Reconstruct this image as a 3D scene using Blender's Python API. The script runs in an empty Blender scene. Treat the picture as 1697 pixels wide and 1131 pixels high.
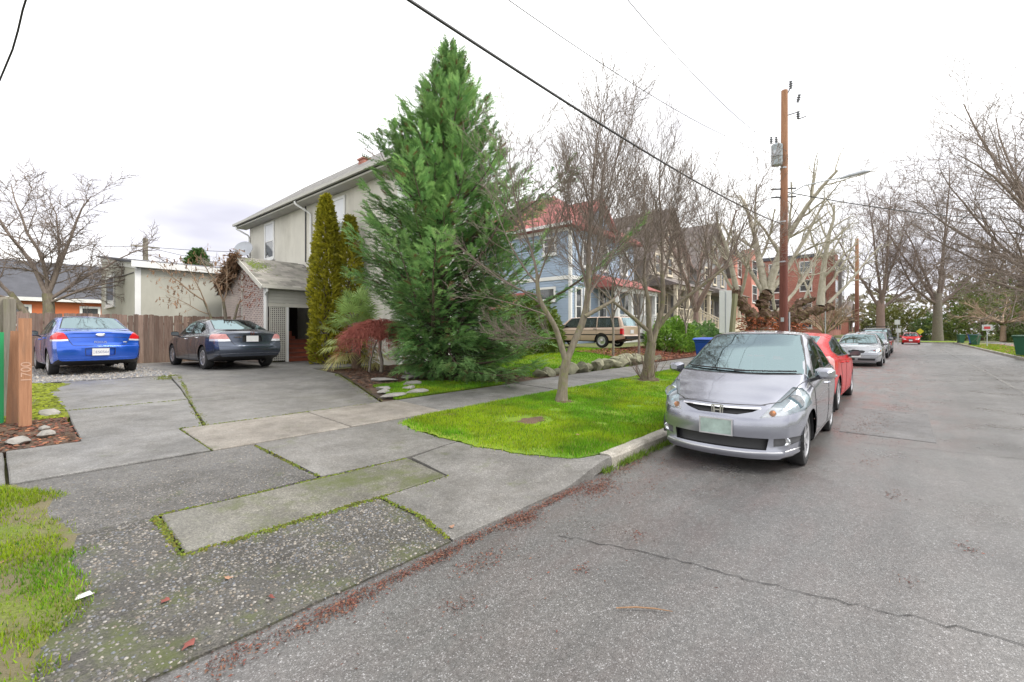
import bpy, bmesh, math, random
import numpy as np
from mathutils import Vector, Matrix
from mathutils.bvhtree import BVHTree

S = bpy.context.scene
COL = S.collection
R = math.radians

# ------------------------------------------------------------------ camera
cam_d = bpy.data.cameras.new('camera')
cam = bpy.data.objects.new('camera', cam_d)
COL.objects.link(cam)
cam.location = (0, 0, 1.5)
cam.rotation_euler = (R(90), 0, R(41.07 - 90))
cam_d.sensor_width = 36
cam_d.lens = 16
cam_d.shift_y = -14.5 / 1697
cam_d.clip_start = 0.05
cam_d.clip_end = 2000
S.camera = cam

# ------------------------------------------------------------------ sky and sun
SUN_EL, SUN_AZ = 52, -60          # degrees; azimuth measured from +X towards +Y
world = bpy.data.worlds.new('World')
S.world = world
world.use_nodes = True
wn, wl = world.node_tree.nodes, world.node_tree.links
wn.clear()
w_out = wn.new('ShaderNodeOutputWorld')
w_bg = wn.new('ShaderNodeBackground')
w_bg.inputs['Strength'].default_value = 0.1
w_sky = wn.new('ShaderNodeTexSky')
w_sky.sky_type = 'NISHITA'
w_sky.sun_disc = False
w_sky.sun_elevation = R(SUN_EL)
w_sky.sun_rotation = R(90 - SUN_AZ)
w_hs = wn.new('ShaderNodeHueSaturation')
w_hs.inputs['Saturation'].default_value = 0.25
wl.new(w_sky.outputs[0], w_hs.inputs['Color'])
w_tc = wn.new('ShaderNodeTexCoord')
w_mp = wn.new('ShaderNodeMapping')
w_mp.inputs['Scale'].default_value = (1.0, 1.0, 3.2)
w_mp.inputs['Location'].default_value = (-2.449, -0.046, -0.505)
wl.new(w_tc.outputs['Generated'], w_mp.inputs['Vector'])
w_nz = wn.new('ShaderNodeTexNoise')
w_nz.inputs['Scale'].default_value = 1.15
w_nz.inputs['Detail'].default_value = 5
w_nz.inputs['Roughness'].default_value = 0.45
wl.new(w_mp.outputs[0], w_nz.inputs['Vector'])
w_cr = wn.new('ShaderNodeValToRGB')
w_cr.color_ramp.elements[0].position = 0.33
w_cr.color_ramp.elements[0].color = (0.42, 0.417, 0.485, 1)
w_cr.color_ramp.elements[1].position = 0.50
w_cr.color_ramp.elements[1].color = (1.0, 1.0, 1.0, 1)
wl.new(w_nz.outputs['Fac'], w_cr.inputs['Fac'])
w_sc = wn.new('ShaderNodeVectorMath')
w_sc.operation = 'SCALE'
w_sc.inputs['Scale'].default_value = 9.9
wl.new(w_cr.outputs['Color'], w_sc.inputs[0])
w_mx = wn.new('ShaderNodeMix')
w_mx.data_type = 'RGBA'
w_mx.inputs['Factor'].default_value = 0.90
wl.new(w_hs.outputs['Color'], w_mx.inputs[6])
wl.new(w_sc.outputs['Vector'], w_mx.inputs[7])
wl.new(w_mx.outputs[2], w_bg.inputs['Color'])
wl.new(w_bg.outputs[0], w_out.inputs['Surface'])

sun_d = bpy.data.lights.new('sun', 'SUN')
sun_d.energy = 1.5
sun_d.angle = R(22)
sun_d.color = (1.0, 0.965, 0.91)
sun = bpy.data.objects.new('sun', sun_d)
COL.objects.link(sun)
sv = Vector((math.cos(R(SUN_EL)) * math.cos(R(SUN_AZ)), math.cos(R(SUN_EL)) * math.sin(R(SUN_AZ)), math.sin(R(SUN_EL))))
sun.rotation_euler = sv.to_track_quat('Z', 'Y').to_euler()

S.view_settings.view_transform = 'Standard'
S.view_settings.look = 'None'
S.view_settings.gamma = 1
S.view_settings.use_curve_mapping = False
S.view_settings.exposure = 1.0
S.render.engine = 'CYCLES'
S.cycles.max_bounces = 6
S.cycles.diffuse_bounces = 1
S.cycles.glossy_bounces = 3
S.cycles.transmission_bounces = 4
S.cycles.transparent_max_bounces = 12
S.cycles.use_denoising = True

# ------------------------------------------------------------------ materials
def srgb(r, g=None, b=None):
    if g is None:
        r, g, b = r
    f = lambda v: (v / 255 / 12.92) if v / 255 <= 0.04045 else ((v / 255 + 0.055) / 1.055) ** 2.4
    return (f(r), f(g), f(b), 1)

def rgba(c):
    return tuple(c) + (1,) if len(c) == 3 else tuple(c)

class NT:
    """small helper round a material's node tree"""
    def __init__(s, name):
        s.m = bpy.data.materials.new(name)
        s.m.use_nodes = True
        s.n, s.l = s.m.node_tree.nodes, s.m.node_tree.links
        s.b = s.n['Principled BSDF']
        s._pos = None
    def pos(s, obj=False):
        k = s.n.new('ShaderNodeTexCoord') if obj else s.n.new('ShaderNodeNewGeometry')
        return k.outputs['Object'] if obj else k.outputs['Position']
    def mapv(s, v, scale=(1, 1, 1), loc=(0, 0, 0), rot=(0, 0, 0)):
        k = s.n.new('ShaderNodeMapping')
        k.inputs['Scale'].default_value = scale
        k.inputs['Location'].default_value = loc
        k.inputs['Rotation'].default_value = rot
        s.l.new(v, k.inputs['Vector'])
        return k.outputs[0]
    def noise(s, v, scale, detail=4, rough=0.55, dist=0.0, out='Fac'):
        k = s.n.new('ShaderNodeTexNoise')
        k.inputs['Scale'].default_value = scale
        k.inputs['Detail'].default_value = detail
        k.inputs['Roughness'].default_value = rough
        k.inputs['Distortion'].default_value = dist
        s.l.new(v, k.inputs['Vector'])
        return k.outputs[out]
    def voro(s, v, scale, feature='F1', out='Distance', rnd=1.0):
        k = s.n.new('ShaderNodeTexVoronoi')
        k.feature = feature
        k.inputs['Scale'].default_value = scale
        k.inputs['Randomness'].default_value = rnd
        s.l.new(v, k.inputs['Vector'])
        return k.outputs[out]
    def ramp(s, v, stops, interp='LINEAR'):
        k = s.n.new('ShaderNodeValToRGB')
        k.color_ramp.interpolation = interp
        e = k.color_ramp.elements
        while len(e) < len(stops):
            e.new(0.5)
        for i, (p, c) in enumerate(stops):
            e[i].position = p
            e[i].color = rgba(c) if hasattr(c, '__len__') else (c, c, c, 1)
        s.l.new(v, k.inputs['Fac'])
        return k.outputs['Color']
    def mix(s, fac, a, b, mode='MIX'):
        k = s.n.new('ShaderNodeMix')
        k.data_type = 'RGBA'
        k.blend_type = mode
        for i, val in ((0, fac), (6, a), (7, b)):
            sock = k.inputs[i]
            if isinstance(val, (int, float)):
                sock.default_value = val if i == 0 else (val, val, val, 1)
            elif hasattr(val, 'is_output'):
                s.l.new(val, sock)
            else:
                sock.default_value = rgba(val)
        return k.outputs[2]
    def math(s, op, a, b=0.5):
        k = s.n.new('ShaderNodeMath')
        k.operation = op
        for i, val in enumerate((a, b)):
            if isinstance(val, (int, float)):
                k.inputs[i].default_value = val
            else:
                s.l.new(val, k.inputs[i])
        return k.outputs[0]
    def sep(s, v, i):
        k = s.n.new('ShaderNodeSeparateXYZ')
        s.l.new(v, k.inputs[0])
        return k.outputs[i]
    def attr(s, name):
        k = s.n.new('ShaderNodeAttribute')
        k.attribute_name = name
        return k.outputs['Color']
    def bump(s, h, strength=0.3, dist=0.01):
        k = s.n.new('ShaderNodeBump')
        k.inputs['Strength'].default_value = strength
        k.inputs['Distance'].default_value = dist
        s.l.new(h, k.inputs['Height'])
        s.l.new(k.outputs[0], s.b.inputs['Normal'])
    def set(s, color=None, rough=None, **kw):
        if color is not None:
            if hasattr(color, 'is_output'):
                s.l.new(color, s.b.inputs['Base Color'])
            else:
                s.b.inputs['Base Color'].default_value = rgba(color)
        if rough is not None:
            if hasattr(rough, 'is_output'):
                s.l.new(rough, s.b.inputs['Roughness'])
            else:
                s.b.inputs['Roughness'].default_value = rough
        for k, v in kw.items():
            s.b.inputs[k.replace('_', ' ')].default_value = v
        return s.m

M = {}
def plain(name, c, rough=0.6, var=0.12, scale=3.0, bump=0.0, bscale=60, obj=True, **kw):
    """base colour broken up by two octaves of noise; optional fine relief"""
    t = NT(name)
    p = t.pos(obj)
    n = t.noise(p, scale, 6, 0.6)
    lo = tuple(max(0, v * (1 - var)) for v in c[:3])
    hi = tuple(min(1, v * (1 + var)) for v in c[:3])
    t.set(t.ramp(n, [(0.3, lo), (0.7, hi)]), rough, **kw)
    if bump:
        t.bump(t.noise(p, bscale, 5, 0.6), bump, 0.01)
    M[name] = t.m
    return t.m

# ------------------------------------------------------------------ mesh helpers
def rot_z(a):
    return Matrix.Rotation(a, 4, 'Z')

class MB:
    """collects simple shapes; build() links them as one mesh object"""
    def __init__(s):
        s.v, s.f, s.mi = [], [], []
    def add(s, vs, fs, mi=0):
        o = len(s.v)
        s.v.extend([tuple(v) for v in vs])
        for f in fs:
            s.f.append(tuple(i + o for i in f))
            s.mi.append(mi)
        return s
    def box(s, x0, x1, y0, y1, z0, z1, mi=0, mat=None):
        vs = [Vector(p) for p in ((x0, y0, z0), (x1, y0, z0), (x1, y1, z0), (x0, y1, z0), (x0, y0, z1), (x1, y0, z1), (x1, y1, z1), (x0, y1, z1))]
        if mat is not None:
            vs = [mat @ v for v in vs]
        return s.add(vs, [(0, 3, 2, 1), (4, 5, 6, 7), (0, 1, 5, 4), (1, 2, 6, 5), (2, 3, 7, 6), (3, 0, 4, 7)], mi)
    def bar(s, a, b, w, h, up=(0, 0, 1), mi=0):
        """rectangular bar from a to b"""
        a, b = Vector(a), Vector(b)
        d = (b - a).normalized()
        u = Vector(up)
        sd = d.cross(u)
        if sd.length < 1e-4:
            sd = d.cross(Vector((1, 0, 0)))
        sd.normalize()
        u = sd.cross(d)
        vs = []
        for p in (a, b):
            for sx, sy in ((-1, -1), (1, -1), (1, 1), (-1, 1)):
                vs.append(p + sd * (sx * w / 2) + u * (sy * h / 2))
        return s.add(vs, [(0, 3, 2, 1), (4, 5, 6, 7), (0, 1, 5, 4), (1, 2, 6, 5), (2, 3, 7, 6), (3, 0, 4, 7)], mi)
    def tube(s, pts, radii, n=8, mi=0, cap=True):
        pts = [Vector(p) for p in pts]
        if not hasattr(radii, '__len__'):
            radii = [radii] * len(pts)
        vs, fs = [], []
        ref = Vector((0.31, 0.17, 0.93))
        for i, p in enumerate(pts):
            d = (pts[min(i + 1, len(pts) - 1)] - pts[max(i - 1, 0)])
            d = d.normalized() if d.length > 1e-9 else Vector((0, 0, 1))
            a = d.cross(ref)
            if a.length < 0.05:
                a = d.cross(Vector((1, 0, 0)))
            a.normalize()
            b = d.cross(a)
            for k in range(n):
                t = 2 * math.pi * k / n
                vs.append(p + (a * math.cos(t) + b * math.sin(t)) * radii[i])
        for i in range(len(pts) - 1):
            for k in range(n):
                k2 = (k + 1) % n
                fs.append((i * n + k, i * n + k2, (i + 1) * n + k2, (i + 1) * n + k))
        if cap:
            fs.append(tuple(range(n))[::-1])
            fs.append(tuple((len(pts) - 1) * n + k for k in range(n)))
        return s.add(vs, fs, mi)
    def lathe(s, prof, n=24, mat=None, mi=0, close=False):
        """prof: (radius, z) pairs turned round the z axis"""
        vs, fs = [], []
        for r, z in prof:
            for k in range(n):
                t = 2 * math.pi * k / n
                v = Vector((r * math.cos(t), r * math.sin(t), z))
                vs.append(mat @ v if mat is not None else v)
        m = len(prof)
        for i in range(m if close else m - 1):
            i2 = (i + 1) % m
            for k in range(n):
                k2 = (k + 1) % n
                fs.append((i * n + k, i * n + k2, i2 * n + k2, i2 * n + k))
        if not close:
            fs.append(tuple(range(n))[::-1])
            fs.append(tuple((m - 1) * n + k for k in range(n)))
        return s.add(vs, fs, mi)
    def prism(s, poly, a, b, axis='z', mi=0):
        """closed prism of a 2D polygon between a and b along an axis"""
        def P(u, v, w):
            return {'z': (u, v, w), 'y': (u, w, v), 'x': (w, u, v)}[axis]
        n = len(poly)
        vs = [P(u, v, a) for u, v in poly] + [P(u, v, b) for u, v in poly]
        fs = [tuple(range(n))[::-1], tuple(range(n, 2 * n))] + [(i, (i + 1) % n, n + (i + 1) % n, n + i) for i in range(n)]
        return s.add(vs, fs, mi)
    def mesh(s, name, mats, smooth=False):
        me = bpy.data.meshes.new(name)
        me.from_pydata(s.v, [], s.f)
        for m in (mats if isinstance(mats, (list, tuple)) else [mats]):
            me.materials.append(M[m] if isinstance(m, str) else m)
        me.polygons.foreach_set('material_index', s.mi)
        if smooth:
            me.polygons.foreach_set('use_smooth', [True] * len(s.f))
            sharp_by_angle(me)
        fix_normals(me)
        me.update()
        return me
    def build(s, name, mats, parent=None, smooth=False, loc=None, rz=0.0):
        return link(name, s.mesh(name, mats, smooth), parent, loc, rz)

def fix_normals(me):
    bm = bmesh.new()
    bm.from_mesh(me)
    bmesh.ops.recalc_face_normals(bm, faces=bm.faces)
    bm.to_mesh(me)
    bm.free()

def sharp_by_angle(me, ang=38):
    bm = bmesh.new()
    bm.from_mesh(me)
    bmesh.ops.recalc_face_normals(bm, faces=bm.faces)
    for e in bm.edges:
        if len(e.link_faces) == 2 and e.calc_face_angle(0) > R(ang):
            e.smooth = False
    bm.to_mesh(me)
    bm.free()

def link(name, me, parent=None, loc=None, rz=0.0):
    o = bpy.data.objects.new(name, me)
    COL.objects.link(o)
    if parent is not None:
        o.parent = parent
    if loc is not None:
        o.location = loc
    if rz:
        o.rotation_euler = (0, 0, rz)
    return o

def empty(name, loc=(0, 0, 0), rz=0.0):
    return link(name, None, None, loc, rz)

def tag(o, label=None, cat=None, group=None, kind=None):
    for k, v in (('label', label), ('category', cat), ('group', group), ('kind', kind)):
        if v:
            o[k] = v
    return o

def np_mesh(name, V, F, mats, attr=None, smooth=False, mi=None):
    """fast mesh from arrays; F is (n,3) or (n,4); attr gives a colour per vertex"""
    V = np.ascontiguousarray(V, dtype=np.float32)
    F = np.ascontiguousarray(F, dtype=np.int32)
    k = F.shape[1]
    me = bpy.data.meshes.new(name)
    me.vertices.add(len(V))
    me.vertices.foreach_set('co', V.ravel())
    me.loops.add(F.size)
    me.loops.foreach_set('vertex_index', F.ravel())
    me.polygons.add(len(F))
    me.polygons.foreach_set('loop_start', np.arange(0, F.size, k, dtype=np.int32))
    me.polygons.foreach_set('loop_total', np.full(len(F), k, dtype=np.int32))
    for m in (mats if isinstance(mats, (list, tuple)) else [mats]):
        me.materials.append(M[m] if isinstance(m, str) else m)
    if mi is not None:
        me.polygons.foreach_set('material_index', mi)
    if smooth:
        me.polygons.foreach_set('use_smooth', np.ones(len(F), dtype=bool))
    me.update(calc_edges=True)
    if attr is not None:
        a = me.color_attributes.new('col', 'FLOAT_COLOR', 'POINT')
        c = np.ones((len(V), 4), dtype=np.float32)
        c[:, :3] = attr
        a.data.foreach_set('color', c.ravel())
    return me

def vnoise(x, y, seed=0):
    """smooth value noise for arrays, 0..1"""
    x, y = np.asarray(x, float), np.asarray(y, float)
    xi, yi = np.floor(x).astype(int), np.floor(y).astype(int)
    fx, fy = x - xi, y - yi
    fx, fy = fx * fx * (3 - 2 * fx), fy * fy * (3 - 2 * fy)
    def h(a, b):
        n = np.sin(a * 127.1 + b * 311.7 + seed * 74.7) * 43758.5453
        return n - np.floor(n)
    return (h(xi, yi) * (1 - fx) + h(xi + 1, yi) * fx) * (1 - fy) + (h(xi, yi + 1) * (1 - fx) + h(xi + 1, yi + 1) * fx) * fy

def fbm(x, y, seed=0):
    return 0.55 * vnoise(x, y, seed) + 0.3 * vnoise(2.1 * x, 2.1 * y, seed + 1) + 0.15 * vnoise(4.3 * x, 4.3 * y, seed + 2)

# ------------------------------------------------------------------ lie of the land
# X runs along the street away from the camera, Y across it towards the houses
KERB = 2.47
_BY = [-80, -30, -12, -8.6, -7, -4.75, -4.6, 2.45, 2.6, 5.75, 7.05, 11, 13, 30, 80]
_BZ = [1.2, 0.8, 0.45, 0.3, 0.22, 0.13, 0.0, 0.0, 0.135, 0.21, 0.26, 0.42, 0.45, 0.5, 0.8]
def sst(t):
    t = np.clip(t, 0, 1)
    return t * t * (3 - 2 * t)
def zt(X, Y):
    X, Y = np.asarray(X, float), np.asarray(Y, float)
    z = np.interp(Y, _BY, _BZ)
    z = z + 0.011 * np.clip(X - 5, 0, 45) * sst((Y - 2.6) / 3.2)
    z = z + 0.2 * sst((X - 11) / 2) * sst((Y - 7.3) / 2.2)
    ap = np.interp(Y, [2.42, 4.2, 5.75], [0.012, 0.115, 0.2])
    z = np.where((X < 2.5) & (Y > 2.45) & (Y < 5.75), ap, z)
    return z
def zf(X, Y):
    return float(zt(X, Y))
def zap(Y):
    return float(np.interp(Y, [2.42, 4.2, 5.75, 7.05, 11, 13], [0.012, 0.115, 0.2, 0.26, 0.42, 0.45]))
# ------------------------------------------------------------------ ground materials
def m_asphalt():
    t = NT('asphalt')
    p = t.pos()
    sp = t.voro(p, 190, out='Color')
    spv = t.ramp(t.sep(sp, 0), [(0.0, (0.072, 0.070, 0.067)), (0.55, (0.104, 0.101, 0.096)), (0.88, (0.135, 0.131, 0.125)), (0.95, 0.21), (1.0, 0.32)])
    big = t.noise(p, 0.55, 5, 0.6)
    c = t.mix(1.0, spv, t.ramp(big, [(0.3, (0.86, 0.85, 0.86)), (0.7, (1.22, 1.20, 1.20))]), 'MULTIPLY')
    band = t.noise(t.mapv(p, (0.05, 1.3, 1)), 1.4, 6, 0.6)
    c = t.mix(1.0, c, t.ramp(band, [(0.35, 0.84), (0.65, 1.14)]), 'MULTIPLY')
    oil = t.ramp(t.noise(p, 2.3, 7, 0.7), [(0.60, 1.0), (0.74, 0.70)])
    c = t.mix(1.0, c, oil, 'MULTIPLY')
    fine = t.noise(p, 38, 3, 0.7)
    c = t.mix(1.0, c, t.ramp(fine, [(0.3, 0.72), (0.7, 1.25)]), 'MULTIPLY')
    # red-brown leaf dirt trodden in along the parked cars
    y = t.sep(p, 1)
    band = t.ramp(t.math('DIVIDE', t.math('ADD', y, 1.2), 3.6), [(0.05, 0.0), (0.55, 0.8), (1.0, 1.0)])
    x = t.sep(p, 0)
    far = t.ramp(t.math('DIVIDE', t.math('SUBTRACT', x, 1.0), 10.0), [(0.0, 0.06), (0.55, 0.2), (0.9, 1.0)])
    sm = t.ramp(t.noise(t.mapv(p, (0.55, 1.5, 1)), 1.9, 8, 0.68), [(0.44, 0.0), (0.62, 0.8)])
    k = t.math('MULTIPLY', t.math('MULTIPLY', band, far), sm)
    c = t.mix(k, c, (0.17, 0.060, 0.045))
    rg = t.ramp(t.noise(p, 0.9, 6, 0.65), [(0.35, 0.24), (0.65, 0.48)])
    t.set(c, rg)
    t.b.inputs['Specular IOR Level'].default_value = 0.85
    t.bump(t.mix(0.5, t.voro(p, 190), t.noise(p, 160, 3)), 0.5, 0.005)
    M['asphalt'] = t.m
m_asphalt()

def m_concrete(name, base, moss=0.0, speck=0.25, seed=0.0, scale=1.0):
    t = NT(name)
    p = t.mapv(t.pos(), loc=(seed, seed * 1.7, 0))
    n1 = t.noise(p, 1.3 * scale, 7, 0.65)
    c = t.ramp(n1, [(0.28, tuple(v * 0.66 for v in base)), (0.5, base), (0.72, tuple(min(1, v * 1.36) for v in base))])
    sp = t.sep(t.voro(p, 120, out='Color'), 0)
    c = t.mix(1.0, c, t.ramp(sp, [(0.0, 1 - speck), (0.5, 1.0), (0.9, 1 + speck * 0.7), (1.0, 1 + speck * 2.2)]), 'MULTIPLY')
    st = t.ramp(t.noise(p, 4.5, 6, 0.7), [(0.42, (1, 1, 1)), (0.72, (0.62, 0.60, 0.56))])
    c = t.mix(0.8, c, st, 'MULTIPLY')
    if moss:
        mk = t.ramp(t.noise(p, 2.3, 8, 0.72), [(0.62 - moss * 0.3, 0.0), (0.80 - moss * 0.3, 0.85)])
        c = t.mix(mk, c, (0.075, 0.092, 0.018))
    t.set(c, t.ramp(t.noise(p, 0.7, 6, 0.65), [(0.35, 0.38), (0.62, 0.75)]))
    t.bump(t.mix(0.5, t.voro(p, 120), t.noise(p, 45, 5)), 0.35, 0.006)
    M[name] = t.m
m_concrete('concrete_grey', (0.178, 0.173, 0.165), 0.05, 0.3)
m_concrete('concrete_wash', (0.168, 0.161, 0.150), 0.12, 0.3, 3.0)
m_concrete('concrete_pale', (0.235, 0.213, 0.185), 0.03, 0.22, 7.0)
m_concrete('concrete_kerb', (0.36, 0.335, 0.29), 0.12, 0.3, 11.0)
m_concrete('concrete_mossy', (0.145, 0.138, 0.115), 0.50, 0.4, 5.0, 1.6)
m_concrete('aggregate', (0.072, 0.067, 0.058), 0.42, 0.5, 2.0)
m_concrete('aggregate_far', (0.10, 0.095, 0.088), 0.10, 0.55, 4.0)
m_concrete('gravel_bed', (0.26, 0.25, 0.235), 0.05, 0.7, 9.0)

def m_attr(name, rough=0.8, sub=0.0, var=0.0):
    """colour of every piece comes from its own 'col' attribute"""
    t = NT(name)
    c = t.attr('col')
    t.set(c, rough)
    if sub:
        tr = t.n.new('ShaderNodeBsdfTranslucent')
        t.l.new(c, tr.inputs['Color'])
        mx = t.n.new('ShaderNodeMixShader')
        mx.inputs[0].default_value = sub
        t.l.new(t.b.outputs[0], mx.inputs[1])
        t.l.new(tr.outputs[0], mx.inputs[2])
        t.l.new(mx.outputs[0], t.n['Material Output'].inputs['Surface'])
    M[name] = t.m
m_attr('pebble', 0.42)
m_attr('blade', 0.55, 0.45)
m_attr('litter', 0.7, 0.1)
m_attr('mossy', 0.95)
m_attr('leaf', 0.5, 0.3)
m_attr('leaf_glossy', 0.35, 0.2)

def m_turf(name, a, b, soil, bare):
    t = NT(name)
    p = t.pos()
    c = t.ramp(t.noise(p, 0.9, 7, 0.65), [(0.32, a), (0.62, b)])
    c = t.mix(1.0, c, t.ramp(t.noise(p, 55, 4, 0.7), [(0.3, 0.6), (0.7, 1.35)]), 'MULTIPLY')
    c = t.mix(t.ramp(t.noise(p, 1.6, 8, 0.7), [(0.70 - bare, 0.0), (0.80 - bare, 0.9)]), c, soil)
    t.set(c, 0.9)
    t.bump(t.noise(p, 70, 5, 0.7), 0.9, 0.02)
    M[name] = t.m
m_turf('turf', (0.11, 0.23, 0.012), (0.22, 0.30, 0.015), (0.16, 0.11, 0.055), 0.06)
m_turf('turf_thin', (0.11, 0.17, 0.02), (0.19, 0.22, 0.04), (0.19, 0.155, 0.095), 0.25)
m_turf('moss_ground', (0.12, 0.16, 0.008), (0.24, 0.27, 0.01), (0.13, 0.12, 0.07), 0.16)
m_turf('yard', (0.09, 0.12, 0.03), (0.15, 0.16, 0.05), (0.14, 0.10, 0.06), 0.18)
m_turf('soil', (0.10, 0.062, 0.04), (0.16, 0.10, 0.065), (0.075, 0.055, 0.04), 0.2)
m_turf('red_mulch', (0.17, 0.06, 0.035), (0.26, 0.10, 0.06), (0.10, 0.05, 0.035), 0.15)

# ------------------------------------------------------------------ sheets
def grid_sheet(name, PX, PY, mat, zfun=zt, dz=0.0, skirt=0.0, parent=None, smooth=True):
    """structured sheet; PX, PY are (n, m) arrays"""
    n, m = PX.shape
    V = np.stack([PX, PY, zfun(PX, PY) + dz], -1).reshape(-1, 3)
    idx = np.arange(n * m).reshape(n, m)
    F = np.stack([idx[:-1, :-1], idx[1:, :-1], idx[1:, 1:], idx[:-1, 1:]], -1).reshape(-1, 4)
    if skirt:
        loop = np.concatenate([idx[0, :], idx[1:, -1], idx[-1, -2::-1], idx[-2:0:-1, 0]])
        low = V[loop].copy()
        low[:, 2] -= skirt
        o = len(V)
        V = np.concatenate([V, low])
        k = len(loop)
        i = np.arange(k)
        F = np.concatenate([F, np.stack([loop, o + i, o + (i + 1) % k, loop[(i + 1) % k]], -1)])
    me = np_mesh(name, V, F, mat, smooth=False)
    return link(name, me, parent)

def gx(a, b, n, p=1.0):
    return a + (b - a) * np.linspace(0, 1, n) ** p

def build_ground():
    xs = np.unique(np.concatenate([gx(-70, -3, 12), gx(-3, 30, 67), gx(30, 320, 60, 1.6)]))
    ys = np.unique(np.concatenate([gx(-120, -12, 20), np.array([-10, -8.6, -7.8, -7, -6, -5, -4.75, -4.62, -4.5]), gx(-4, 2.3, 6), np.array([2.44, 2.5, 2.6]), gx(2.8, 20, 60), gx(21, 140, 30)]))
    PX, PY = np.meshgrid(xs, ys, indexing='ij')
    def z(X, Y):
        return zt(X, Y) - 0.07 - 0.08 * ((Y > -4.7) & (Y < 2.55)) - 0.1 * ((X > -0.6) & (X < 4.7) & (Y >= 2.5) & (Y < 5.72))
    g = grid_sheet('ground', PX, PY, 'yard', z)
    tag(g, 'bare winter yard ground with thin grass under the houses', 'ground', kind='structure')

    # road
    xs = np.unique(np.concatenate([gx(-60, 0, 6), gx(0, 30, 16), gx(30, 320, 20)]))
    PX, PY = np.meshgrid(xs, np.array([-4.6, -2, 0, 1.5, 2.3, 2.475]), indexing='ij')
    def zr(X, Y):
        return 0.02 - 0.02 * np.abs((Y + 1.07) / 3.54) ** 2
    road = grid_sheet('road', PX, PY, 'asphalt', zr)
    tag(road, 'damp grey asphalt street running away past the parked cars', 'road', kind='structure')
    def zroad(X, Y):
        return 0.02 - 0.02 * abs((Y + 1.07) / 3.54) ** 2
    # smoother pale repair patch beside the silver car
    mb = MB()
    pts = [(8.35, 0.78), (8.30, -0.28), (11.1, -0.26), (11.2, 0.95)]
    mb.add([(x, y, zroad(x, y) + 0.005) for x, y in pts] + [(x, y, zroad(x, y) - 0.01) for x, y in pts],
           [(0, 1, 2, 3), (0, 4, 5, 1), (1, 5, 6, 2), (2, 6, 7, 3), (3, 7, 4, 0)])
    mb.build('repair_patch', 'patch_asphalt', road)
    rng = random.Random(4)
    def ribbon(name, pts, w, mat, jit=0.02, n=40, dz=0.0045):
        P = []
        for i in range(n + 1):
            t = i / n * (len(pts) - 1)
            k = min(int(t), len(pts) - 2)
            u = t - k
            x = pts[k][0] * (1 - u) + pts[k + 1][0] * u + rng.uniform(-jit, jit)
            y = pts[k][1] * (1 - u) + pts[k + 1][1] * u + rng.uniform(-jit, jit)
            P.append((x, y))
        vs, fs = [], []
        for i, (x, y) in enumerate(P):
            a, b = P[max(i - 1, 0)], P[min(i + 1, n)]
            dx, dy = b[0] - a[0], b[1] - a[1]
            L = math.hypot(dx, dy) or 1
            ww = w * rng.uniform(0.4, 1.4) * 0.5
            for sg in (-1, 1):
                xx, yy = x - sg * dy / L * ww, y + sg * dx / L * ww
                vs.append((xx, yy, zroad(xx, yy) + dz))
        for i in range(n):
            fs.append((2 * i, 2 * i + 1, 2 * i + 3, 2 * i + 2))
        return MB().add(vs, fs).build(name, mat, road)
    ribbon('crack', [(2.75, 1.95), (2.92, 1.26), (3.02, 0.54), (3.2, -0.25), (3.3, -1.6), (3.15, -3.2)], 0.007, 'tar_grey', 0.02, 70)
    ribbon('crack', [(7.7, 0.4), (7.9, -0.9), (7.75, -2.3), (8.1, -4.2)], 0.007, 'tar_grey', 0.03, 50)
    ribbon('seam', [(12, -2.1), (24, -2.15), (40, -2.1), (58, -2.1)], 0.06, 'concrete_wash', 0.012, 60)
    # cross street beyond the parked cars
    mb = MB().add([(84, -60, -0.002), (97, -60, -0.002), (97, 60, -0.002), (84, 60, -0.002)], [(0, 1, 2, 3)])
    return road
m_concrete('patch_asphalt', (0.13, 0.127, 0.127), 0.0, 0.3, 17.0)
M['tar_grey'] = NT('tar_grey').set((0.04, 0.038, 0.037), 0.7)
M['tar'] = NT('tar').set((0.03, 0.028, 0.027), 0.6)
ROAD = build_ground()

# lawns ---------------------------------------------------------------------
_LY = [2.62, 2.75, 3.0, 3.35, 3.76, 4.4, 5.0, 5.45, 5.6, 5.74]
_LX = [4.42, 4.14, 3.98, 3.86, 3.76, 3.74, 3.76, 3.84, 4.05, 4.60]
def lawn_left(Y):
    Y = np.asarray(Y, float)
    return np.interp(Y, _LY, _LX) + 0.022 * np.sin(Y * 11) + 0.016 * np.sin(Y * 29 + 1)
_GY = [2.45, 3.0, 3.4, 3.9, 4.3, 4.8, 5.3, 5.74]
_GX = [0.05, 0.16, 0.34, 0.32, 0.40, 0.28, 0.34, 0.16]
def left_edge(Y):
    return np.interp(Y, _GY, _GX)
def verge_sheet(name, mat, ys, x0, x1, nx, p, dz=0.0):
    U = np.linspace(0, 1, nx) ** p
    PX = np.array([[x0(y) + (x1(y) - x0(y)) * u for y in ys] for u in U])
    PY = np.array([[y for y in ys] for u in U])
    PZ = lambda X, Y: zt(X, Y) + dz + 0.02 * (fbm(X * 1.7, Y * 1.7, 3) - 0.5)
    return grid_sheet(name, PX, PY, mat, PZ, skirt=0.1)
L1 = verge_sheet('verge_lawn', 'turf', np.linspace(2.625, 5.735, 40), lawn_left, lambda y: 84.0, 150, 2.0)
tag(L1, 'bright mossy grass verge between kerb and pavement with two bare trees', 'lawn', kind='structure')
L2 = verge_sheet('verge_lawn', 'turf_thin', np.linspace(2.5, 5.735, 30), lambda y: -9.0, lambda y: 1.1, 150, 0.35, 0.0)
_me = L2.data
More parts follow.
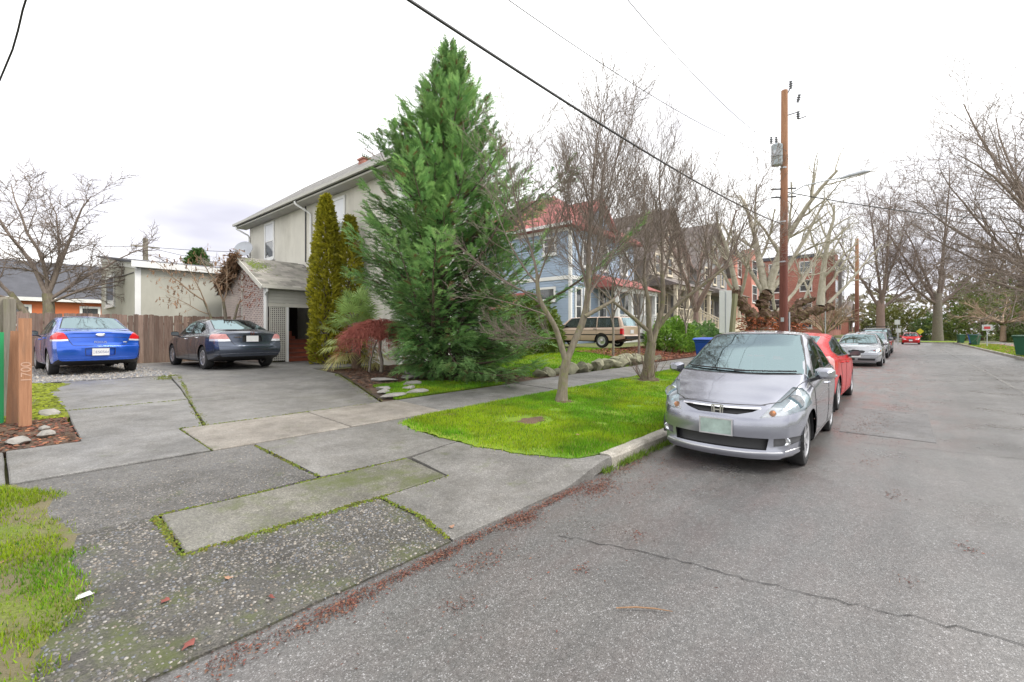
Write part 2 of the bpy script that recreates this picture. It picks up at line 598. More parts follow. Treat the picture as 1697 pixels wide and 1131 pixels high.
for _v in _me.vertices:
    _x, _y, _z = _v.co
    _d = float(left_edge(_y)) - _x
    _v.co.z = zf(min(_x, 2.0), _y) + 0.018 * float(fbm(_x * 5, _y * 5, 14)) + 0.028 * max(-1.6, min(0.35, _d / 0.32)) - (0.006 if _d > 0 else 0.012)
tag(L2, 'worn patchy grass verge at the near edge of the driveway', 'lawn', kind='structure')
def rect_sheet(name, mat, x0, x1, y0, y1, n=24, m=12, dz=0.0, amp=0.02):
    PX, PY = np.meshgrid(np.linspace(x0, x1, n), np.linspace(y0, y1, m), indexing='ij')
    return grid_sheet(name, PX, PY, mat, lambda X, Y: zt(X, Y) + dz + amp * (fbm(X * 1.9, Y * 1.9, 5) - 0.5), skirt=0.09)
def dright(Y):
    return np.interp(Y, [7.08, 9.0, 11.2, 13, 16.6], [4.60, 5.25, 5.95, 6.15, 6.15])
ys = np.linspace(7.08, 12.3, 30)
bed = verge_sheet('planting_bed', 'soil', ys, lambda y: float(dright(y)) + 0.03, lambda y: 11.6, 40, 1.0, -0.012)
tag(bed, 'brown mulch bed under the big conifer beside the driveway', 'planting bed', kind='structure')
ys = np.linspace(7.1, 8.75, 16)
L3 = verge_sheet('front_lawn', 'turf', ys, lambda y: float(dright(y)) + 0.28, lambda y: 7.9 - 0.75 * (y - 7.1) ** 1.3, 24, 1.0, 0.012)
tag(L3, 'small strip of green lawn with flat stones beside the driveway', 'lawn', kind='structure')
L4 = rect_sheet('front_lawn', 'turf', 9.3, 18.2, 7.34, 11.5, 40, 20, 0.0)
tag(L4, 'green lawn behind the low rock edging in front of the wagon', 'lawn', kind='structure')
L5 = rect_sheet('leaf_mulch', 'red_mulch', 15.6, 27, 7.12, 10.2, 40, 16, 0.02)
tag(L5, 'red fallen leaf mulch beside the pavement near the round hedge', 'mulch', kind='structure')
ys = np.linspace(8.75, 13.6, 24)
L6 = verge_sheet('moss_strip', 'moss_ground', ys, lambda y: -2.5, lambda y: float(np.interp(y, [8.7, 10, 11.5, 13, 13.6], [0.72, 0.80, 0.76, 1.05, 0.7])) + 0.06 * math.sin(y * 5), 24, 1.0, -0.005)
tag(L6, 'bright yellow green moss beside the driveway below the blue car', 'moss', kind='structure')
L7 = rect_sheet('dirt_patch', 'soil', -2.6, 0.68, 7.08, 8.8, 16, 10, -0.004)
tag(L7, 'bare dirt with leaf scraps round the orange fence posts', 'dirt', kind='structure')
ys = np.linspace(13.55, 19.85, 16)
L8 = verge_sheet('gravel', 'gravel_bed', ys, lambda y: -2.6, lambda y: 3.0, 20, 1.0, 0.0)
tag(L8, 'grey gravel pad under the blue car by the fence', 'gravel', kind='structure')
L9 = rect_sheet('verge_lawn', 'turf_thin', 0, 84, -7.0, -4.76, 90, 8, 0.0)
tag(L9, 'leaf strewn grass verge on the far side of the street', 'lawn', kind='structure')

# kerbs ---------------------------------------------------------------------
def kerbs(name, label, x0, x1, y0, y1, step, seed):
    k = empty(name, (0, 0, 0))
    tag(k, label, 'kerb', kind='structure')
    rng = random.Random(seed)
    x = x0
    protos = []
    for v in range(3):
        mb = MB()
        n = 7
        w = y1 - y0
        prof = [(0.0, -0.12), (0.0, 0.105), (0.022, 0.132), (0.05, 0.14), (w, 0.143), (w, -0.12)]
        vs, fs = [], []
        for i in range(n):
            for (a, z) in prof:
                jx = 0 if i in (0, n - 1) else rng.uniform(-0.008, 0.008)
                vs.append((i / (n - 1) + jx, a + rng.uniform(-0.005, 0.006), z + (rng.uniform(-0.008, 0.005) if z > 0 else 0)))
        q = len(prof)
        for i in range(n - 1):
            for j in range(q - 1):
                fs.append((i * q + j, (i + 1) * q + j, (i + 1) * q + j + 1, i * q + j + 1))
        fs += [tuple(range(q)), tuple((n - 1) * q + j for j in range(q))]
        protos.append(mb.add(vs, fs).mesh('kerbstone', 'concrete_kerb'))
    while x < x1:
        L = step * rng.uniform(0.85, 1.15)
        o = link('kerbstone', rng.choice(protos), k, (x, y0 + rng.uniform(-0.006, 0.006), rng.uniform(-0.008, 0.004)))
        o.scale = (L - 0.014, 1, 1)
        o.rotation_euler = (0, 0, rng.uniform(-0.004, 0.004))
        x += L
    return k
kerbs('kerb', 'worn pale concrete kerb along the grass verge', 4.52, 84, 2.475, 2.625, 1.7, 1)
kerbs('kerb', 'pale kerb along the far side of the street', 2, 84, -4.75, -4.6, 2.0, 2)

# slabs ---------------------------------------------------------------------
def slab(poly, mat, parent, zfun, name='slab', dz=0.0, thick=0.1, inset=0.012, seed=0, fine=False):
    if fine:
        bm = bmesh.new()
        f = bm.faces.new([bm.verts.new((x, y, 0)) for x, y in poly])
        bmesh.ops.triangulate(bm, faces=bm.faces)
        for _ in range(4):
            bmesh.ops.subdivide_edges(bm, edges=[e for e in bm.edges if e.calc_length() > 0.16], cuts=1)
            bmesh.ops.triangulate(bm, faces=bm.faces)
        edge = [e for e in bm.edges if e.is_boundary]
        r = bmesh.ops.extrude_edge_only(bm, edges=edge)
        low = {v for v in r['geom'] if isinstance(v, bmesh.types.BMVert)}
        for v in bm.verts:
            v.co.z = zfun(v.co.x, v.co.y) + dz - (thick if v in low else 0)
        bmesh.ops.recalc_face_normals(bm, faces=bm.faces)
        me = bpy.data.meshes.new(name)
        bm.to_mesh(me)
        bm.free()
        me.materials.append(M[mat])
        return link(name, me, parent)
    cx = sum(p[0] for p in poly) / len(poly)
    cy = sum(p[1] for p in poly) / len(poly)
    n = len(poly)
    vs, fs = [], []
    for x, y in poly:
        L = math.hypot(x - cx, y - cy)
        k = 1 - inset / max(L, 0.05)
        vs.append((cx + (x - cx) * k, cy + (y - cy) * k, zfun(x, y) + dz))
    for x, y in poly:
        vs.append((x, y, zfun(x, y) + dz - 0.009))
    for x, y in poly:
        vs.append((x, y, zfun(x, y) + dz - thick))
    fs.append(tuple(range(n)))
    for i in range(n):
        j = (i + 1) % n
        fs.append((i, j, n + j, n + i))
        fs.append((n + i, n + j, 2 * n + j, 2 * n + i))
    mb = MB()
    mb.add(vs, fs)
    return mb.build(name, mat, parent)

def subdiv(poly, step=0.35, jit=0.0, seed=0):
    rng = random.Random(seed)
    out = []
    for i, a in enumerate(poly):
        b = poly[(i + 1) % len(poly)]
        L = math.hypot(b[0] - a[0], b[1] - a[1])
        k = max(1, int(L / step))
        for q in range(k):
            t = q / k
            j = jit if q else 0
            out.append((a[0] + (b[0] - a[0]) * t + rng.uniform(-j, j), a[1] + (b[1] - a[1]) * t + rng.uniform(-j, j)))
    return out

zapf = lambda x, y: zap(y)
def zwing(x, y):
    xe = float(lawn_left(max(y, 2.62)))
    t = float(sst((x - xe + 0.95) / 0.95))
    zl = zf(max(x, 3.9), max(y, 2.63)) - 0.006
    return zap(y) + max(0.0, zl - zap(y)) * t
apron = tag(empty('driveway_apron'), 'weathered driveway apron of exposed pebble and smooth slabs at the kerb', 'driveway', kind='structure')
PATCH = [(0.83, 3.525), (0.85, 4.245), (3.02, 4.14), (2.98, 3.47), (2.4, 3.46)]
AGG_FAR = [(0.22, 4.30), (0.18, 5.70), (2.00, 5.70), (2.06, 4.27)]
AGG_NEAR = [(0.02, 2.46), (0.25, 3.4), (0.25, 4.25), (0.81, 4.25), (0.79, 3.50), (2.18, 3.44), (2.20, 2.9), (2.12, 2.46)]
slab(subdiv([(-0.5, 4.30), (-0.5, 5.742), (2.00, 5.742), (2.06, 4.27)], 0.35, 0.006, 1), 'aggregate_far', apron, zapf, 'aggregate_slab')
slab(subdiv([(-0.6, 2.46), (-0.6, 4.29), (0.835, 4.265), (0.81, 3.505), (2.20, 3.445), (2.22, 2.9), (2.16, 2.46)], 0.3, 0.006, 2), 'aggregate', apron, zapf, 'aggregate_slab', -0.001, fine=True)
slab(subdiv(PATCH, 0.22, 0.010, 4), 'concrete_mossy', apron, zapf, 'mossy_slab', 0.006)
slab(subdiv([(2.09, 4.25), (2.03, 5.742), (4.55, 5.742), (4.0, 5.6), (3.78, 5.2), (3.72, 4.5), (3.74, 4.16), (3.05, 4.18)], 0.4, 0.004, 5), 'concrete_wash', apron, zwing, 'smooth_slab', fine=True)
slab(subdiv([(2.18, 2.46), (2.24, 2.95), (2.24, 3.44), (3.0, 3.455), (3.06, 4.13), (3.74, 4.14), (3.80, 3.72), (3.88, 3.35), (4.0, 3.0), (4.15, 2.76), (4.46, 2.63), (4.50, 2.47), (3.8, 2.46)], 0.3, 0.004, 6), 'concrete_wash', apron, zwing, 'smooth_slab', fine=True)

walk = tag(empty('pavement'), 'concrete pavement of weathered slabs crossing the driveway', 'pavement', kind='structure')
zsw = lambda x, y: zf(x, y) + 0.006
xj = [-6.0, -4.4, -2.9, -1.4, 0.10, 1.60, 3.25, 4.90]
while xj[-1] < 70:
    xj.append(xj[-1] + 1.62)
rg = random.Random(9)
for i in range(len(xj) - 1):
    a, b = xj[i] + 0.011, xj[i + 1] - 0.011
    mt = 'concrete_pale' if 1.5 < xj[i] < 4.5 else 'concrete_grey' if xj[i] < 12 else 'concrete_wash'
    jy = rg.uniform(-0.01, 0.01)
    slab(subdiv([(a, 5.76 + jy), (b, 5.76 + jy), (b, 7.05 + jy), (a, 7.05 + jy)], 0.4, 0.004, i), mt, walk, zsw, 'slab', rg.uniform(-0.008, 0.008))
far_walk = tag(empty('pavement'), 'pavement beyond the grass verge on the far side of the street', 'pavement', kind='structure')
for i in range(20):
    slab([(6 + i * 4, -8.5), (10 + i * 4 - .02, -8.5), (10 + i * 4 - .02, -7.05), (6 + i * 4, -7.05)], 'concrete_wash', far_walk, zsw, 'slab', rg.uniform(-0.006, 0.006))

drive = tag(empty('driveway'), 'cracked grey driveway leading up to the two parked cars', 'driveway', kind='structure')
def crackx(y):
    return float(np.interp(y, [7.08, 8.98, 14.5, 19], [1.88, 2.20, 3.0, 3.05]))
rows = [7.08, 9.30, 11.6, 13.5]
for i in range(3):
    a, b = rows[i] + 0.008, rows[i + 1] - 0.008
    xl = [0.68, 0.74, 0.70, 1.0]
    slab(subdiv([(xl[i], a), (crackx(a) - 0.02, a), (crackx(b) - 0.02, b), (xl[i + 1], b)], 0.4, 0.008, i), 'concrete_grey', drive, zapf, 'slab', [0, 0.004, -0.003][i])
slab(subdiv([(crackx(7.08) + 0.02, 7.08), (4.56, 7.08), (5.22, 9.0), (5.93, 11.2), (6.13, 13), (6.13, 13.4), (crackx(13.4) + 0.02, 13.4)], 0.4, 0.006, 8), 'concrete_wash', drive, zapf, 'slab', 0.003)
slab(subdiv([(3.03, 13.43), (6.13, 13.43), (6.13, 16.7), (6.2, 19.6), (3.05, 19.6)], 0.5, 0.006, 10), 'concrete_grey', drive, zapf, 'slab', 0.0)
slab([(6.16, 13.2), (9.0, 13.2), (9.0, 16.9), (6.16, 16.9)], 'concrete_grey', drive, zapf, 'slab', -0.012)

# ------------------------------------------------------------------ scattered small stuff
RNG = np.random.default_rng(7)
def in_poly(x, y, poly):
    x, y = np.asarray(x), np.asarray(y)
    ins = np.zeros(x.shape, bool)
    n = len(poly)
    for i in range(n):
        x1, y1 = poly[i]
        x2, y2 = poly[(i + 1) % n]
        c = ((y1 > y) != (y2 > y)) & (x < (x2 - x1) * (y - y1) / (y2 - y1 + 1e-12) + x1)
        ins ^= c
    return ins

def domes(name, P, size, flat, col, mat, parent=None, sides=6, label=None, cat=None):
    """little rounded half stones sitting in a surface: P (n,3), size (n), colours (n,3)"""
    n = len(P)
    ang = np.linspace(0, 2 * np.pi, sides, endpoint=False)
    base = [(0, 0, 1.0)] + [(0.68 * math.cos(a), 0.68 * math.sin(a), 0.74) for a in ang] + [(math.cos(a + 0.4), math.sin(a + 0.4), -0.15) for a in ang]
    base = np.array(base)
    k = len(base)
    rot = RNG.uniform(0, 2 * np.pi, n)
    ell = RNG.uniform(0.6, 1.0, n)
    wob = RNG.uniform(0.86, 1.14, (n, k, 1))
    V = np.repeat(base[None], n, 0) * wob
    V[:, :, 0] *= ell[:, None]
    c, s = np.cos(rot)[:, None], np.sin(rot)[:, None]
    x, y = V[:, :, 0] * c - V[:, :, 1] * s, V[:, :, 0] * s + V[:, :, 1] * c
    V = np.stack([x * size[:, None], y * size[:, None], V[:, :, 2] * (size * flat)[:, None]], -1) + P[:, None, :]
    f = []
    for i in range(sides):
        j = (i + 1) % sides
        f += [(0, 1 + i, 1 + j), (1 + i, 1 + sides + i, 1 + sides + j), (1 + i, 1 + sides + j, 1 + j)]
    f = np.array(f)
    F = (f[None] + (np.arange(n) * k)[:, None, None]).reshape(-1, 3)
    me = np_mesh(name, V.reshape(-1, 3), F, mat, np.repeat(col, k, 0), smooth=True)
    o = link(name, me, parent)
    o['kind'] = 'stuff'
    if label:
        tag(o, label, cat)
    return o

def pebbles():
    # exposed aggregate: near slabs, then the farther one with smaller stones
    xs, ys, sz = [], [], []
    for poly, dens, lo, hi in ((AGG_NEAR, 3800, 0.005, 0.0135), (AGG_FAR, 1700, 0.005, 0.012)):
        x0, x1 = min(p[0] for p in poly), max(p[0] for p in poly)
        y0, y1 = min(p[1] for p in poly), max(p[1] for p in poly)
        n = int((x1 - x0) * (y1 - y0) * dens)
        x, y = RNG.uniform(x0, x1, n), RNG.uniform(y0, y1, n)
        k = in_poly(x, y, poly)
        k &= RNG.random(n) < 0.38 + 0.9 * fbm(x * 3, y * 3, 11)
        xs.append(x[k]); ys.append(y[k])
        sz.append(lo + (hi - lo) * RNG.random(k.sum()) ** 1.8)
    x, y, s = np.concatenate(xs), np.concatenate(ys), np.concatenate(sz)
    z = np.interp(y, [2.42, 4.2, 5.75], [0.012, 0.115, 0.2]) - 0.0015
    n = len(x)
    pal = np.array([(0.20, 0.19, 0.18), (0.30, 0.27, 0.23), (0.13, 0.13, 0.135), (0.23, 0.20, 0.16), (0.31, 0.29, 0.265), (0.16, 0.17, 0.19), (0.25, 0.20, 0.155), (0.36, 0.335, 0.30)])
    w = np.array([0.24, 0.14, 0.2, 0.13, 0.07, 0.13, 0.06, 0.03])
    col = pal[RNG.choice(len(pal), n, p=w)] * RNG.uniform(0.5, 1.15, (n, 1))
    # moss has grown over the stones in the corner by the grass
    mk = np.clip((fbm(x * 2.6, y * 2.6, 21) - 0.47) * 7, 0, 1) * np.clip(1.25 - np.hypot(x - 0.7, y - 2.7) / 1.3, 0, 1)
    hide = RNG.random(n) < mk * 0.6
    x, y, z, s, col = x[~hide], y[~hide], z[~hide], s[~hide], col[~hide]
    domes('pebbles', np.stack([x, y, z], -1), s, 0.42 * np.ones(len(x)), col, 'pebble', apron, 5)
    # gravel under the blue car, spilling over the slab edge
    n = 3600
    x, y = RNG.uniform(-0.5, 3.05, n), RNG.uniform(13.3, 19.0, n)
    k = RNG.random(n) < np.clip((y - 13.3) / 0.7, 0.12, 1)
    x, y = x[k], y[k]
    n = len(x)
    col = pal[RNG.choice(len(pal), n, p=w)] * RNG.uniform(0.9, 1.5, (n, 1))
    g = domes('loose_gravel', np.stack([x, y, zt(x, y) + 0.004], -1), RNG.uniform(0.012, 0.032, n), 0.6 * np.ones(n), col, 'pebble', None, 5, 'loose grey stones strewn under the blue car', 'gravel')
pebbles()

def moss_line(name, lines, parent):
    P, S_, C = [], [], []
    for pts, w, dens in lines:
        for (x1, y1), (x2, y2) in zip(pts[:-1], pts[1:]):
            L = math.hypot(x2 - x1, y2 - y1)
            n = int(L * dens * 0.7)
            t = RNG.random(n)
            nx, ny = -(y2 - y1) / L, (x2 - x1) / L
            o = RNG.normal(0, w, n) * (0.35 + 1.3 * vnoise(t * L * 3 + x1, np.full(n, y1)))
            x, y = x1 + (x2 - x1) * t + nx * o, y1 + (y2 - y1) * t + ny * o
            k = RNG.random(n) < np.clip(vnoise(x * 4, y * 4, 5) * 1.9 - 0.2, 0.12, 1)
            x, y = x[k], y[k]
            z = np.interp(y, [2.42, 4.2, 5.75, 7.05, 11, 13], [0.012, 0.115, 0.2, 0.26, 0.42, 0.45])
            P.append(np.stack([x, y, z], -1))
            S_.append(RNG.uniform(0.005, 0.014, len(x)))
            C.append(np.array([(0.10, 0.12, 0.012)]) * RNG.uniform(0.5, 1.6, (len(x), 1)) * RNG.uniform(0.8, 1.2, (len(x), 3)))
    domes(name, np.concatenate(P), np.concatenate(S_), np.full(sum(map(len, S_)), 0.7), np.concatenate(C), 'mossy', parent, 5)
moss_line('moss', [
    ([(0.83, 4.26), (2.0, 4.2), (3.0, 4.15)], 0.018, 420),
    ([(0.80, 4.26), (0.82, 3.9), (0.80, 3.50)], 0.022, 650),
    ([(0.80, 3.50), (1.5, 3.48), (2.3, 3.45)], 0.026, 650),
    ([(2.3, 3.45), (3.0, 3.45)], 0.012, 180),
    ([(2.22, 3.43), (2.25, 2.95), (2.17, 2.50)], 0.012, 520),
    ([(2.07, 4.28), (2.03, 5.0), (2.01, 5.68)], 0.014, 420),
    ([(1.61, 5.76), (1.60, 7.04)], 0.012, 220),
], apron)
moss_line('moss', [
    ([(1.6, 7.065), (2.4, 7.065)], 0.012, 160), ([(2.4, 7.065), (4.6, 7.065)], 0.010, 220),
    ([(1.88, 7.1), (2.2, 9.0), (3.0, 13.3)], 0.022, 260), ([(0.72, 9.3), (2.2, 9.3)], 0.014, 200),
    ([(2.55, 12.4), (2.9, 13.8)], 0.09, 700), ([(4.5, 7.1), (5.2, 9.0), (5.9, 11.2)], 0.05, 220),
], drive)

def moss_carpet():
    n = 2600
    x, y = RNG.uniform(-0.4, 1.1, n), RNG.uniform(8.8, 13.5, n)
    k = (x < np.interp(y, [8.7, 10, 11.5, 13, 13.6], [0.72, 0.80, 0.76, 1.05, 0.7]) - 0.04) & (RNG.random(n) < fbm(x * 3, y * 3, 3) * 1.7 - 0.1)
    x, y = x[k], y[k]
    n = len(x)
    domes('moss_cushions', np.stack([x, y, zt(x, y) - 0.004], -1), RNG.uniform(0.015, 0.05, n), np.full(n, 0.5), np.array([[0.17, 0.20, 0.012]]) * RNG.uniform(0.4, 1.5, (n, 1)), 'mossy', None, 5, 'moss cushions beside the driveway below the blue car', 'moss')
moss_carpet()

def blades(name, x, y, h, col, label, width=0.006, lean=0.5, dz=0.0, cat='grass', parent=None):
    n = len(x)
    z = zt(x, y) + dz
    az = RNG.uniform(0, 2 * np.pi, n)
    la = RNG.uniform(0, 2 * np.pi, n)
    ll = h * lean * RNG.random(n)
    w = width * RNG.uniform(0.6, 1.4, n)
    a = np.stack([x + np.cos(az) * w, y + np.sin(az) * w, z - 0.004], -1)
    b = np.stack([x - np.cos(az) * w, y - np.sin(az) * w, z - 0.004], -1)
    t = np.stack([x + np.cos(la) * ll, y + np.sin(la) * ll, z + h], -1)
    V = np.stack([a, b, t], 1).reshape(-1, 3)
    F = np.arange(3 * n).reshape(-1, 3)
    me = np_mesh(name, V, F, 'blade', np.repeat(col, 3, 0))
    return tag(link(name, me, parent), label, cat, kind='stuff')

G_A, G_B, G_C, G_D = np.array([0.17, 0.39, 0.014]), np.array([0.33, 0.46, 0.014]), np.array([0.38, 0.34, 0.10]), np.array([0.08, 0.21, 0.015])
def gcol(x, y, seed, yellow=0.0):
    t = np.clip((fbm(x * 1.1, y * 1.1, seed) - 0.36 + yellow) * 4.0, 0, 1)[:, None]
    c = G_A * (1 - t) + G_B * t
    r = RNG.random((len(x), 1))
    c = np.where(r < 0.12, G_D, c)
    c = np.where(r > 0.955 - yellow * 0.3, G_C, c)
    return c * RNG.uniform(0.7, 1.25, (len(x), 1)) * (0.62 + 0.75 * fbm(x * 3.4, y * 3.4, seed + 4))[:, None]
def grass():
    # verge by the parked cars: dense near, thinner far
    parts = []
    for xa, xb, dens in ((3.6, 8.0, 6500), (8.0, 14.0, 2800), (14.0, 26.0, 1100)):
        n = int((xb - xa) * 3.1 * dens)
        x, y = RNG.uniform(xa, xb, n), RNG.uniform(2.62, 5.74, n)
        parts.append((x, y))
    x = np.concatenate([p[0] for p in parts]); y = np.concatenate([p[1] for p in parts])
    edge = x - lawn_left(y)
    k = edge > 0.035 * RNG.standard_normal(len(x)) - 0.01
    k &= RNG.random(len(x)) < np.clip(0.25 + 3.0 * (fbm(x * 2.2, y * 2.2, 31) - 0.16), 0.15, 1)
    for cx, cy, rr in ((5.36, 4.29, 0.30), (7.05, 4.85, 0.24), (11.35, 5.25, 0.5), (6.25, 4.5, 0.12), (5.9, 3.4, 0.10), (7.6, 3.7, 0.14)):
        d = np.hypot((x - cx), (y - cy)) / (rr * (0.7 + 0.7 * vnoise(x * 9, y * 9, 2)))
        k &= ~((d < 1) & (RNG.random(len(x)) < 0.93))
    k &= RNG.random(len(x)) < np.clip(edge / 0.22, 0.3, 1)
    x, y = x[k], y[k]
    h = RNG.uniform(0.018, 0.045, len(x)) * (0.7 + 0.7 * fbm(x * 3, y * 3, 8))
    near = np.clip(1 - (x - lawn_left(y)) / 0.7, 0, 1) * 0.2
    blades('grass', x, y, h, gcol(x, y, 17, 0.05) * (1 + 0 * near[:, None]), 'short bright green grass of the verge beside the silver car', 0.0055)
    # worn verge at bottom left
    n = 110000
    x, y = RNG.uniform(-2.0, 0.8, n), RNG.uniform(2.45, 5.72, n)
    k = x < left_edge(y) + 0.45 * (fbm(x * 5, y * 5, 6) - 0.5)
    f = fbm(x * 2.4, y * 2.4, 41)
    k &= RNG.random(n) < np.clip((f - 0.30) * 5.5, 0.18, 1) * np.clip((left_edge(y) - x + 0.15) / 0.25, 0.15, 1)
    x, y = x[k], y[k]
    h = RNG.uniform(0.012, 0.035, len(x)) * (0.5 + fbm(x * 3, y * 3, 8))
    blades('grass', x, y, h, gcol(x, y, 23, 0.16) * 0.85, 'patchy grass of the worn verge at the near driveway edge', 0.0035, 0.8, 0.018 * fbm(x * 5, y * 5, 14) + 0.028 * np.clip((left_edge(y) - x) / 0.32, -0.5, 0.35) - 0.006)
    # little lawn beside the driveway, lawn behind the rocks, far verge
    n = 26000
    x, y = RNG.uniform(4.9, 8.2, n), RNG.uniform(7.1, 8.75, n)
    k = (x > dright(y) + 0.28) & (x < 7.95 - 0.75 * (y - 7.1) ** 1.3)
    x, y = x[k], y[k]
    blades('grass', x, y, RNG.uniform(0.02, 0.05, len(x)), gcol(x, y, 5, -0.08), 'green grass among the flat stones beside the driveway', 0.006, 0.5, 0.01)
    n = 30000
    x, y = RNG.uniform(9.3, 18.2, n), RNG.uniform(7.4, 11.4, n)
    blades('grass', x, y, RNG.uniform(0.03, 0.07, n), gcol(x, y, 9, -0.05), 'green grass of the lawn behind the rock edging', 0.009, 0.5)
    n = 14000
    x, y = RNG.uniform(20, 70, n), RNG.uniform(-7.0, -4.78, n)
    blades('grass', x, y, RNG.uniform(0.03, 0.09, n), gcol(x, y, 13, 0.1) * 0.9, 'thin grass along the far side of the street', 0.02, 0.5)
    # tufts in the gutter below the kerb end
    n = 1500
    x = RNG.uniform(4.25, 6.3, n)
    y = 2.44 + RNG.normal(0, 0.025, n)
    k = RNG.random(n) < np.clip(1.6 * vnoise(x * 5, y * 0) - 0.1, 0, 1)
    x, y = x[k], np.minimum(y[k], 2.465)
    b = blades('weeds', x, y, RNG.uniform(0.03, 0.09, len(x)), np.array([[0.16, 0.25, 0.03]]) * RNG.uniform(0.6, 1.5, (len(x), 1)), 'weeds growing in the gutter below the kerb end', 0.006, 1.3)
grass()

def bare_patches():
    rng = np.random.default_rng(5)
    for cx, cy, rx, ry, lab in ((5.36, 4.29, .30, .19, 'bare brown soil patch in the verge grass nearest the driveway'), (7.05, 4.88, .24, .18, 'bare soil ring at the foot of the nearer verge tree'), (11.35, 5.15, .5, .35, 'bare soil ring at the foot of the farther verge tree'), (4.75, 5.45, .22, .10, 'small bare soil patch where verge meets pavement'), (9.2, 5.5, .25, .10, 'small bare patch at the pavement edge of the verge')):
        n = 22
        vs, fs = [(cx, cy, zf(cx, cy) + .016)], []
        for i in range(n):
            a = 2 * math.pi * i / n
            k = rng.uniform(.65, 1.2)
            x, y = cx + math.cos(a) * rx * k, cy + math.sin(a) * ry * k
            vs.append((x, y, zf(x, y) + .002))
            fs.append((0, 1 + i, 1 + (i + 1) % n))
        tag(MB().add(vs, fs).build('soil_patch', 'soil'), lab, 'soil', kind='structure')
bare_patches()

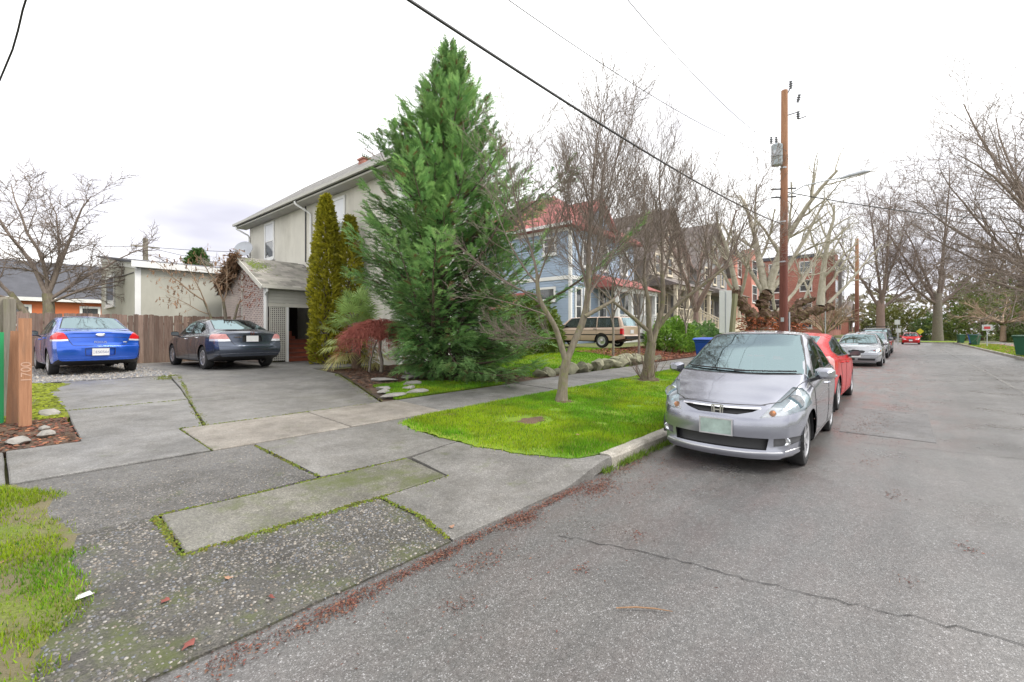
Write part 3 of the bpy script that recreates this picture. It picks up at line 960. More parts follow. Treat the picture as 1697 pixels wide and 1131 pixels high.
def scraps(name, x, y, z, size, col, label, cat, mat='litter', tilt=0.5, narrow=0.45):
    n = len(x)
    a = RNG.uniform(0, 2 * np.pi, n)
    L, W = size, size * narrow * RNG.uniform(0.6, 1.4, n)
    ux, uy = np.cos(a), np.sin(a)
    tz = RNG.uniform(-tilt, tilt, n) * size
    V = np.stack([np.stack([x + ux * L, y + uy * L, z + np.abs(tz) + 0.002], -1),
                  np.stack([x - uy * W, y + ux * W, z + 0.3 * size + 0.002], -1),
                  np.stack([x - ux * L, y - uy * L, z + 0.002], -1),
                  np.stack([x + uy * W, y - ux * W, z + 0.002], -1)], 1).reshape(-1, 3)
    F = np.arange(4 * n).reshape(-1, 4)
    me = np_mesh(name, V, F, mat, np.repeat(col, 4, 0))
    return tag(link(name, me), label, cat, kind='stuff')
def litter():
    # red-brown needle litter washed along the joint between apron and road
    C = [(0.75, 2.36, 0.10, 0.06, 380), (1.20, 2.33, 0.16, 0.05, 900), (1.55, 2.36, 0.16, 0.035, 700), (1.95, 2.36, 0.12, 0.035, 700), (2.12, 2.10, 0.12, 0.05, 330), (2.3, 2.38, 0.18, 0.025, 600), (2.78, 2.33, 0.11, 0.06, 1100),
         (3.1, 2.38, 0.25, 0.022, 600), (3.82, 2.27, 0.16, 0.10, 2000), (3.5, 2.40, 0.2, 0.03, 600), (4.6, 2.36, 0.35, 0.05, 800), (5.2, 2.1, 0.3, 0.16, 240), (4.3, 1.95, 0.3, 0.12, 150), (1.7, 1.85, 0.06, 0.04, 110), (0.95, 1.25, 0.05, 0.035, 90),
         (2.45, 1.55, 0.04, 0.03, 60), (3.1, 1.5, 0.05, 0.03, 60), (8.9, 0.55, 0.5, 0.12, 700), (9.6, 0.4, 0.7, 0.12, 600), (12.5, 0.3, 2.5, 0.35, 1100), (18, 0.4, 3, 0.7, 1300), (6.6, 0.35, 0.12, 0.05, 90), (5.4, 0.1, 0.1, 0.05, 70), (4.4, -0.3, 0.06, 0.05, 60), (3.6, 0.0, 0.05, 0.04, 60)]
    x = np.concatenate([RNG.normal(c[0], c[2], c[4]) for c in C])
    y = np.concatenate([RNG.normal(c[1], c[3], c[4]) for c in C])
    n2 = 2600
    x = np.concatenate([x, RNG.uniform(0.3, 30, n2) ** 1.0]); y = np.concatenate([y, 2.45 - np.abs(RNG.normal(0, 0.6, n2))])
    k = (y < 2.465) & (RNG.random(len(x)) < 0.3 + fbm(x * 7, y * 7, 3))
    x, y = x[k], y[k]
    n = len(x)
    z = 0.02 - 0.02 * np.abs((y + 1.07) / 3.54) ** 2 + RNG.uniform(0, 0.006, n)
    pal = np.array([(0.13, 0.04, 0.028), (0.18, 0.06, 0.035), (0.075, 0.035, 0.026), (0.20, 0.10, 0.06)])
    scraps('litter', x, y, z, RNG.uniform(0.004, 0.013, n), pal[RNG.integers(0, 4, n)] * RNG.uniform(0.7, 1.3, (n, 1)), 'red brown needles and leaf crumbs washed along the gutter', 'leaf litter', narrow=0.3)
    # mulch and fallen leaves in the beds
    n = 9000
    x, y = RNG.uniform(5.0, 11.5, n), RNG.uniform(7.3, 12.2, n)
    k = (x > dright(y) + 0.1) & ~((x < 7.7 - 0.7 * (y - 7.1)) & (y < 8.6))
    x, y = x[k], y[k]
    pal2 = np.array([(0.18, 0.07, 0.035), (0.12, 0.06, 0.04), (0.24, 0.13, 0.07), (0.09, 0.05, 0.035)])
    scraps('bark_mulch', x, y, zt(x, y) + 0.0, RNG.uniform(0.015, 0.05, len(x)), pal2[RNG.integers(0, 4, len(x))] * RNG.uniform(0.7, 1.3, (len(x), 1)), 'brown needle mulch under the big conifer', 'mulch', tilt=0.3)
    n = 7000
    x, y = RNG.uniform(15.6, 26, n), RNG.uniform(7.15, 10.2, n)
    pal3 = np.array([(0.30, 0.09, 0.045), (0.22, 0.07, 0.04), (0.36, 0.15, 0.07), (0.14, 0.055, 0.035)])
    scraps('fallen_leaves', x, y, zt(x, y) + 0.03, RNG.uniform(0.03, 0.07, n), pal3[RNG.integers(0, 4, n)] * RNG.uniform(0.7, 1.3, (n, 1)), 'red fallen leaves beside the pavement near the round hedge', 'leaves', tilt=0.5, narrow=0.6)
    n = 1500
    x, y = RNG.uniform(-1.0, 0.7, n), RNG.uniform(7.1, 8.8, n)
    scraps('leaf_scraps', x, y, zt(x, y) + 0.0, RNG.uniform(0.008, 0.035, n), pal3[RNG.integers(0, 4, n)] * RNG.uniform(0.5, 1.2, (n, 1)), 'brown leaf scraps round the foot of the orange posts', 'leaves', tilt=0.4, narrow=0.6)
    n = 2600
    x, y = RNG.uniform(25, 70, n), RNG.uniform(-9, -4.9, n)
    scraps('fallen_leaves', x, y, zt(x, y) + 0.02, RNG.uniform(0.04, 0.1, n), pal3[RNG.integers(0, 4, n)] * RNG.uniform(0.7, 1.5, (n, 1)), 'brown fallen leaves on the far verge', 'leaves', tilt=0.4, narrow=0.6)
litter()
# ------------------------------------------------------------------ building materials
def m_stucco(name, c, streak=0.25):
    t = NT(name)
    p = t.pos()
    n = t.noise(p, 0.8, 6, 0.6)
    col = t.ramp(n, [(0.3, tuple(v * 0.9 for v in c)), (0.7, tuple(min(1, v * 1.06) for v in c))])
    st = t.noise(t.mapv(p, (1.0, 1.0, 0.35)), 0.9, 9, 0.72)
    col = t.mix(1.0, col, t.ramp(st, [(0.5, (1, 1, 1)), (0.8, (1 - streak, 1 - streak * 1.05, 1 - streak * 1.15))]), 'MULTIPLY')
    t.set(col, 0.85)
    t.bump(t.noise(p, 55, 5, 0.65), 0.35, 0.01)
    M[name] = t.m
m_stucco('stucco', (0.66, 0.635, 0.56), 0.28)
m_stucco('annex_paint', (0.47, 0.46, 0.395), 0.16)
plain('trim_white', (0.78, 0.78, 0.76), 0.5, 0.06, 2.0)
plain('trim_cream', (0.66, 0.58, 0.45), 0.55, 0.08, 2.0)
plain('siding_grey', (0.47, 0.46, 0.415), 0.6, 0.08, 2.0, 0.1, 40)
plain('siding_white', (0.66, 0.66, 0.63), 0.6, 0.08, 2.0, 0.1, 40)
plain('siding_blue', (0.33, 0.42, 0.54), 0.55, 0.09, 1.5, 0.1, 30)
plain('siding_taupe', (0.36, 0.315, 0.27), 0.65, 0.12, 1.5, 0.2, 30)
plain('siding_slate', (0.27, 0.262, 0.26), 0.65, 0.12, 1.5, 0.2, 30)
plain('orange_wall', (0.62, 0.17, 0.06), 0.6, 0.1, 1.0)
plain('roof_red', (0.36, 0.11, 0.098), 0.7, 0.16, 2.5, 0.5, 18)
plain('roof_dark', (0.085, 0.087, 0.10), 0.8, 0.2, 2.0, 0.4, 20)
plain('roof_brown', (0.19, 0.165, 0.155), 0.8, 0.2, 2.0, 0.4, 20)
plain('lattice', (0.60, 0.50, 0.46), 0.7, 0.14, 3.0)
plain('lattice_pale', (0.56, 0.54, 0.48), 0.65, 0.08, 3.0)
plain('red_wood', (0.30, 0.075, 0.040), 0.55, 0.35, 2.5, 0.2, 30)
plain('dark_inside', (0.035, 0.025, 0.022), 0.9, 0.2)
plain('tread', (0.20, 0.075, 0.055), 0.7, 0.3, 4.0)
plain('metal_grey', (0.45, 0.47, 0.50), 0.4, 0.08, 3.0, Metallic=0.4)
plain('metal_dark', (0.07, 0.07, 0.075), 0.5, 0.1, 3.0)
plain('blind', (0.80, 0.81, 0.84), 0.7, 0.04)
def m_shingle():
    t = NT('shingle')
    oi = t.n.new('ShaderNodeObjectInfo')
    p = t.pos()
    c = t.ramp(oi.outputs['Random'], [(0.0, (0.19, 0.18, 0.165)), (0.5, (0.27, 0.255, 0.235)), (1.0, (0.36, 0.34, 0.31))])
    c = t.mix(1.0, c, t.ramp(t.noise(p, 1.6, 6, 0.7), [(0.35, (1.15, 1.12, 1.1)), (0.7, (0.75, 0.78, 0.70))]), 'MULTIPLY')
    t.set(c, 0.9)
    t.bump(t.noise(p, 180, 3), 0.5, 0.004)
    M['shingle'] = t.m
    t = NT('roof_grey')
    p = t.pos()
    b = t.n.new('ShaderNodeTexBrick')
    b.inputs['Scale'].default_value = 2.2
    b.inputs['Color1'].default_value = (0.19, 0.18, 0.17, 1)
    b.inputs['Color2'].default_value = (0.27, 0.26, 0.245, 1)
    b.inputs['Mortar'].default_value = (0.10, 0.10, 0.10, 1)
    t.l.new(t.mapv(p, (1, 1, 1), rot=(0, 0, R(90))), b.inputs['Vector'])
    t.set(t.mix(1.0, b.outputs['Color'], t.ramp(t.noise(p, 1.1, 6, 0.7), [(0.3, 0.8), (0.7, 1.2)]), 'MULTIPLY'), 0.9)
    M['roof_grey'] = t.m
m_shingle()
def m_weathered(name, a, b, warm, rnd=0.35, green=0.0):
    """old fence timber: grain along z, own tone for every board"""
    t = NT(name)
    oi = t.n.new('ShaderNodeObjectInfo')
    p = t.pos()
    g = t.noise(t.mapv(p, (14, 14, 0.7)), 3.0, 7, 0.7)
    c = t.ramp(g, [(0.3, a), (0.7, b)])
    c = t.mix(1.0, c, t.ramp(oi.outputs['Random'], [(0.0, 1 - rnd), (1.0, 1 + rnd)]), 'MULTIPLY')
    st = t.noise(t.mapv(p, (5, 5, 0.8)), 1.5, 7, 0.7)
    c = t.mix(t.ramp(st, [(0.5, 0.0), (0.72, 0.75)]), c, warm)
    if green:
        gm = t.ramp(t.noise(p, 2.6, 7, 0.7), [(0.55, 0.0), (0.75, green)])
        c = t.mix(gm, c, (0.17, 0.20, 0.06))
    t.set(c, 0.85)
    t.bump(g, 0.35, 0.006)
    M[name] = t.m
m_weathered('fence_wood', (0.135, 0.085, 0.064), (0.31, 0.22, 0.17), (0.13, 0.062, 0.04))
m_weathered('old_wood', (0.16, 0.14, 0.11), (0.33, 0.30, 0.25), (0.14, 0.15, 0.06), 0.25, 0.4)
m_weathered('cedar_wood', (0.24, 0.115, 0.06), (0.40, 0.205, 0.115), (0.20, 0.125, 0.085), 0.2)
def m_pole():
    t = NT('pole_wood')
    p = t.pos()
    g = t.noise(t.mapv(p, (14, 14, 0.7)), 3.0, 7, 0.7)
    lo = t.ramp(g, [(0.3, (0.09, 0.026, 0.02)), (0.7, (0.19, 0.062, 0.045))])
    hi = t.ramp(g, [(0.3, (0.25, 0.11, 0.058)), (0.7, (0.46, 0.25, 0.14))])
    k = t.math('ADD', t.math('DIVIDE', t.sep(p, 2), 10.0), t.math('MULTIPLY', t.noise(t.mapv(p, (6, 6, 0.5)), 2.0, 5), 0.35))
    t.set(t.mix(t.ramp(k, [(0.55, 0.0), (1.0, 1.0)]), lo, hi), 0.85)
    t.bump(g, 0.35, 0.006)
    M['pole_wood'] = t.m
m_pole()
m_weathered('post_wood', (0.14, 0.135, 0.075), (0.25, 0.24, 0.15), (0.13, 0.15, 0.05), 0.1, 0.4)
def m_glass():
    t = NT('pane')
    p = t.pos()
    c = t.ramp(t.noise(p, 1.4, 4, 0.6), [(0.35, (0.03, 0.035, 0.04)), (0.7, (0.10, 0.11, 0.115))])
    t.set(c, 0.06)
    t.b.inputs['Specular IOR Level'].default_value = 0.9
    M['pane'] = t.m
m_glass()
def m_brick():
    t = NT('brick_red')
    p = t.pos()
    v = t.n.new('ShaderNodeVectorMath')
    v.operation = 'MULTIPLY'
    b = t.n.new('ShaderNodeTexBrick')
    b.inputs['Scale'].default_value = 3.0
    b.inputs['Color1'].default_value = (0.30, 0.095, 0.07, 1)
    b.inputs['Color2'].default_value = (0.40, 0.15, 0.11, 1)
    b.inputs['Mortar'].default_value = (0.42, 0.36, 0.32, 1)
    b.inputs['Mortar Size'].default_value = 0.012
    sx = t.n.new('ShaderNodeSeparateXYZ')
    t.l.new(p, sx.inputs[0])
    cb = t.n.new('ShaderNodeCombineXYZ')
    t.l.new(t.math('ADD', sx.outputs[0], sx.outputs[1]), cb.inputs[0])
    t.l.new(sx.outputs[2], cb.inputs[1])
    t.l.new(cb.outputs[0], b.inputs['Vector'])
    t.set(t.mix(1.0, b.outputs['Color'], t.ramp(t.noise(p, 0.6, 5), [(0.3, 0.85), (0.7, 1.2)]), 'MULTIPLY'), 0.85)
    M['brick_red'] = t.m
m_brick()
plain('salmon_wall', (0.56, 0.24, 0.185), 0.8, 0.12, 0.8)

# ------------------------------------------------------------------ building parts
def window(par, face, at, u0, u1, z0, z1, fr=0.09, frame='trim_white', sash=True, blind=0.0, sill=True, proud=0.05, pane='pane'):
    """face 'x': wall looking towards -X standing at X=at (u is Y); face 'y': wall looking towards -Y at Y=at (u is X)"""
    def B(mb, ua, ub, za, zb, d0, d1):
        if face == 'x':
            return mb.box(at - d1, at - d0, ua, ub, za, zb)
        return mb.box(ua, ub, at - d1, at - d0, za, zb)
    f = MB()
    B(f, u0, u0 + fr, z0, z1, 0, proud)
    B(f, u1 - fr, u1, z0, z1, 0, proud)
    B(f, u0 + fr, u1 - fr, z1 - fr, z1, 0, proud)
    B(f, u0 + fr, u1 - fr, z0, z0 + fr, 0, proud)
    if sash:
        zm = (z0 + z1) / 2
        B(f, u0 + fr, u1 - fr, zm - 0.025, zm + 0.025, 0, proud * 0.7)
    w = f.build('window', frame, par)
    p = MB()
    zt_ = z1 - fr
    if blind:
        zs = z1 - fr - (z1 - z0 - 2 * fr) * blind
        b = MB()
        B(b, u0 + fr, u1 - fr, zs, z1 - fr, 0.003, proud * 0.45)
        b.build('blind', 'blind', w)
        zt_ = zs
    B(p, u0 + fr, u1 - fr, z0 + fr, zt_, 0.003, proud * 0.4)
    p.build('pane', pane, w)
    if sill:
        s = MB()
        B(s, u0 - 0.05, u1 + 0.05, z0 - 0.07, z0 - 0.002, 0, proud + 0.05)
        s.build('sill', frame, w)
    return w

def lap_wall(face, at, u0, u1, z0, z1, step=0.13, depth=0.022):
    """clapboards as one stepped surface standing proud of the wall"""
    mb = MB()
    z = z0
    while z < z1 - 0.01:
        t = min(z + step, z1)
        if face == 'x':
            mb.add([(at - depth, u0, z), (at - depth, u1, z), (at - 0.004, u1, t), (at - 0.004, u0, t), (at, u0, z), (at, u1, z)], [(0, 1, 2, 3), (0, 4, 5, 1)])
        else:
            mb.add([(u0, at - depth, z), (u1, at - depth, z), (u1, at - 0.004, t), (u0, at - 0.004, t), (u0, at, z), (u1, at, z)], [(0, 1, 2, 3), (0, 4, 5, 1)])
        z = t
    return mb

def hip_roof(par, x0, x1, y0, y1, z, slope, mat, name='roof', thick=0.12):
    w = (x1 - x0) / 2
    h = w * slope
    xm = (x0 + x1) / 2
    ra, rb = y0 + w, y1 - w
    mb = MB()
    vs = [(x0, y0, z), (x1, y0, z), (x1, y1, z), (x0, y1, z), (xm, ra, z + h), (xm, rb, z + h),
          (x0, y0, z - thick), (x1, y0, z - thick), (x1, y1, z - thick), (x0, y1, z - thick)]
    mb.add(vs, [(0, 1, 4), (1, 2, 5, 4), (2, 3, 5), (3, 0, 4, 5), (0, 6, 7, 1), (1, 7, 8, 2), (2, 8, 9, 3), (3, 9, 6, 0), (6, 9, 8, 7)])
    return mb.build(name, mat, par)

def gable_roof(par, x0, x1, y0, y1, z, h, mat, along='y', over=0.4, thick=0.16, name='roof'):
    """ridge along 'y' (gable faces the street) or along 'x'"""
    mb = MB()
    if along == 'y':
        xm = (x0 + x1) / 2
        s = h / ((x1 - x0) / 2)
        e = over
        prof = [(x0 - e, z - s * e), (xm, z + h), (x1 + e, z - s * e), (x1 + e, z - s * e - thick), (xm, z + h - thick), (x0 - e, z - s * e - thick)]
        mb.prism(prof, y0 - e, y1 + e, 'y')
    else:
        ym = (y0 + y1) / 2
        s = h / ((y1 - y0) / 2)
        e = over
        prof = [(y0 - e, z - s * e), (ym, z + h), (y1 + e, z - s * e), (y1 + e, z - s * e - thick), (ym, z + h - thick), (y0 - e, z - s * e - thick)]
        mb.prism(prof, x0 - e, x1 + e, 'x')
    return mb.build(name, mat, par)

# ------------------------------------------------------------------ the grey stucco house
def grey_house():
    h = empty('grey_house', (0, 0, 0))
    tag(h, 'two storey grey stucco house with low hip roof behind the big conifer', 'house')
    MB().box(8.6, 12.4, 12.3, 25.0, 0.2, 6.98).build('wall', 'stucco', h)
    # pale siding on the street front
    lap_wall('y', 12.296, 8.62, 12.4, 0.5, 6.9, 0.16, 0.025).build('front_siding', 'siding_white', h)
    MB().box(8.57, 8.72, 12.22, 12.33, 0.3, 6.9).build('corner_board', 'trim_white', h)
    roof = hip_roof(h, 8.08, 12.9, 11.75, 25.5, 6.93, 0.8, 'roof_grey')
    g = MB()
    g.box(7.98, 8.075, 11.7, 25.55, 6.795, 6.90)
    g.build('gutter', 'siding_grey', roof)
    g = MB().box(8.0, 12.9, 11.63, 11.74, 6.795, 6.90)
    g.build('gutter', 'siding_grey', roof)
    MB().box(8.10, 8.60, 11.78, 25.45, 6.70, 6.76).build('soffit', 'siding_grey', roof)
    c = MB().box(9.4, 9.8, 15.7, 16.1, 7.4, 8.16)
    c.box(9.36, 9.84, 15.66, 16.14, 8.16, 8.22)
    ch = c.build('chimney', 'brick_red', roof)
    window(h, 'x', 8.6, 21.95, 23.05, 4.9, 6.62, 0.10, blind=0.5)
    window(h, 'x', 8.6, 15.6, 16.7, 4.9, 6.55, 0.10, blind=0.6)
    window(h, 'y', 12.27, 9.6, 10.8, 1.6, 3.2, 0.1)
    window(h, 'y', 12.27, 11.2, 12.2, 1.6, 3.2, 0.1)
    d = MB().tube([(8.03, 18.55, 6.74), (8.05, 18.5, 6.62), (8.5, 18.3, 6.35), (8.55, 18.28, 6.25), (8.55, 18.28, 4.45)], 0.042, 8)
    d.build('downspout', 'trim_white', h, True)
    d = MB().tube([(8.03, 25.2, 6.74), (8.05, 25.15, 6.62), (8.5, 24.95, 6.35), (8.55, 24.92, 6.25), (8.55, 24.92, 0.5)], 0.042, 8)
    d.build('downspout', 'trim_white', h, True)
    MB().tube([(8.57, 18.78, 6.7), (8.57, 18.78, 4.4)], 0.028, 6).build('conduit', 'metal_dark', h, True)
grey_house()

def clip_seg(poly, p, d):
    """part of the line p+t*d inside a convex polygon"""
    t0, t1 = -1e9, 1e9
    n = len(poly)
    for i in range(n):
        x1, y1 = poly[i]
        x2, y2 = poly[(i + 1) % n]
        nx, ny = y1 - y2, x2 - x1
        den = nx * d[0] + ny * d[1]
        num = nx * (x1 - p[0]) + ny * (y1 - p[1])
        if abs(den) < 1e-9:
            if num > 0:
                return None
            continue
        t = num / den
        if den > 0:
            t0 = max(t0, t)
        else:
            t1 = min(t1, t)
    return (t0, t1) if t1 - t0 > 0.04 else None

def entry_porch():
    h = empty('entry_porch', (0, 0, 0))
    tag(h, 'lattice sided stair porch with shingled gable roof beside the grey car', 'porch')
    X0, X1, YF, YR, ZE, ZR, Z0 = 6.25, 8.6, 16.8, 19.0, 3.2, 4.32, 0.44
    YB = 2 * YR - YF
    # frame posts
    for (x, y, w) in ((X0 + 0.05, YF + 0.05, 0.10), (7.02, YF + 0.05, 0.09), (X0 + 0.05, YR, 0.09), (X0 + 0.05, YB - 0.05, 0.1)):
        MB().box(x - w / 2, x + w / 2, y - w / 2, y + w / 2, Z0, ZE if y < 18 or y > 20 else 4.1).build('post', 'trim_white' if y < 18 else 'lattice_pale', h)
    MB().box(6.36, X1, YF - 0.01, YF + 0.08, 2.40, 2.53).build('lintel', 'lattice_pale', h)
    # clapboards over the opening
    z = 2.535
    bm = MB().add([(6.36, YF - 0.028, 0), (X1, YF - 0.028, 0), (X1, YF - 0.006, 0.112), (6.36, YF - 0.006, 0.112), (6.36, YF + 0.03, 0), (X1, YF + 0.03, 0), (X1, YF + 0.03, 0.112), (6.36, YF + 0.03, 0.112)],
                  [(0, 1, 2, 3), (0, 4, 5, 1), (1, 5, 6, 2), (2, 6, 7, 3), (3, 7, 4, 0), (4, 7, 6, 5)]).mesh('clapboard', 'siding_grey')
    while z < 3.14:
        link('clapboard', bm, h, (0, 0, z))
        z += 0.1125
    # square lattice panel left of the opening
    lat = MB().box(6.40, 6.44, YF, YF + 0.05, Z0 + 0.03, 2.40)
    lat.box(6.94, 6.975, YF, YF + 0.05, Z0 + 0.03, 2.40)
    panel = lat.build('lattice_panel', 'lattice_pale', h)
    vm = MB().box(-0.016, 0.016, YF + 0.004, YF + 0.014, Z0 + 0.05, 2.39).mesh('slat', 'lattice_pale')
    x = 6.475
    while x < 6.93:
        link('slat', vm, panel, (x, 0, 0))
        x += 0.066
    hm = MB().box(6.44, 6.94, YF + 0.0145, YF + 0.024, -0.016, 0.016).mesh('slat', 'lattice_pale')
    z = Z0 + 0.09
    while z < 2.38:
        link('slat', hm, panel, (0, 0, z))
        z += 0.068
    # diagonal lattice over the gable side
    poly = [(YF + 0.1, Z0 + 0.05), (YB - 0.1, Z0 + 0.05), (YB - 0.1, ZE), (YR, ZR - 0.08), (YF + 0.1, ZE)]
    gl = MB().bar((X0 + 0.02, YF + 0.06, Z0 + 0.03), (X0 + 0.02, YB, Z0 + 0.03), 0.05, 0.06).build('gable_lattice', 'lattice', h)
    for di, (dy, dz_) in enumerate(((0.7071, 0.7071), (0.7071, -0.7071))):
        off = -4.5
        while off < 4.5:
            p = (YR - dz_ * off, 2.2 + dy * off)
            r = clip_seg(poly, p, (dy, dz_))
            if r:
                a = (X0 + 0.012 + 0.009 * di, p[0] + dy * r[0], p[1] + dz_ * r[0])
                b = (X0 + 0.012 + 0.009 * di, p[0] + dy * r[1], p[1] + dz_ * r[1])
                MB().bar(a, b, 0.008, 0.036).build('slat', 'lattice', gl)
            off += 0.098
    # inside: steps, red boarded wall, dark back
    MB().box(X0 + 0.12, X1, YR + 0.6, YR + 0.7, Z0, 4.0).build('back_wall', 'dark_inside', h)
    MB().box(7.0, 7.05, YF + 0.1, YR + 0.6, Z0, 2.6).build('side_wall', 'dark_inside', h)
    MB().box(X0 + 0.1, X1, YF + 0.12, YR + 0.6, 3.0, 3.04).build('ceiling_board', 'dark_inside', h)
    st = empty('stair')
    st.parent = h
    for i in range(5):
        MB().box(7.08, 8.55, YF + 0.15 + 0.27 * i, YF + 0.46 + 0.27 * i, Z0 + 0.16 * (i + 1) - 0.05, Z0 + 0.16 * (i + 1)).build('tread', 'tread', st)
        MB().box(7.08, 8.55, YF + 0.17 + 0.27 * i, YF + 0.19 + 0.27 * i, Z0 + 0.16 * i, Z0 + 0.16 * (i + 1) - 0.05).build('riser', 'red_wood', st)
    for i in range(7):
        xa = 7.07 + 0.13 * i
        zt_ = 2.55 - 0.20 * i
        MB().box(xa, xa + 0.122, YF + 1.58, YF + 1.61, Z0, zt_).build('plank', 'red_wood', h)
    # roof
    s = (ZR - ZE) / (YR - YF)
    rf = MB()
    e, t = 0.22, 0.07
    rf.prism([(YF - e, ZE - s * e), (YR, ZR), (YB + e, ZE - s * e), (YB + e, ZE - s * e - t), (YR, ZR - t), (YF - e, ZE - s * e - t)], X0 - 0.16, X1, 'x')
    roof = rf.build('roof', 'roof_grey', h)
    L = math.hypot(YR - YF + e, s * (YR - YF + e))
    ang = math.atan(s)
    n = 15
    ex = L / n
    sm = MB().box(0, 0.298, 0, ex + 0.03, 0.002, 0.016).mesh('shingle', 'shingle')
    rng = random.Random(3)
    for r_ in range(n):
        x = X0 - 0.17 + (0.15 if r_ % 2 else 0) - 0.15
        while x < X1 - 0.31:
            d = ex * r_ - 0.02
            xs = max(x, X0 - 0.18)
            o = link('shingle', sm, roof, (xs, YF - e + d * math.cos(ang) + 0.0, ZE - s * e + d * math.sin(ang) + 0.004 + rng.uniform(0, 0.004)))
            o.rotation_euler = (ang - 0.012, 0, rng.uniform(-0.006, 0.006))
            o.scale = (min(1, (x + 0.298 - xs) / 0.298), 1, 1)
            x += 0.302
    # rake boards, gutter, downspout
    for yb in (YF - e, YB + e):
        MB().bar((X0 - 0.18, yb, ZE - s * e - 0.06), (X0 - 0.18, YR, ZR - 0.06), 0.03, 0.15).build('rake_board', 'lattice_pale', roof)
    MB().bar((X0 - 0.18, YF - e - 0.05, ZE - s * e - 0.03), (X1, YF - e - 0.05, ZE - s * e - 0.03), 0.10, 0.09).build('gutter', 'lattice_pale', roof)
    MB().tube([(X0 - 0.02, YF - e - 0.04, ZE - 0.18), (X0 - 0.02, YF - e - 0.02, ZE - 0.28), (X0 + 0.0, YF - 0.06, ZE - 0.42), (X0 + 0.0, YF - 0.06, Z0 + 0.05)], 0.045, 8).build('downspout', 'trim_white', h, True)
    # moss on the shingles near the gable
    n = 500
    d = np.clip(RNG.normal(L * 0.72, 0.28, n), 0.3, L - 0.1)
    x = X0 + np.abs(RNG.normal(0.25, 0.28, n))
    P = np.stack([x, YF - e + d * math.cos(ang), ZE - s * e + d * math.sin(ang) + 0.02], -1)
    domes('moss', P, RNG.uniform(0.012, 0.035, n), np.full(n, 0.5), np.array([[0.16, 0.21, 0.04]]) * RNG.uniform(0.6, 1.5, (n, 1)), 'mossy', roof, 5)
entry_porch()

def annex():
    h = empty('annex_building')
    tag(h, 'low grey annex with sloping flat roof and white corner trim behind the fence', 'building')
    Y0, Y1, Z0_, Z1_ = 21.7, 29.6, 4.08, 5.12
    MB().prism([(Y0, 0.3), (Y1, 0.3), (Y1, Z1_), (Y0, Z0_)], 3.57, 8.55, 'x').build('wall', 'annex_paint', h)
    s = (Z1_ - Z0_) / (Y1 - Y0)
    MB().prism([(Y0 - 0.18, Z0_ - 0.18 * s + 0.004), (Y1 + 0.2, Z1_ + 0.2 * s + 0.004), (Y1 + 0.2, Z1_ + 0.2 * s + 0.09), (Y0 - 0.18, Z0_ - 0.18 * s + 0.09)], 3.40, 8.59, 'x').build('roof', 'roof_dark', h)
    MB().box(3.41, 8.58, Y0 - 0.21, Y0 - 0.181, Z0_ - 0.16, Z0_ + 0.07).build('fascia', 'trim_white', h)
    MB().prism([(Y0 - 0.17, Z0_ - 0.23), (Y1, Z1_ - 0.2), (Y1, Z1_ + 0.07), (Y0 - 0.17, Z0_ + 0.04)], 3.53, 3.567, 'x').build('rake_fascia', 'siding_white', h)
    MB().box(3.545, 3.72, Y0 - 0.025, Y0 - 0.002, 0.4, Z0_ - 0.17).build('corner_trim', 'trim_white', h)
    window(h, 'x', 3.57, 25.9, 28.1, 2.65, 4.05, 0.12, sash=False)
    MB().tube([(3.55, Y0 + 0.3, 3.75), (3.55, 23.5, 3.78), (3.55, 29.4, 4.0)], 0.02, 5).build('cable', 'metal_dark', h)
annex()

def orange_house():
    h = empty('orange_house')
    tag(h, 'orange house with dark roof far behind the fence', 'house')
    MB().box(-8, 6.5, 36, 43, 0.3, 3.4).build('wall', 'orange_wall', h)
    MB().prism([(35.75, 3.38), (39.5, 5.75), (43.6, 3.3), (43.6, 3.15), (39.5, 5.6), (35.75, 3.23)], -8.5, 7, 'x').build('roof', 'roof_dark', h)
    MB().box(-8.5, 7, 35.68, 35.74, 3.2, 3.40).build('fascia', 'trim_white', h)
    for a in (-4.5, 0.6, 3.4):
        window(h, 'y', 36, a, a + 0.9, 1.9, 3.0, 0.12, sash=False)
orange_house()

def board_fence():
    f = empty('board_fence')
    tag(f, 'weathered brown board fence behind the two parked cars', 'fence')
    rng = random.Random(12)
    protos = []
    for v in range(5):
        w, hgt = 0.137 + rng.uniform(-0.006, 0.004), 1.68 + rng.uniform(-0.03, 0.03)
        protos.append(MB().prism([(0, 0), (w, 0), (w, hgt - rng.uniform(0, 0.02)), (w * 0.5, hgt), (0, hgt - rng.uniform(0, 0.02))], -0.011, 0.011, 'y').mesh('board', 'fence_wood'))
    x = -3.6
    while x < 6.1:
        o = link('board', rng.choice(protos), f, (x, 19.95 + rng.uniform(-0.006, 0.006), 0.42 + rng.uniform(-0.02, 0.02)))
        o.rotation_euler = (rng.uniform(-0.01, 0.01), rng.uniform(-0.008, 0.008), 0)
        x += 0.142
    for z in (0.75, 1.75):
        MB().box(-3.6, 6.15, 19.97, 20.01, z, z + 0.09).build('rail', 'fence_wood', f)
    for i in range(5):
        MB().box(-3.5 + i * 2.35, -3.4 + i * 2.35, 20.015, 20.11, 0.3, 2.0).build('post', 'fence_wood', f)
board_fence()

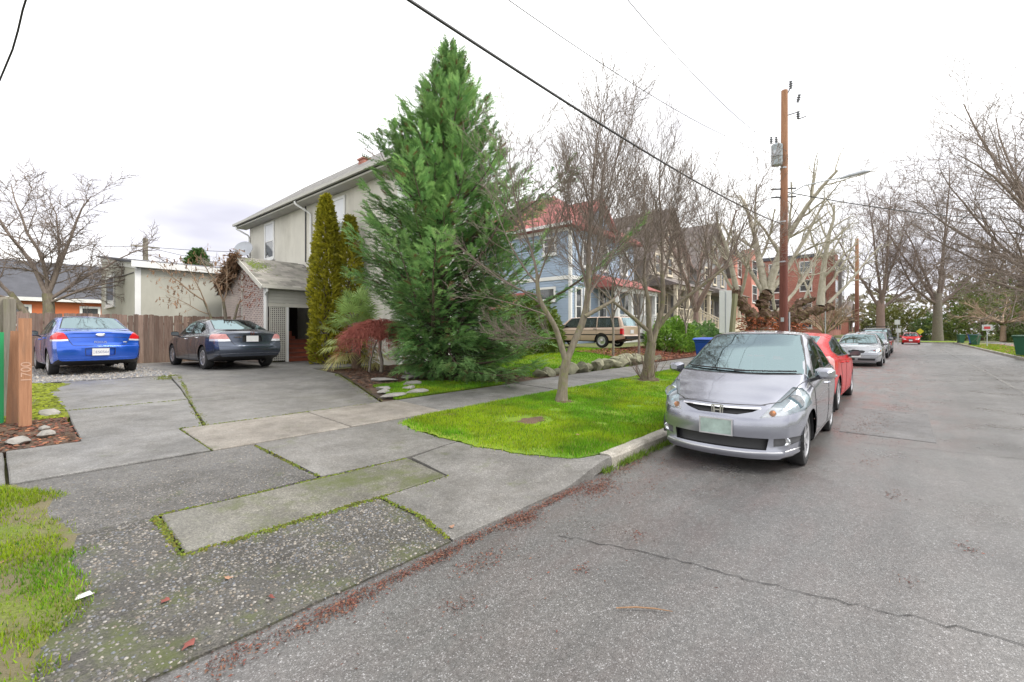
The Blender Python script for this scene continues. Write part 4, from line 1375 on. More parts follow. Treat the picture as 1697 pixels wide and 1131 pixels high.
# ------------------------------------------------------------------ houses down the street
def railing(par, a, b, hgt, n, mat='trim_cream', name='railing'):
    """sloping handrail with balusters from a to b (points on the steps)"""
    a, b = Vector(a), Vector(b)
    up = Vector((0, 0, hgt))
    r = MB().bar(a + up, b + up, 0.09, 0.07).build(name, mat, par)
    MB().bar(a + up * 0.12, b + up * 0.12, 0.06, 0.06).build('bottom_rail', mat, r)
    for i in range(n):
        p = a.lerp(b, (i + 0.5) / n)
        MB().box(p.x - 0.02, p.x + 0.02, p.y - 0.02, p.y + 0.02, p.z + hgt * 0.12, p.z + hgt).build('baluster', mat, r)
    for p in (a, b):
        MB().box(p.x - 0.07, p.x + 0.07, p.y - 0.07, p.y + 0.07, p.z - 0.05, p.z + hgt + 0.12).build('newel', mat, r)

def porch(h, x0, x1, y0, y1, zf_, zr, cols, mat, roofmat, rail=True, stair=None):
    MB().box(x0, x1, y0, y1, zf_ - 0.25, zf_).build('porch_floor', mat, h)
    MB().box(x0 + 0.1, x1 - 0.1, y0 + 0.15, y1, 0.4, zf_ - 0.25).build('porch_base', mat, h)
    pr = MB().prism([(y0 - 0.3, zr), (y1, zr + 0.9), (y1, zr - 0.02), (y0 - 0.3, zr - 0.02)], x0 - 0.25, x1 + 0.25, 'x').build('porch_roof', roofmat, h)
    MB().box(x0 - 0.1, x1 + 0.1, y0 - 0.02, y0 + 0.2, zr - 0.32, zr - 0.025).build('beam', mat, pr)
    for i in range(cols):
        x = x0 + 0.15 + (x1 - x0 - 0.3) * i / (cols - 1)
        MB().box(x - 0.12, x + 0.12, y0 - 0.0, y0 + 0.24, zf_, zr - 0.321).build('column', mat, h)
    if rail and stair:
        railing(h, (x0 + 0.3, y0 + 0.1, zf_), (stair[0] - 0.1, y0 + 0.1, zf_), 0.9, 10, mat)
    if stair:
        sx0, sx1 = stair
        n = 9
        zg = zf((sx0 + sx1) / 2, y0 - 2.8)
        st = empty('stair')
        st.parent = h
        rise = (zf_ - zg) / n
        for i in range(n):
            MB().box(sx0, sx1, y0 - 0.3 * (i + 1), y0 - 0.3 * i, max(zg - 0.2, zf_ - rise * (i + 1) - 0.2), zf_ - rise * (i + 1) + 0.001 * i).build('step', mat, st)
        for x in (sx0, sx1):
            railing(st, (x, y0 - 0.05, zf_), (x, y0 - 0.3 * n, zg + 0.1), 0.95, 12, mat)

def blue_house():
    h = empty('blue_house')
    tag(h, 'tall blue clapboard house with red roof behind the tan wagon', 'house')
    X0, X1, Y0, Y1, ZT = 23.2, 31.6, 15.5, 27.0, 8.0
    MB().box(X0, X1, Y0, Y1, 0.4, ZT).build('wall', 'siding_blue', h)
    lap_wall('x', X0 - 0.001, Y0 + 0.12, Y1, 0.9, ZT - 0.3, 0.16, 0.03).build('side_siding', 'siding_blue', h)
    lap_wall('y', Y0 - 0.001, X0 + 0.12, X1, 0.9, ZT - 0.3, 0.16, 0.03).build('front_siding', 'siding_blue', h)
    MB().box(X0 - 0.06, X0 + 0.115, Y0 - 0.06, Y0 + 0.115, 0.6, ZT - 0.3).build('corner_board', 'trim_white', h)
    MB().box(X0 - 0.07, X0 - 0.032, Y0 + 0.12, Y1, 4.75, 4.98).build('belt_board', 'trim_white', h)
    MB().box(X0 + 0.12, X1, Y0 - 0.07, Y0 - 0.032, 4.75, 4.98).build('belt_board', 'trim_white', h)
    MB().box(X0 - 0.09, X0 - 0.032, Y0, Y1, ZT - 0.3, ZT - 0.02).build('frieze', 'trim_white', h)
    r = hip_roof(h, X0 - 0.6, X1 + 0.6, Y0 - 0.5, Y1 + 0.5, ZT + 0.12, 0.72, 'roof_red', thick=0.2)
    MB().box(X0 - 0.66, X0 - 0.602, Y0 - 0.5, Y1 + 0.5, ZT - 0.06, ZT + 0.12).build('fascia', 'trim_white', r)
    # street gable
    MB().prism([(X0 + 1.0, ZT + 0.1), (X0 + 3.0, ZT + 2.0), (X0 + 5.0, ZT + 0.1)], Y0 - 0.1, Y0 + 3.5, 'y').build('gable', 'siding_blue', h)
    MB().prism([(X0 + 0.6, ZT - 0.1), (X0 + 3.0, ZT + 2.25), (X0 + 5.4, ZT - 0.1), (X0 + 5.4, ZT - 0.3), (X0 + 3.0, ZT + 2.05), (X0 + 0.6, ZT - 0.3)], Y0 - 0.55, Y0 + 3.6, 'y').build('gable_roof', 'roof_red', h)
    window(h, 'x', X0 - 0.02, 16.55, 17.95, 3.45, 4.35, 0.14, sash=False, proud=0.08)
    window(h, 'x', X0 - 0.02, 16.5, 17.55, 6.35, 7.5, 0.14, proud=0.08)
    window(h, 'x', X0 - 0.02, 20.0, 21.2, 6.3, 7.5, 0.14, proud=0.08)
    for a in (23.6, 24.6):
        window(h, 'y', Y0 - 0.02, a, a + 0.8, 1.9, 4.3, 0.13, proud=0.08)
    for a in (26.4, 28.2, 30.0):
        window(h, 'y', Y0 - 0.02, a, a + 1.1, 1.9, 4.3, 0.13, proud=0.08)
    for a in (24.4, 26.6, 29.4):
        window(h, 'y', Y0 - 0.02, a, a + 1.1, 5.6, 7.3, 0.13, proud=0.08)
    porch(h, 25.8, 31.6, 13.7, 15.42, 1.7, 4.4, 4, 'trim_white', 'roof_red', True, (29.4, 30.9))
    b = MB().prism([(19.0, 0.5), (23.0, 0.5), (23.0, 3.2), (19.0, 3.2)], 21.9, 23.12, 'x').build('lean_to', 'brick_red', h)
    MB().prism([(21.6, 3.15), (23.13, 4.1), (23.13, 3.95), (21.6, 3.0)], 18.7, 23.3, 'y').build('lean_to_roof', 'roof_red', h)
blue_house()

def row_house(name, label, X0, X1, Y0, Y1, Z0, ZT, H, wall, trim, roof, pz, pr, stair):
    h = empty(name)
    tag(h, label, 'house')
    MB().box(X0, X1, Y0, Y1, Z0 - 0.5, ZT).build('wall', wall, h)
    xm = (X0 + X1) / 2
    MB().prism([(X0, ZT), (X1, ZT), (xm, ZT + H)], Y0, Y1, 'y').build('gable', wall, h)
    gable_roof(h, X0, X1, Y0, Y1, ZT + 0.05, H, roof, 'y', 0.45)
    lap_wall('x', X0 - 0.001, Y0 + 0.1, Y1, Z0 + 0.2, ZT - 0.1, 0.18, 0.035).build('side_siding', wall, h)
    lap_wall('y', Y0 - 0.001, X0 + 0.1, X1 - 0.1, Z0 + 0.2, ZT - 0.1, 0.18, 0.035).build('front_siding', wall, h)
    w = (X1 - X0)
    for a in (0.12, 0.42, 0.72):
        window(h, 'y', Y0 - 0.02, X0 + w * a, X0 + w * a + 1.1, 5.6 + pz - 1.8, 7.2 + pz - 1.8, 0.14, trim, proud=0.08)
    for a in (0.1, 0.3, 0.75):
        window(h, 'y', Y0 - 0.02, X0 + w * a, X0 + w * a + 1.0, pz + 0.5, pz + 2.3, 0.14, trim, proud=0.08)
    window(h, 'y', Y0 - 0.02, xm - 0.6, xm + 0.6, ZT + H * 0.12, ZT + H * 0.5, 0.14, trim, proud=0.08)
    for b in (1.2, 4.0, 7.5):
        window(h, 'x', X0 - 0.02, Y0 + b, Y0 + b + 1.0, 5.3, 6.9, 0.14, trim, proud=0.08)
        window(h, 'x', X0 - 0.02, Y0 + b, Y0 + b + 1.0, 2.2, 3.9, 0.14, trim, proud=0.08)
    d = MB().box(X0 + w * 0.52, X0 + w * 0.52 + 1.0, Y0 - 0.06, Y0 - 0.036, pz, pz + 2.15).build('door', 'metal_dark', h)
    MB().box(X0 + w * 0.52 + 0.85, X0 + w * 0.52 + 0.9, Y0 - 0.10, Y0 - 0.061, pz + 0.95, pz + 1.1).build('handle', 'metal_grey', d)
    porch(h, X0 + 0.2, X1 - 0.2, Y0 - 2.1, Y0 - 0.04, pz, pr, 4, trim, roof, True, stair)
    return h
row_house('taupe_house', 'brown taupe house with cream porch and front stairs behind the bare trees', 33.6, 41.8, 15.2, 26, 0.9, 7.6, 4.3, 'siding_taupe', 'trim_cream', 'roof_brown', 2.4, 5.1, (37.2, 38.8))
row_house('slate_house', 'dark grey shingled house beside the pollarded tree', 44.6, 53.0, 15.0, 26, 1.0, 8.0, 4.6, 'siding_slate', 'trim_cream', 'roof_brown', 2.5, 5.2, (46.4, 48.0))

def apartment(name, label, X0, X1, Y0, Y1, ZT, wall, cols, rows_, bays, topmat='roof_dark'):
    h = empty(name)
    tag(h, label, 'building')
    MB().box(X0, X1, Y0, Y1, 0.4, ZT).build('wall', wall, h)
    MB().box(X0 - 0.25, X1 + 0.25, Y0 - 0.25, Y1 + 0.25, ZT + 0.001, ZT + 0.5).build('parapet', topmat, h)
    hh = (ZT - 1.6) / rows_
    for i in range(cols):
        x = X0 + (X1 - X0) * (i + 0.5) / cols
        for j in range(rows_):
            z = 1.6 + hh * j
            window(h, 'y', Y0, x - 0.8, x + 0.8, z + 0.5, z + hh - 0.5, 0.1, 'trim_white' if j else 'metal_dark', proud=0.08)
    n = max(2, int((Y1 - Y0) / 4))
    for i in range(n):
        y = Y0 + (Y1 - Y0) * (i + 0.5) / n
        for j in range(rows_):
            z = 1.6 + hh * j
            window(h, 'x', X0, y - 0.8, y + 0.8, z + 0.5, z + hh - 0.5, 0.1, 'trim_white', proud=0.08)
    for (a, b, m) in bays:
        bay = MB().box(a, b, Y0 - 1.2, Y0 - 0.09, 3.6, ZT + 0.9).build('bay', m, h)
        for j in range(rows_ - 1):
            z = 1.6 + hh * (j + 1)
            window(bay, 'y', Y0 - 1.2, a + 0.3, b - 0.3, z + 0.5, z + hh - 0.4, 0.1, 'trim_white', proud=0.06)
    return h
apartment('brick_apartment', 'salmon brick apartment block beyond the pollarded tree', 60, 74, 16, 30, 11.0, 'salmon_wall', 4, 3, [(62.5, 65.5, 'salmon_wall')])
apartment('brick_apartment', 'dark red brick apartment block with bays behind the utility pole', 80, 104, 9.5, 26, 12.6, 'brick_red', 6, 4, [(83, 87, 'brick_red'), (92, 96, 'siding_slate')])
row_house('brick_house', 'small orange brick house at the far end of the row of cars', 118, 128, 9.5, 20, 1.0, 5.0, 3.2, 'salmon_wall', 'trim_cream', 'roof_brown', 1.6, 3.9, (122, 124))
row_house('grey_bungalow', 'grey house half hidden by trees across the street', 78, 88, -30, -20, 0.8, 5.2, 3.0, 'siding_slate', 'trim_white', 'roof_brown', 1.7, 4.0, (82, 84))
# ------------------------------------------------------------------ car materials
def m_paint(name, c, metallic=0.45, rough=0.32):
    t = NT(name)
    p = t.pos(True)
    n = t.noise(p, 2.0, 5, 0.6)
    t.set(t.ramp(n, [(0.3, tuple(v * 0.95 for v in c)), (0.7, tuple(min(1, v * 1.04) for v in c))]), rough, Metallic=metallic)
    t.b.inputs['Coat Weight'].default_value = 1.0
    t.b.inputs['Coat Roughness'].default_value = 0.02
    # thin road film low on the body
    z = t.sep(p, 2)
    d = t.ramp(z, [(0.15, 0.4), (0.5, 0.0)])
    k = t.math('MULTIPLY', d, t.noise(p, 7, 6, 0.7))
    t.l.new(t.math('ADD', t.math('MULTIPLY', k, 0.6), rough), t.b.inputs['Roughness'])
    M[name] = t.m
    if name == 'paint_red':
        t.b.inputs['Coat Weight'].default_value = 0.0
        t.b.inputs['Specular IOR Level'].default_value = 0.35
m_paint('paint_silver', (0.31, 0.32, 0.37), 0.8, 0.27)
m_paint('paint_blue', (0.018, 0.11, 0.60), 0.5, 0.22)
m_paint('paint_charcoal', (0.075, 0.092, 0.13), 0.7, 0.25)
m_paint('paint_red', (0.50, 0.006, 0.010), 0.0, 0.2)
m_paint('paint_pearl', (0.30, 0.31, 0.335), 0.7, 0.25)
m_paint('paint_tan', (0.56, 0.42, 0.32), 0.1, 0.4)
m_paint('paint_black', (0.02, 0.022, 0.028), 0.3, 0.3)
m_paint('paint_slate', (0.12, 0.13, 0.16), 0.4, 0.3)
plain('rubber', (0.022, 0.022, 0.023), 0.75, 0.2, 8)
plain('black_plastic', (0.018, 0.018, 0.02), 0.5, 0.2, 8)
plain('grey_plastic', (0.10, 0.10, 0.105), 0.6, 0.2, 8)
plain('interior_cloth', (0.06, 0.062, 0.068), 0.85, 0.2, 8)
plain('interior_tan', (0.16, 0.13, 0.10), 0.85, 0.2, 8)
plain('chrome', (0.80, 0.80, 0.82), 0.15, 0.03, 4, Metallic=1.0)
plain('alloy', (0.60, 0.60, 0.62), 0.32, 0.08, 6, Metallic=0.8)
plain('plate_white', (0.72, 0.72, 0.72), 0.5, 0.06, 12)
plain('plate_ink', (0.06, 0.08, 0.22), 0.6, 0.05)
plain('plate_gold', (0.45, 0.30, 0.12), 0.6, 0.1)
plain('plate_green', (0.33, 0.42, 0.38), 0.4, 0.25, 10)
plain('amber', (0.75, 0.30, 0.12), 0.2, 0.1, 20)
plain('lamp_red', (0.62, 0.015, 0.02), 0.15, 0.12, 20)
plain('lamp_pink', (0.62, 0.28, 0.27), 0.15, 0.2, 20)
plain('lamp_clear', (0.78, 0.79, 0.82), 0.12, 0.12, 25, Metallic=0.3)
plain('lamp_bowl', (0.70, 0.72, 0.75), 0.12, 0.3, 30, Metallic=0.9)
def m_carglass(name, tint, trans, ior=1.7):
    t = NT(name)
    n, l = t.n, t.l
    fr = n.new('ShaderNodeFresnel')
    fr.inputs['IOR'].default_value = ior
    gl = n.new('ShaderNodeBsdfGlossy')
    gl.inputs['Roughness'].default_value = 0.02
    gl.inputs['Color'].default_value = (0.72, 0.93, 0.97, 1)
    tr = n.new('ShaderNodeBsdfTransparent')
    tr.inputs['Color'].default_value = tuple(v * trans for v in tint) + (1,)
    mx = n.new('ShaderNodeMixShader')
    l.new(fr.outputs[0], mx.inputs[0])
    l.new(tr.outputs[0], mx.inputs[1])
    l.new(gl.outputs[0], mx.inputs[2])
    l.new(mx.outputs[0], n['Material Output'].inputs['Surface'])
    M[name] = t.m
m_carglass('glass_clear', (0.75, 0.97, 0.97), 0.8, 3.7)
m_carglass('glass_tint', (0.50, 0.56, 0.58), 0.6, 1.8)
m_carglass('glass_rear', (0.6, 0.66, 0.7), 0.5, 4.6)
m_carglass('lens', (1, 1, 1), 0.95, 1.5)

# ------------------------------------------------------------------ car body generator
def smooth_curve(pts, xs, win):
    px, pz = zip(*sorted(pts))
    f = np.linspace(xs[0] - 0.6, xs[-1] + 0.6, 900)
    v = np.interp(f, px, pz)
    if win > 0:
        k = max(3, int(win / (f[1] - f[0])) | 1)
        ker = np.hanning(k + 2)[1:-1]
        ker /= ker.sum()
        v = np.convolve(np.pad(v, k // 2, mode='edge'), ker, mode='valid')
    return np.interp(xs, f, v)

def catmull(P, m):
    P = np.asarray(P, float)
    out = []
    n = len(P)
    for i in range(n - 1):
        p0, p1, p2, p3 = P[max(i - 1, 0)], P[i], P[i + 1], P[min(i + 2, n - 1)]
        for q in range(m):
            t = q / m
            a = 2 * p1 + (p2 - p0) * t + (2 * p0 - 5 * p1 + 4 * p2 - p3) * t * t + (-p0 + 3 * p1 - 3 * p2 + p3) * t ** 3
            out.append(a * 0.5)
    out.append(P[-1])
    return np.array(out)

def car_shell(s):
    """closed body surface from side profile, plan view and section rules"""
    xF, xR, W = s['xF'], s['xR'], s['W']
    n = s.get('stations', 66)
    u = np.linspace(0, 1, n)
    xs = xR + (xF - xR) * (u + 0.018 * np.sin(2 * np.pi * u) * -1)
    top = smooth_curve(s['top'], xs, s.get('sm', 0.16))
    belt = smooth_curve(s['belt'], xs, 0.3)
    bot = smooth_curve(s['bot'], xs, 0.2)
    wid = smooth_curve([(x, w * W) for x, w in s['plan']], xs, 0.12)
    roofw = smooth_curve([(x, w * W) for x, w in s['roofw']], xs, 0.2)
    crown = smooth_curve(s['crown'], xs, 0.2)
    m = 3
    rings = []
    for i in range(n):
        w, zb, zs, zt_, wr, cr = wid[i], bot[i], belt[i], top[i], roofw[i], crown[i]
        wr = min(wr, w * 0.93)
        zs = min(zs, zt_ - cr * 0.8 - 0.005)
        ws = w * s.get('ws', 0.935)
        ze = zt_ - cr
        wm = s.get('tumble', 0.012)
        P = [(0, zb), (w * .78, zb), (w * .93, zb + .025), (w * .975, zb + .11), (w, zb + (zs - zb) * .52), (w * .992, zs - .09), (w * .968, zs - .018), (ws, zs + 0.002),
             (ws + (wr - ws) * .30 + wm, zs + (ze - zs) * .36), (ws + (wr - ws) * .68 + wm, zs + (ze - zs) * .76), (wr, ze), (wr * .72, zt_ - cr * .42), (wr * .36, zt_ - cr * .1), (0, zt_)]
        rings.append(catmull(P, m))
    N = len(rings[0])
    V, idx = [], []
    for i in range(n):
        row = []
        for j in range(N):
            V.append((xs[i], rings[i][j][0], rings[i][j][1]))
            row.append(len(V) - 1)
        for j in range(N - 2, 0, -1):
            V.append((xs[i], -rings[i][j][0], rings[i][j][1]))
            row.append(len(V) - 1)
        idx.append(row)
    F = []
    Mr = len(idx[0])
    for i in range(n - 1):
        for j in range(Mr):
            k = (j + 1) % Mr
            F.append((idx[i][j], idx[i][k], idx[i + 1][k], idx[i + 1][j]))
    K = 22
    for end in (0, n - 1):
        rows_ = []
        for j in range(1, N - 1):
            l, r = idx[end][j], idx[end][Mr - j]
            row = [l]
            for q in range(1, K):
                t = 1 - 2 * q / K
                V.append((xs[end], rings[end][j][0] * t, rings[end][j][1]))
                row.append(len(V) - 1)
            row.append(r)
            rows_.append(row)
        for a, b in zip(rows_[:-1], rows_[1:]):
            for q in range(K):
                F.append((a[q], a[q + 1], b[q + 1], b[q]))
        c0, cN = idx[end][0], idx[end][N - 1]
        for q in range(K):
            F.append((c0, rows_[0][q + 1], rows_[0][q]))
            F.append((cN, rows_[-1][q], rows_[-1][q + 1]))
    V = np.array(V)
    # shape the two ends: fascia profile over height and rounding over width
    for end, x0, xe, prof, rnd in ((1, s['fx0'], xF, s['fprof'], s['frnd']), (-1, s['rx0'], xR, s['rprof'], s['rrnd'])):
        t = np.clip((V[:, 0] - x0) / (xe - x0), 0, 1)
        pz, po = zip(*prof)
        off = np.interp(V[:, 2], pz, po) + rnd * np.abs(V[:, 1] / W) ** 2.4
        V[:, 0] -= end * off * t ** 1.6
    bm = bmesh.new()
    bv = [bm.verts.new(v) for v in V]
    for f in F:
        try:
            bm.faces.new([bv[i] for i in f])
        except ValueError:
            pass
    bmesh.ops.remove_doubles(bm, verts=bm.verts, dist=1e-5)
    bmesh.ops.dissolve_degenerate(bm, edges=bm.edges, dist=1e-5)
    bmesh.ops.recalc_face_normals(bm, faces=bm.faces)
    return bm

AX = {'x': (1, 2, 0), 'y': (0, 2, 1), 'z': (0, 1, 2)}
def cut_region(bm, poly, axis, cond):
    """cut the outline of a polygon (seen along an axis) into the surface; returns the faces inside"""
    a, b, c = AX[axis]
    us, vs = [p[0] for p in poly], [p[1] for p in poly]
    u0, u1, v0, v1 = min(us), max(us), min(vs), max(vs)
    def near(pool):
        out = []
        for f in pool:
            if not f.is_valid:
                continue
            hu = [v.co[a] for v in f.verts]
            if max(hu) < u0 - 1e-4 or min(hu) > u1 + 1e-4:
                continue
            hv = [v.co[b] for v in f.verts]
            if max(hv) < v0 - 1e-4 or min(hv) > v1 + 1e-4:
                continue
            if cond(f):
                out.append(f)
        return out
    n = len(poly)
    fs = near(bm.faces)
    for i in range(n):
        p, q = poly[i], poly[(i + 1) % n]
        du, dv = q[0] - p[0], q[1] - p[1]
        if abs(du) + abs(dv) < 1e-6:
            continue
        co = [0, 0, 0]
        no = [0, 0, 0]
        co[a], co[b] = p
        no[a], no[b] = dv, -du
        g = set(fs)
        for f in fs:
            g.update(f.edges)
            g.update(f.verts)
        r = bmesh.ops.bisect_plane(bm, geom=list(g), dist=1e-5, plane_co=co, plane_no=no)
        fs = near({x for x in r['geom'] if isinstance(x, bmesh.types.BMFace)} | {f for f in fs if f.is_valid})
    if not fs:
        return []
    C = [f.calc_center_median() for f in fs]
    ins = in_poly(np.array([c_[a] for c_ in C]), np.array([c_[b] for c_ in C]), poly)
    return [f for f, k in zip(fs, ins) if k]

def take(bm, faces, name, mat, parent, depth=None, smooth=True, out=0.0, keep_edge=False):
    """move faces into an object of their own; depth (vector) sinks them behind a rim"""
    if not faces:
        return None
    nb = bmesh.new()
    vm = {}
    nf = []
    for f in faces:
        vs = []
        for v in f.verts:
            if v not in vm:
                vm[v] = nb.verts.new(v.co + v.normal * out)
            vs.append(vm[v])
        try:
            nf.append(nb.faces.new(vs))
        except ValueError:
            pass
    if depth is not None:
        r = bmesh.ops.extrude_face_region(nb, geom=nf)
        vv = [g for g in r['geom'] if isinstance(g, bmesh.types.BMVert)]
        bmesh.ops.translate(nb, verts=vv, vec=depth)
        bmesh.ops.delete(nb, geom=[f for f in nf if f.is_valid], context='FACES_ONLY')
    me = bpy.data.meshes.new(name)
    nb.to_mesh(me)
    nb.free()
    me.materials.append(M[mat])
    if smooth:
        me.polygons.foreach_set('use_smooth', [True] * len(me.polygons))
        sharp_by_angle(me, 40)
    bmesh.ops.delete(bm, geom=faces, context='FACES')
    return link(name, me, parent)

def strip(bvh, pts, axis, side, w, name, mat, parent, off=0.0035, step=0.03, mirror=False, closed=False):
    """thin raised band following the surface along a polyline seen along an axis"""
    a, b, c = AX[axis]
    def run(sgn):
        P = list(pts) + ([pts[0]] if closed else [])
        d = []
        for (u1, v1), (u2, v2) in zip(P[:-1], P[1:]):
            L = math.hypot(u2 - u1, v2 - v1)
            k = max(1, int(L / step))
            for q in range(k):
                t = q / k
                d.append((u1 + (u2 - u1) * t, v1 + (v2 - v1) * t))
        d.append(P[-1])
        hit = []
        for u, v in d:
            o = [0, 0, 0]
            o[a], o[b] = u, v
            if axis in 'xz' and mirror and sgn < 0:
                o[1] = -o[1]
            sd = side * (sgn if axis == 'y' else 1)
            o[c] = 4.0 * sd
            dr = [0, 0, 0]
            dr[c] = -sd
            r = bvh.ray_cast(Vector(o), Vector(dr))
            if r[0] is not None:
                hit.append((r[0], r[1] if r[1].dot(Vector(dr)) < 0 else -r[1]))
            else:
                hit.append(None)
        vs, fs = [], []
        prev = None
        for i, h in enumerate(hit):
            if h is None:
                prev = None
                continue
            p0 = hit[i - 1][0] if i and hit[i - 1] else h[0]
            p1 = hit[i + 1][0] if i + 1 < len(hit) and hit[i + 1] else h[0]
            t = (p1 - p0)
            if t.length < 1e-6:
                prev = None
                continue
            sdv = t.normalized().cross(h[1]).normalized() * (w / 2)
            q = h[0] + h[1] * off
            k = len(vs)
            vs += [q - sdv - h[1] * off * 0.9, q - sdv * 0.6, q + sdv * 0.6, q + sdv - h[1] * off * 0.9]
            if prev is not None:
                for j in range(3):
                    fs.append((prev + j, prev + j + 1, k + j + 1, k + j))
            prev = k
        if fs:
            MB().add(vs, fs).build(name, mat, parent)
    run(1)
    if mirror:
        run(-1)

WHEELS = {}
def wheel_meshes(r, w, rr, style):
    key = (r, w, rr, style)
    if key in WHEELS:
        return WHEELS[key]
    Rx = Matrix.Rotation(R(-90), 4, 'X')
    prof = [(rr, -w * .42), (rr + .012, -w * .48), (r - .05, -w * .5), (r - .014, -w * .46), (r, -w * .34), (r, w * .34), (r - .014, w * .46), (r - .05, w * .5), (rr + .012, w * .48), (rr, w * .42)]
    tyre = MB().lathe(prof, 40, Rx, close=True).mesh('wheel', 'rubber', True)
    mb = MB()
    # rim barrel, outer lip (outer face looks towards +y), spokes and hub
    mb.lathe([(rr + .004, -w * .4), (rr + .004, w * .44), (rr - .012, w * .47), (rr - .028, w * .43), (rr - .032, w * .05), (rr - .032, -w * .4)], 40, Rx, close=True)
    if style == 'steel':
        mb.lathe([(0.02, w * .30), (rr * .35, w * .34), (rr * .5, w * .26), (rr * .98, w * .28), (rr * .98, w * .2), (0.02, w * .2)], 32, Rx, close=True)
        n = 0
    else:
        n = {'five': 5, 'seven': 7, 'twin': 10, 'multi': 9}[style]
    for k in range(n):
        a = 2 * math.pi * k / n
        if style == 'twin':
            a += (0.14 if k % 2 else -0.14)
        m = Matrix.Rotation(a, 4, 'Y')
        ww = {'five': .036, 'seven': .024, 'twin': .017, 'multi': .018}[style]
        vs = [m @ Vector(p) for p in ((-ww * 1.25, w * .36, .04), (ww * 1.25, w * .36, .04), (ww, w * .42, rr - .02), (-ww, w * .42, rr - .02), (-ww * 1.25, w * .18, .04), (ww * 1.25, w * .18, .04), (ww, w * .28, rr - .02), (-ww, w * .28, rr - .02))]
        mb.add(vs, [(0, 1, 2, 3), (0, 4, 5, 1), (1, 5, 6, 2), (2, 6, 7, 3), (3, 7, 4, 0)])
    mb.lathe([(0.01, w * .41), (.045, w * .40), (.058, w * .34), (.058, w * .1), (0.01, w * .1)], 20, Rx, close=True)
    rim = mb.mesh('rim', 'alloy', True)
    disc = MB().lathe([(0.03, 0.0), (rr * .7, 0.0), (rr * .7, -0.02), (0.03, -0.02)], 28, Rx, close=True).mesh('brake_disc', 'grey_plastic', True)
    back = MB().lathe([(0.005, -0.03), (rr - .035, -0.03), (rr - .035, -0.05), (0.005, -0.05)], 28, Rx, close=True).mesh('hub_shadow', 'black_plastic')
    WHEELS[key] = (tyre, rim, disc, back)
    return WHEELS[key]

def text_mesh(name, body, size, mat, parent, loc, rot, extrude=0.0015):
    cu = bpy.data.curves.new(name, 'FONT')
    cu.body = body
    cu.size = size
    cu.extrude = extrude
    cu.align_x = 'CENTER'
    cu.align_y = 'CENTER'
    tmp = bpy.data.objects.new(name, cu)
    COL.objects.link(tmp)
    me = bpy.data.meshes.new_from_object(tmp)
    bpy.data.objects.remove(tmp)
    me.materials.clear()
    me.materials.append(M[mat])
    o = link(name, me, parent, loc)
    o.rotation_euler = rot
    return o

def seat_mesh(mat):
    mb = MB()
    mb.box(-.25, .25, -.24, .24, .0, .16)
    tl = Matrix.Translation((-.22, 0, .12)) @ Matrix.Rotation(R(-14), 4, 'Y')
    mb.box(-.06, .06, -.23, .23, 0, .55, mat=tl)
    mb.box(-.045, .045, -.12, .12, .60, .78, mat=tl)
    mb.box(-.01, .01, -.06, -.04, .54, .61, mat=tl)
    mb.box(-.01, .01, .04, .06, .54, .61, mat=tl)
    me = mb.mesh('seat', mat)
    return me

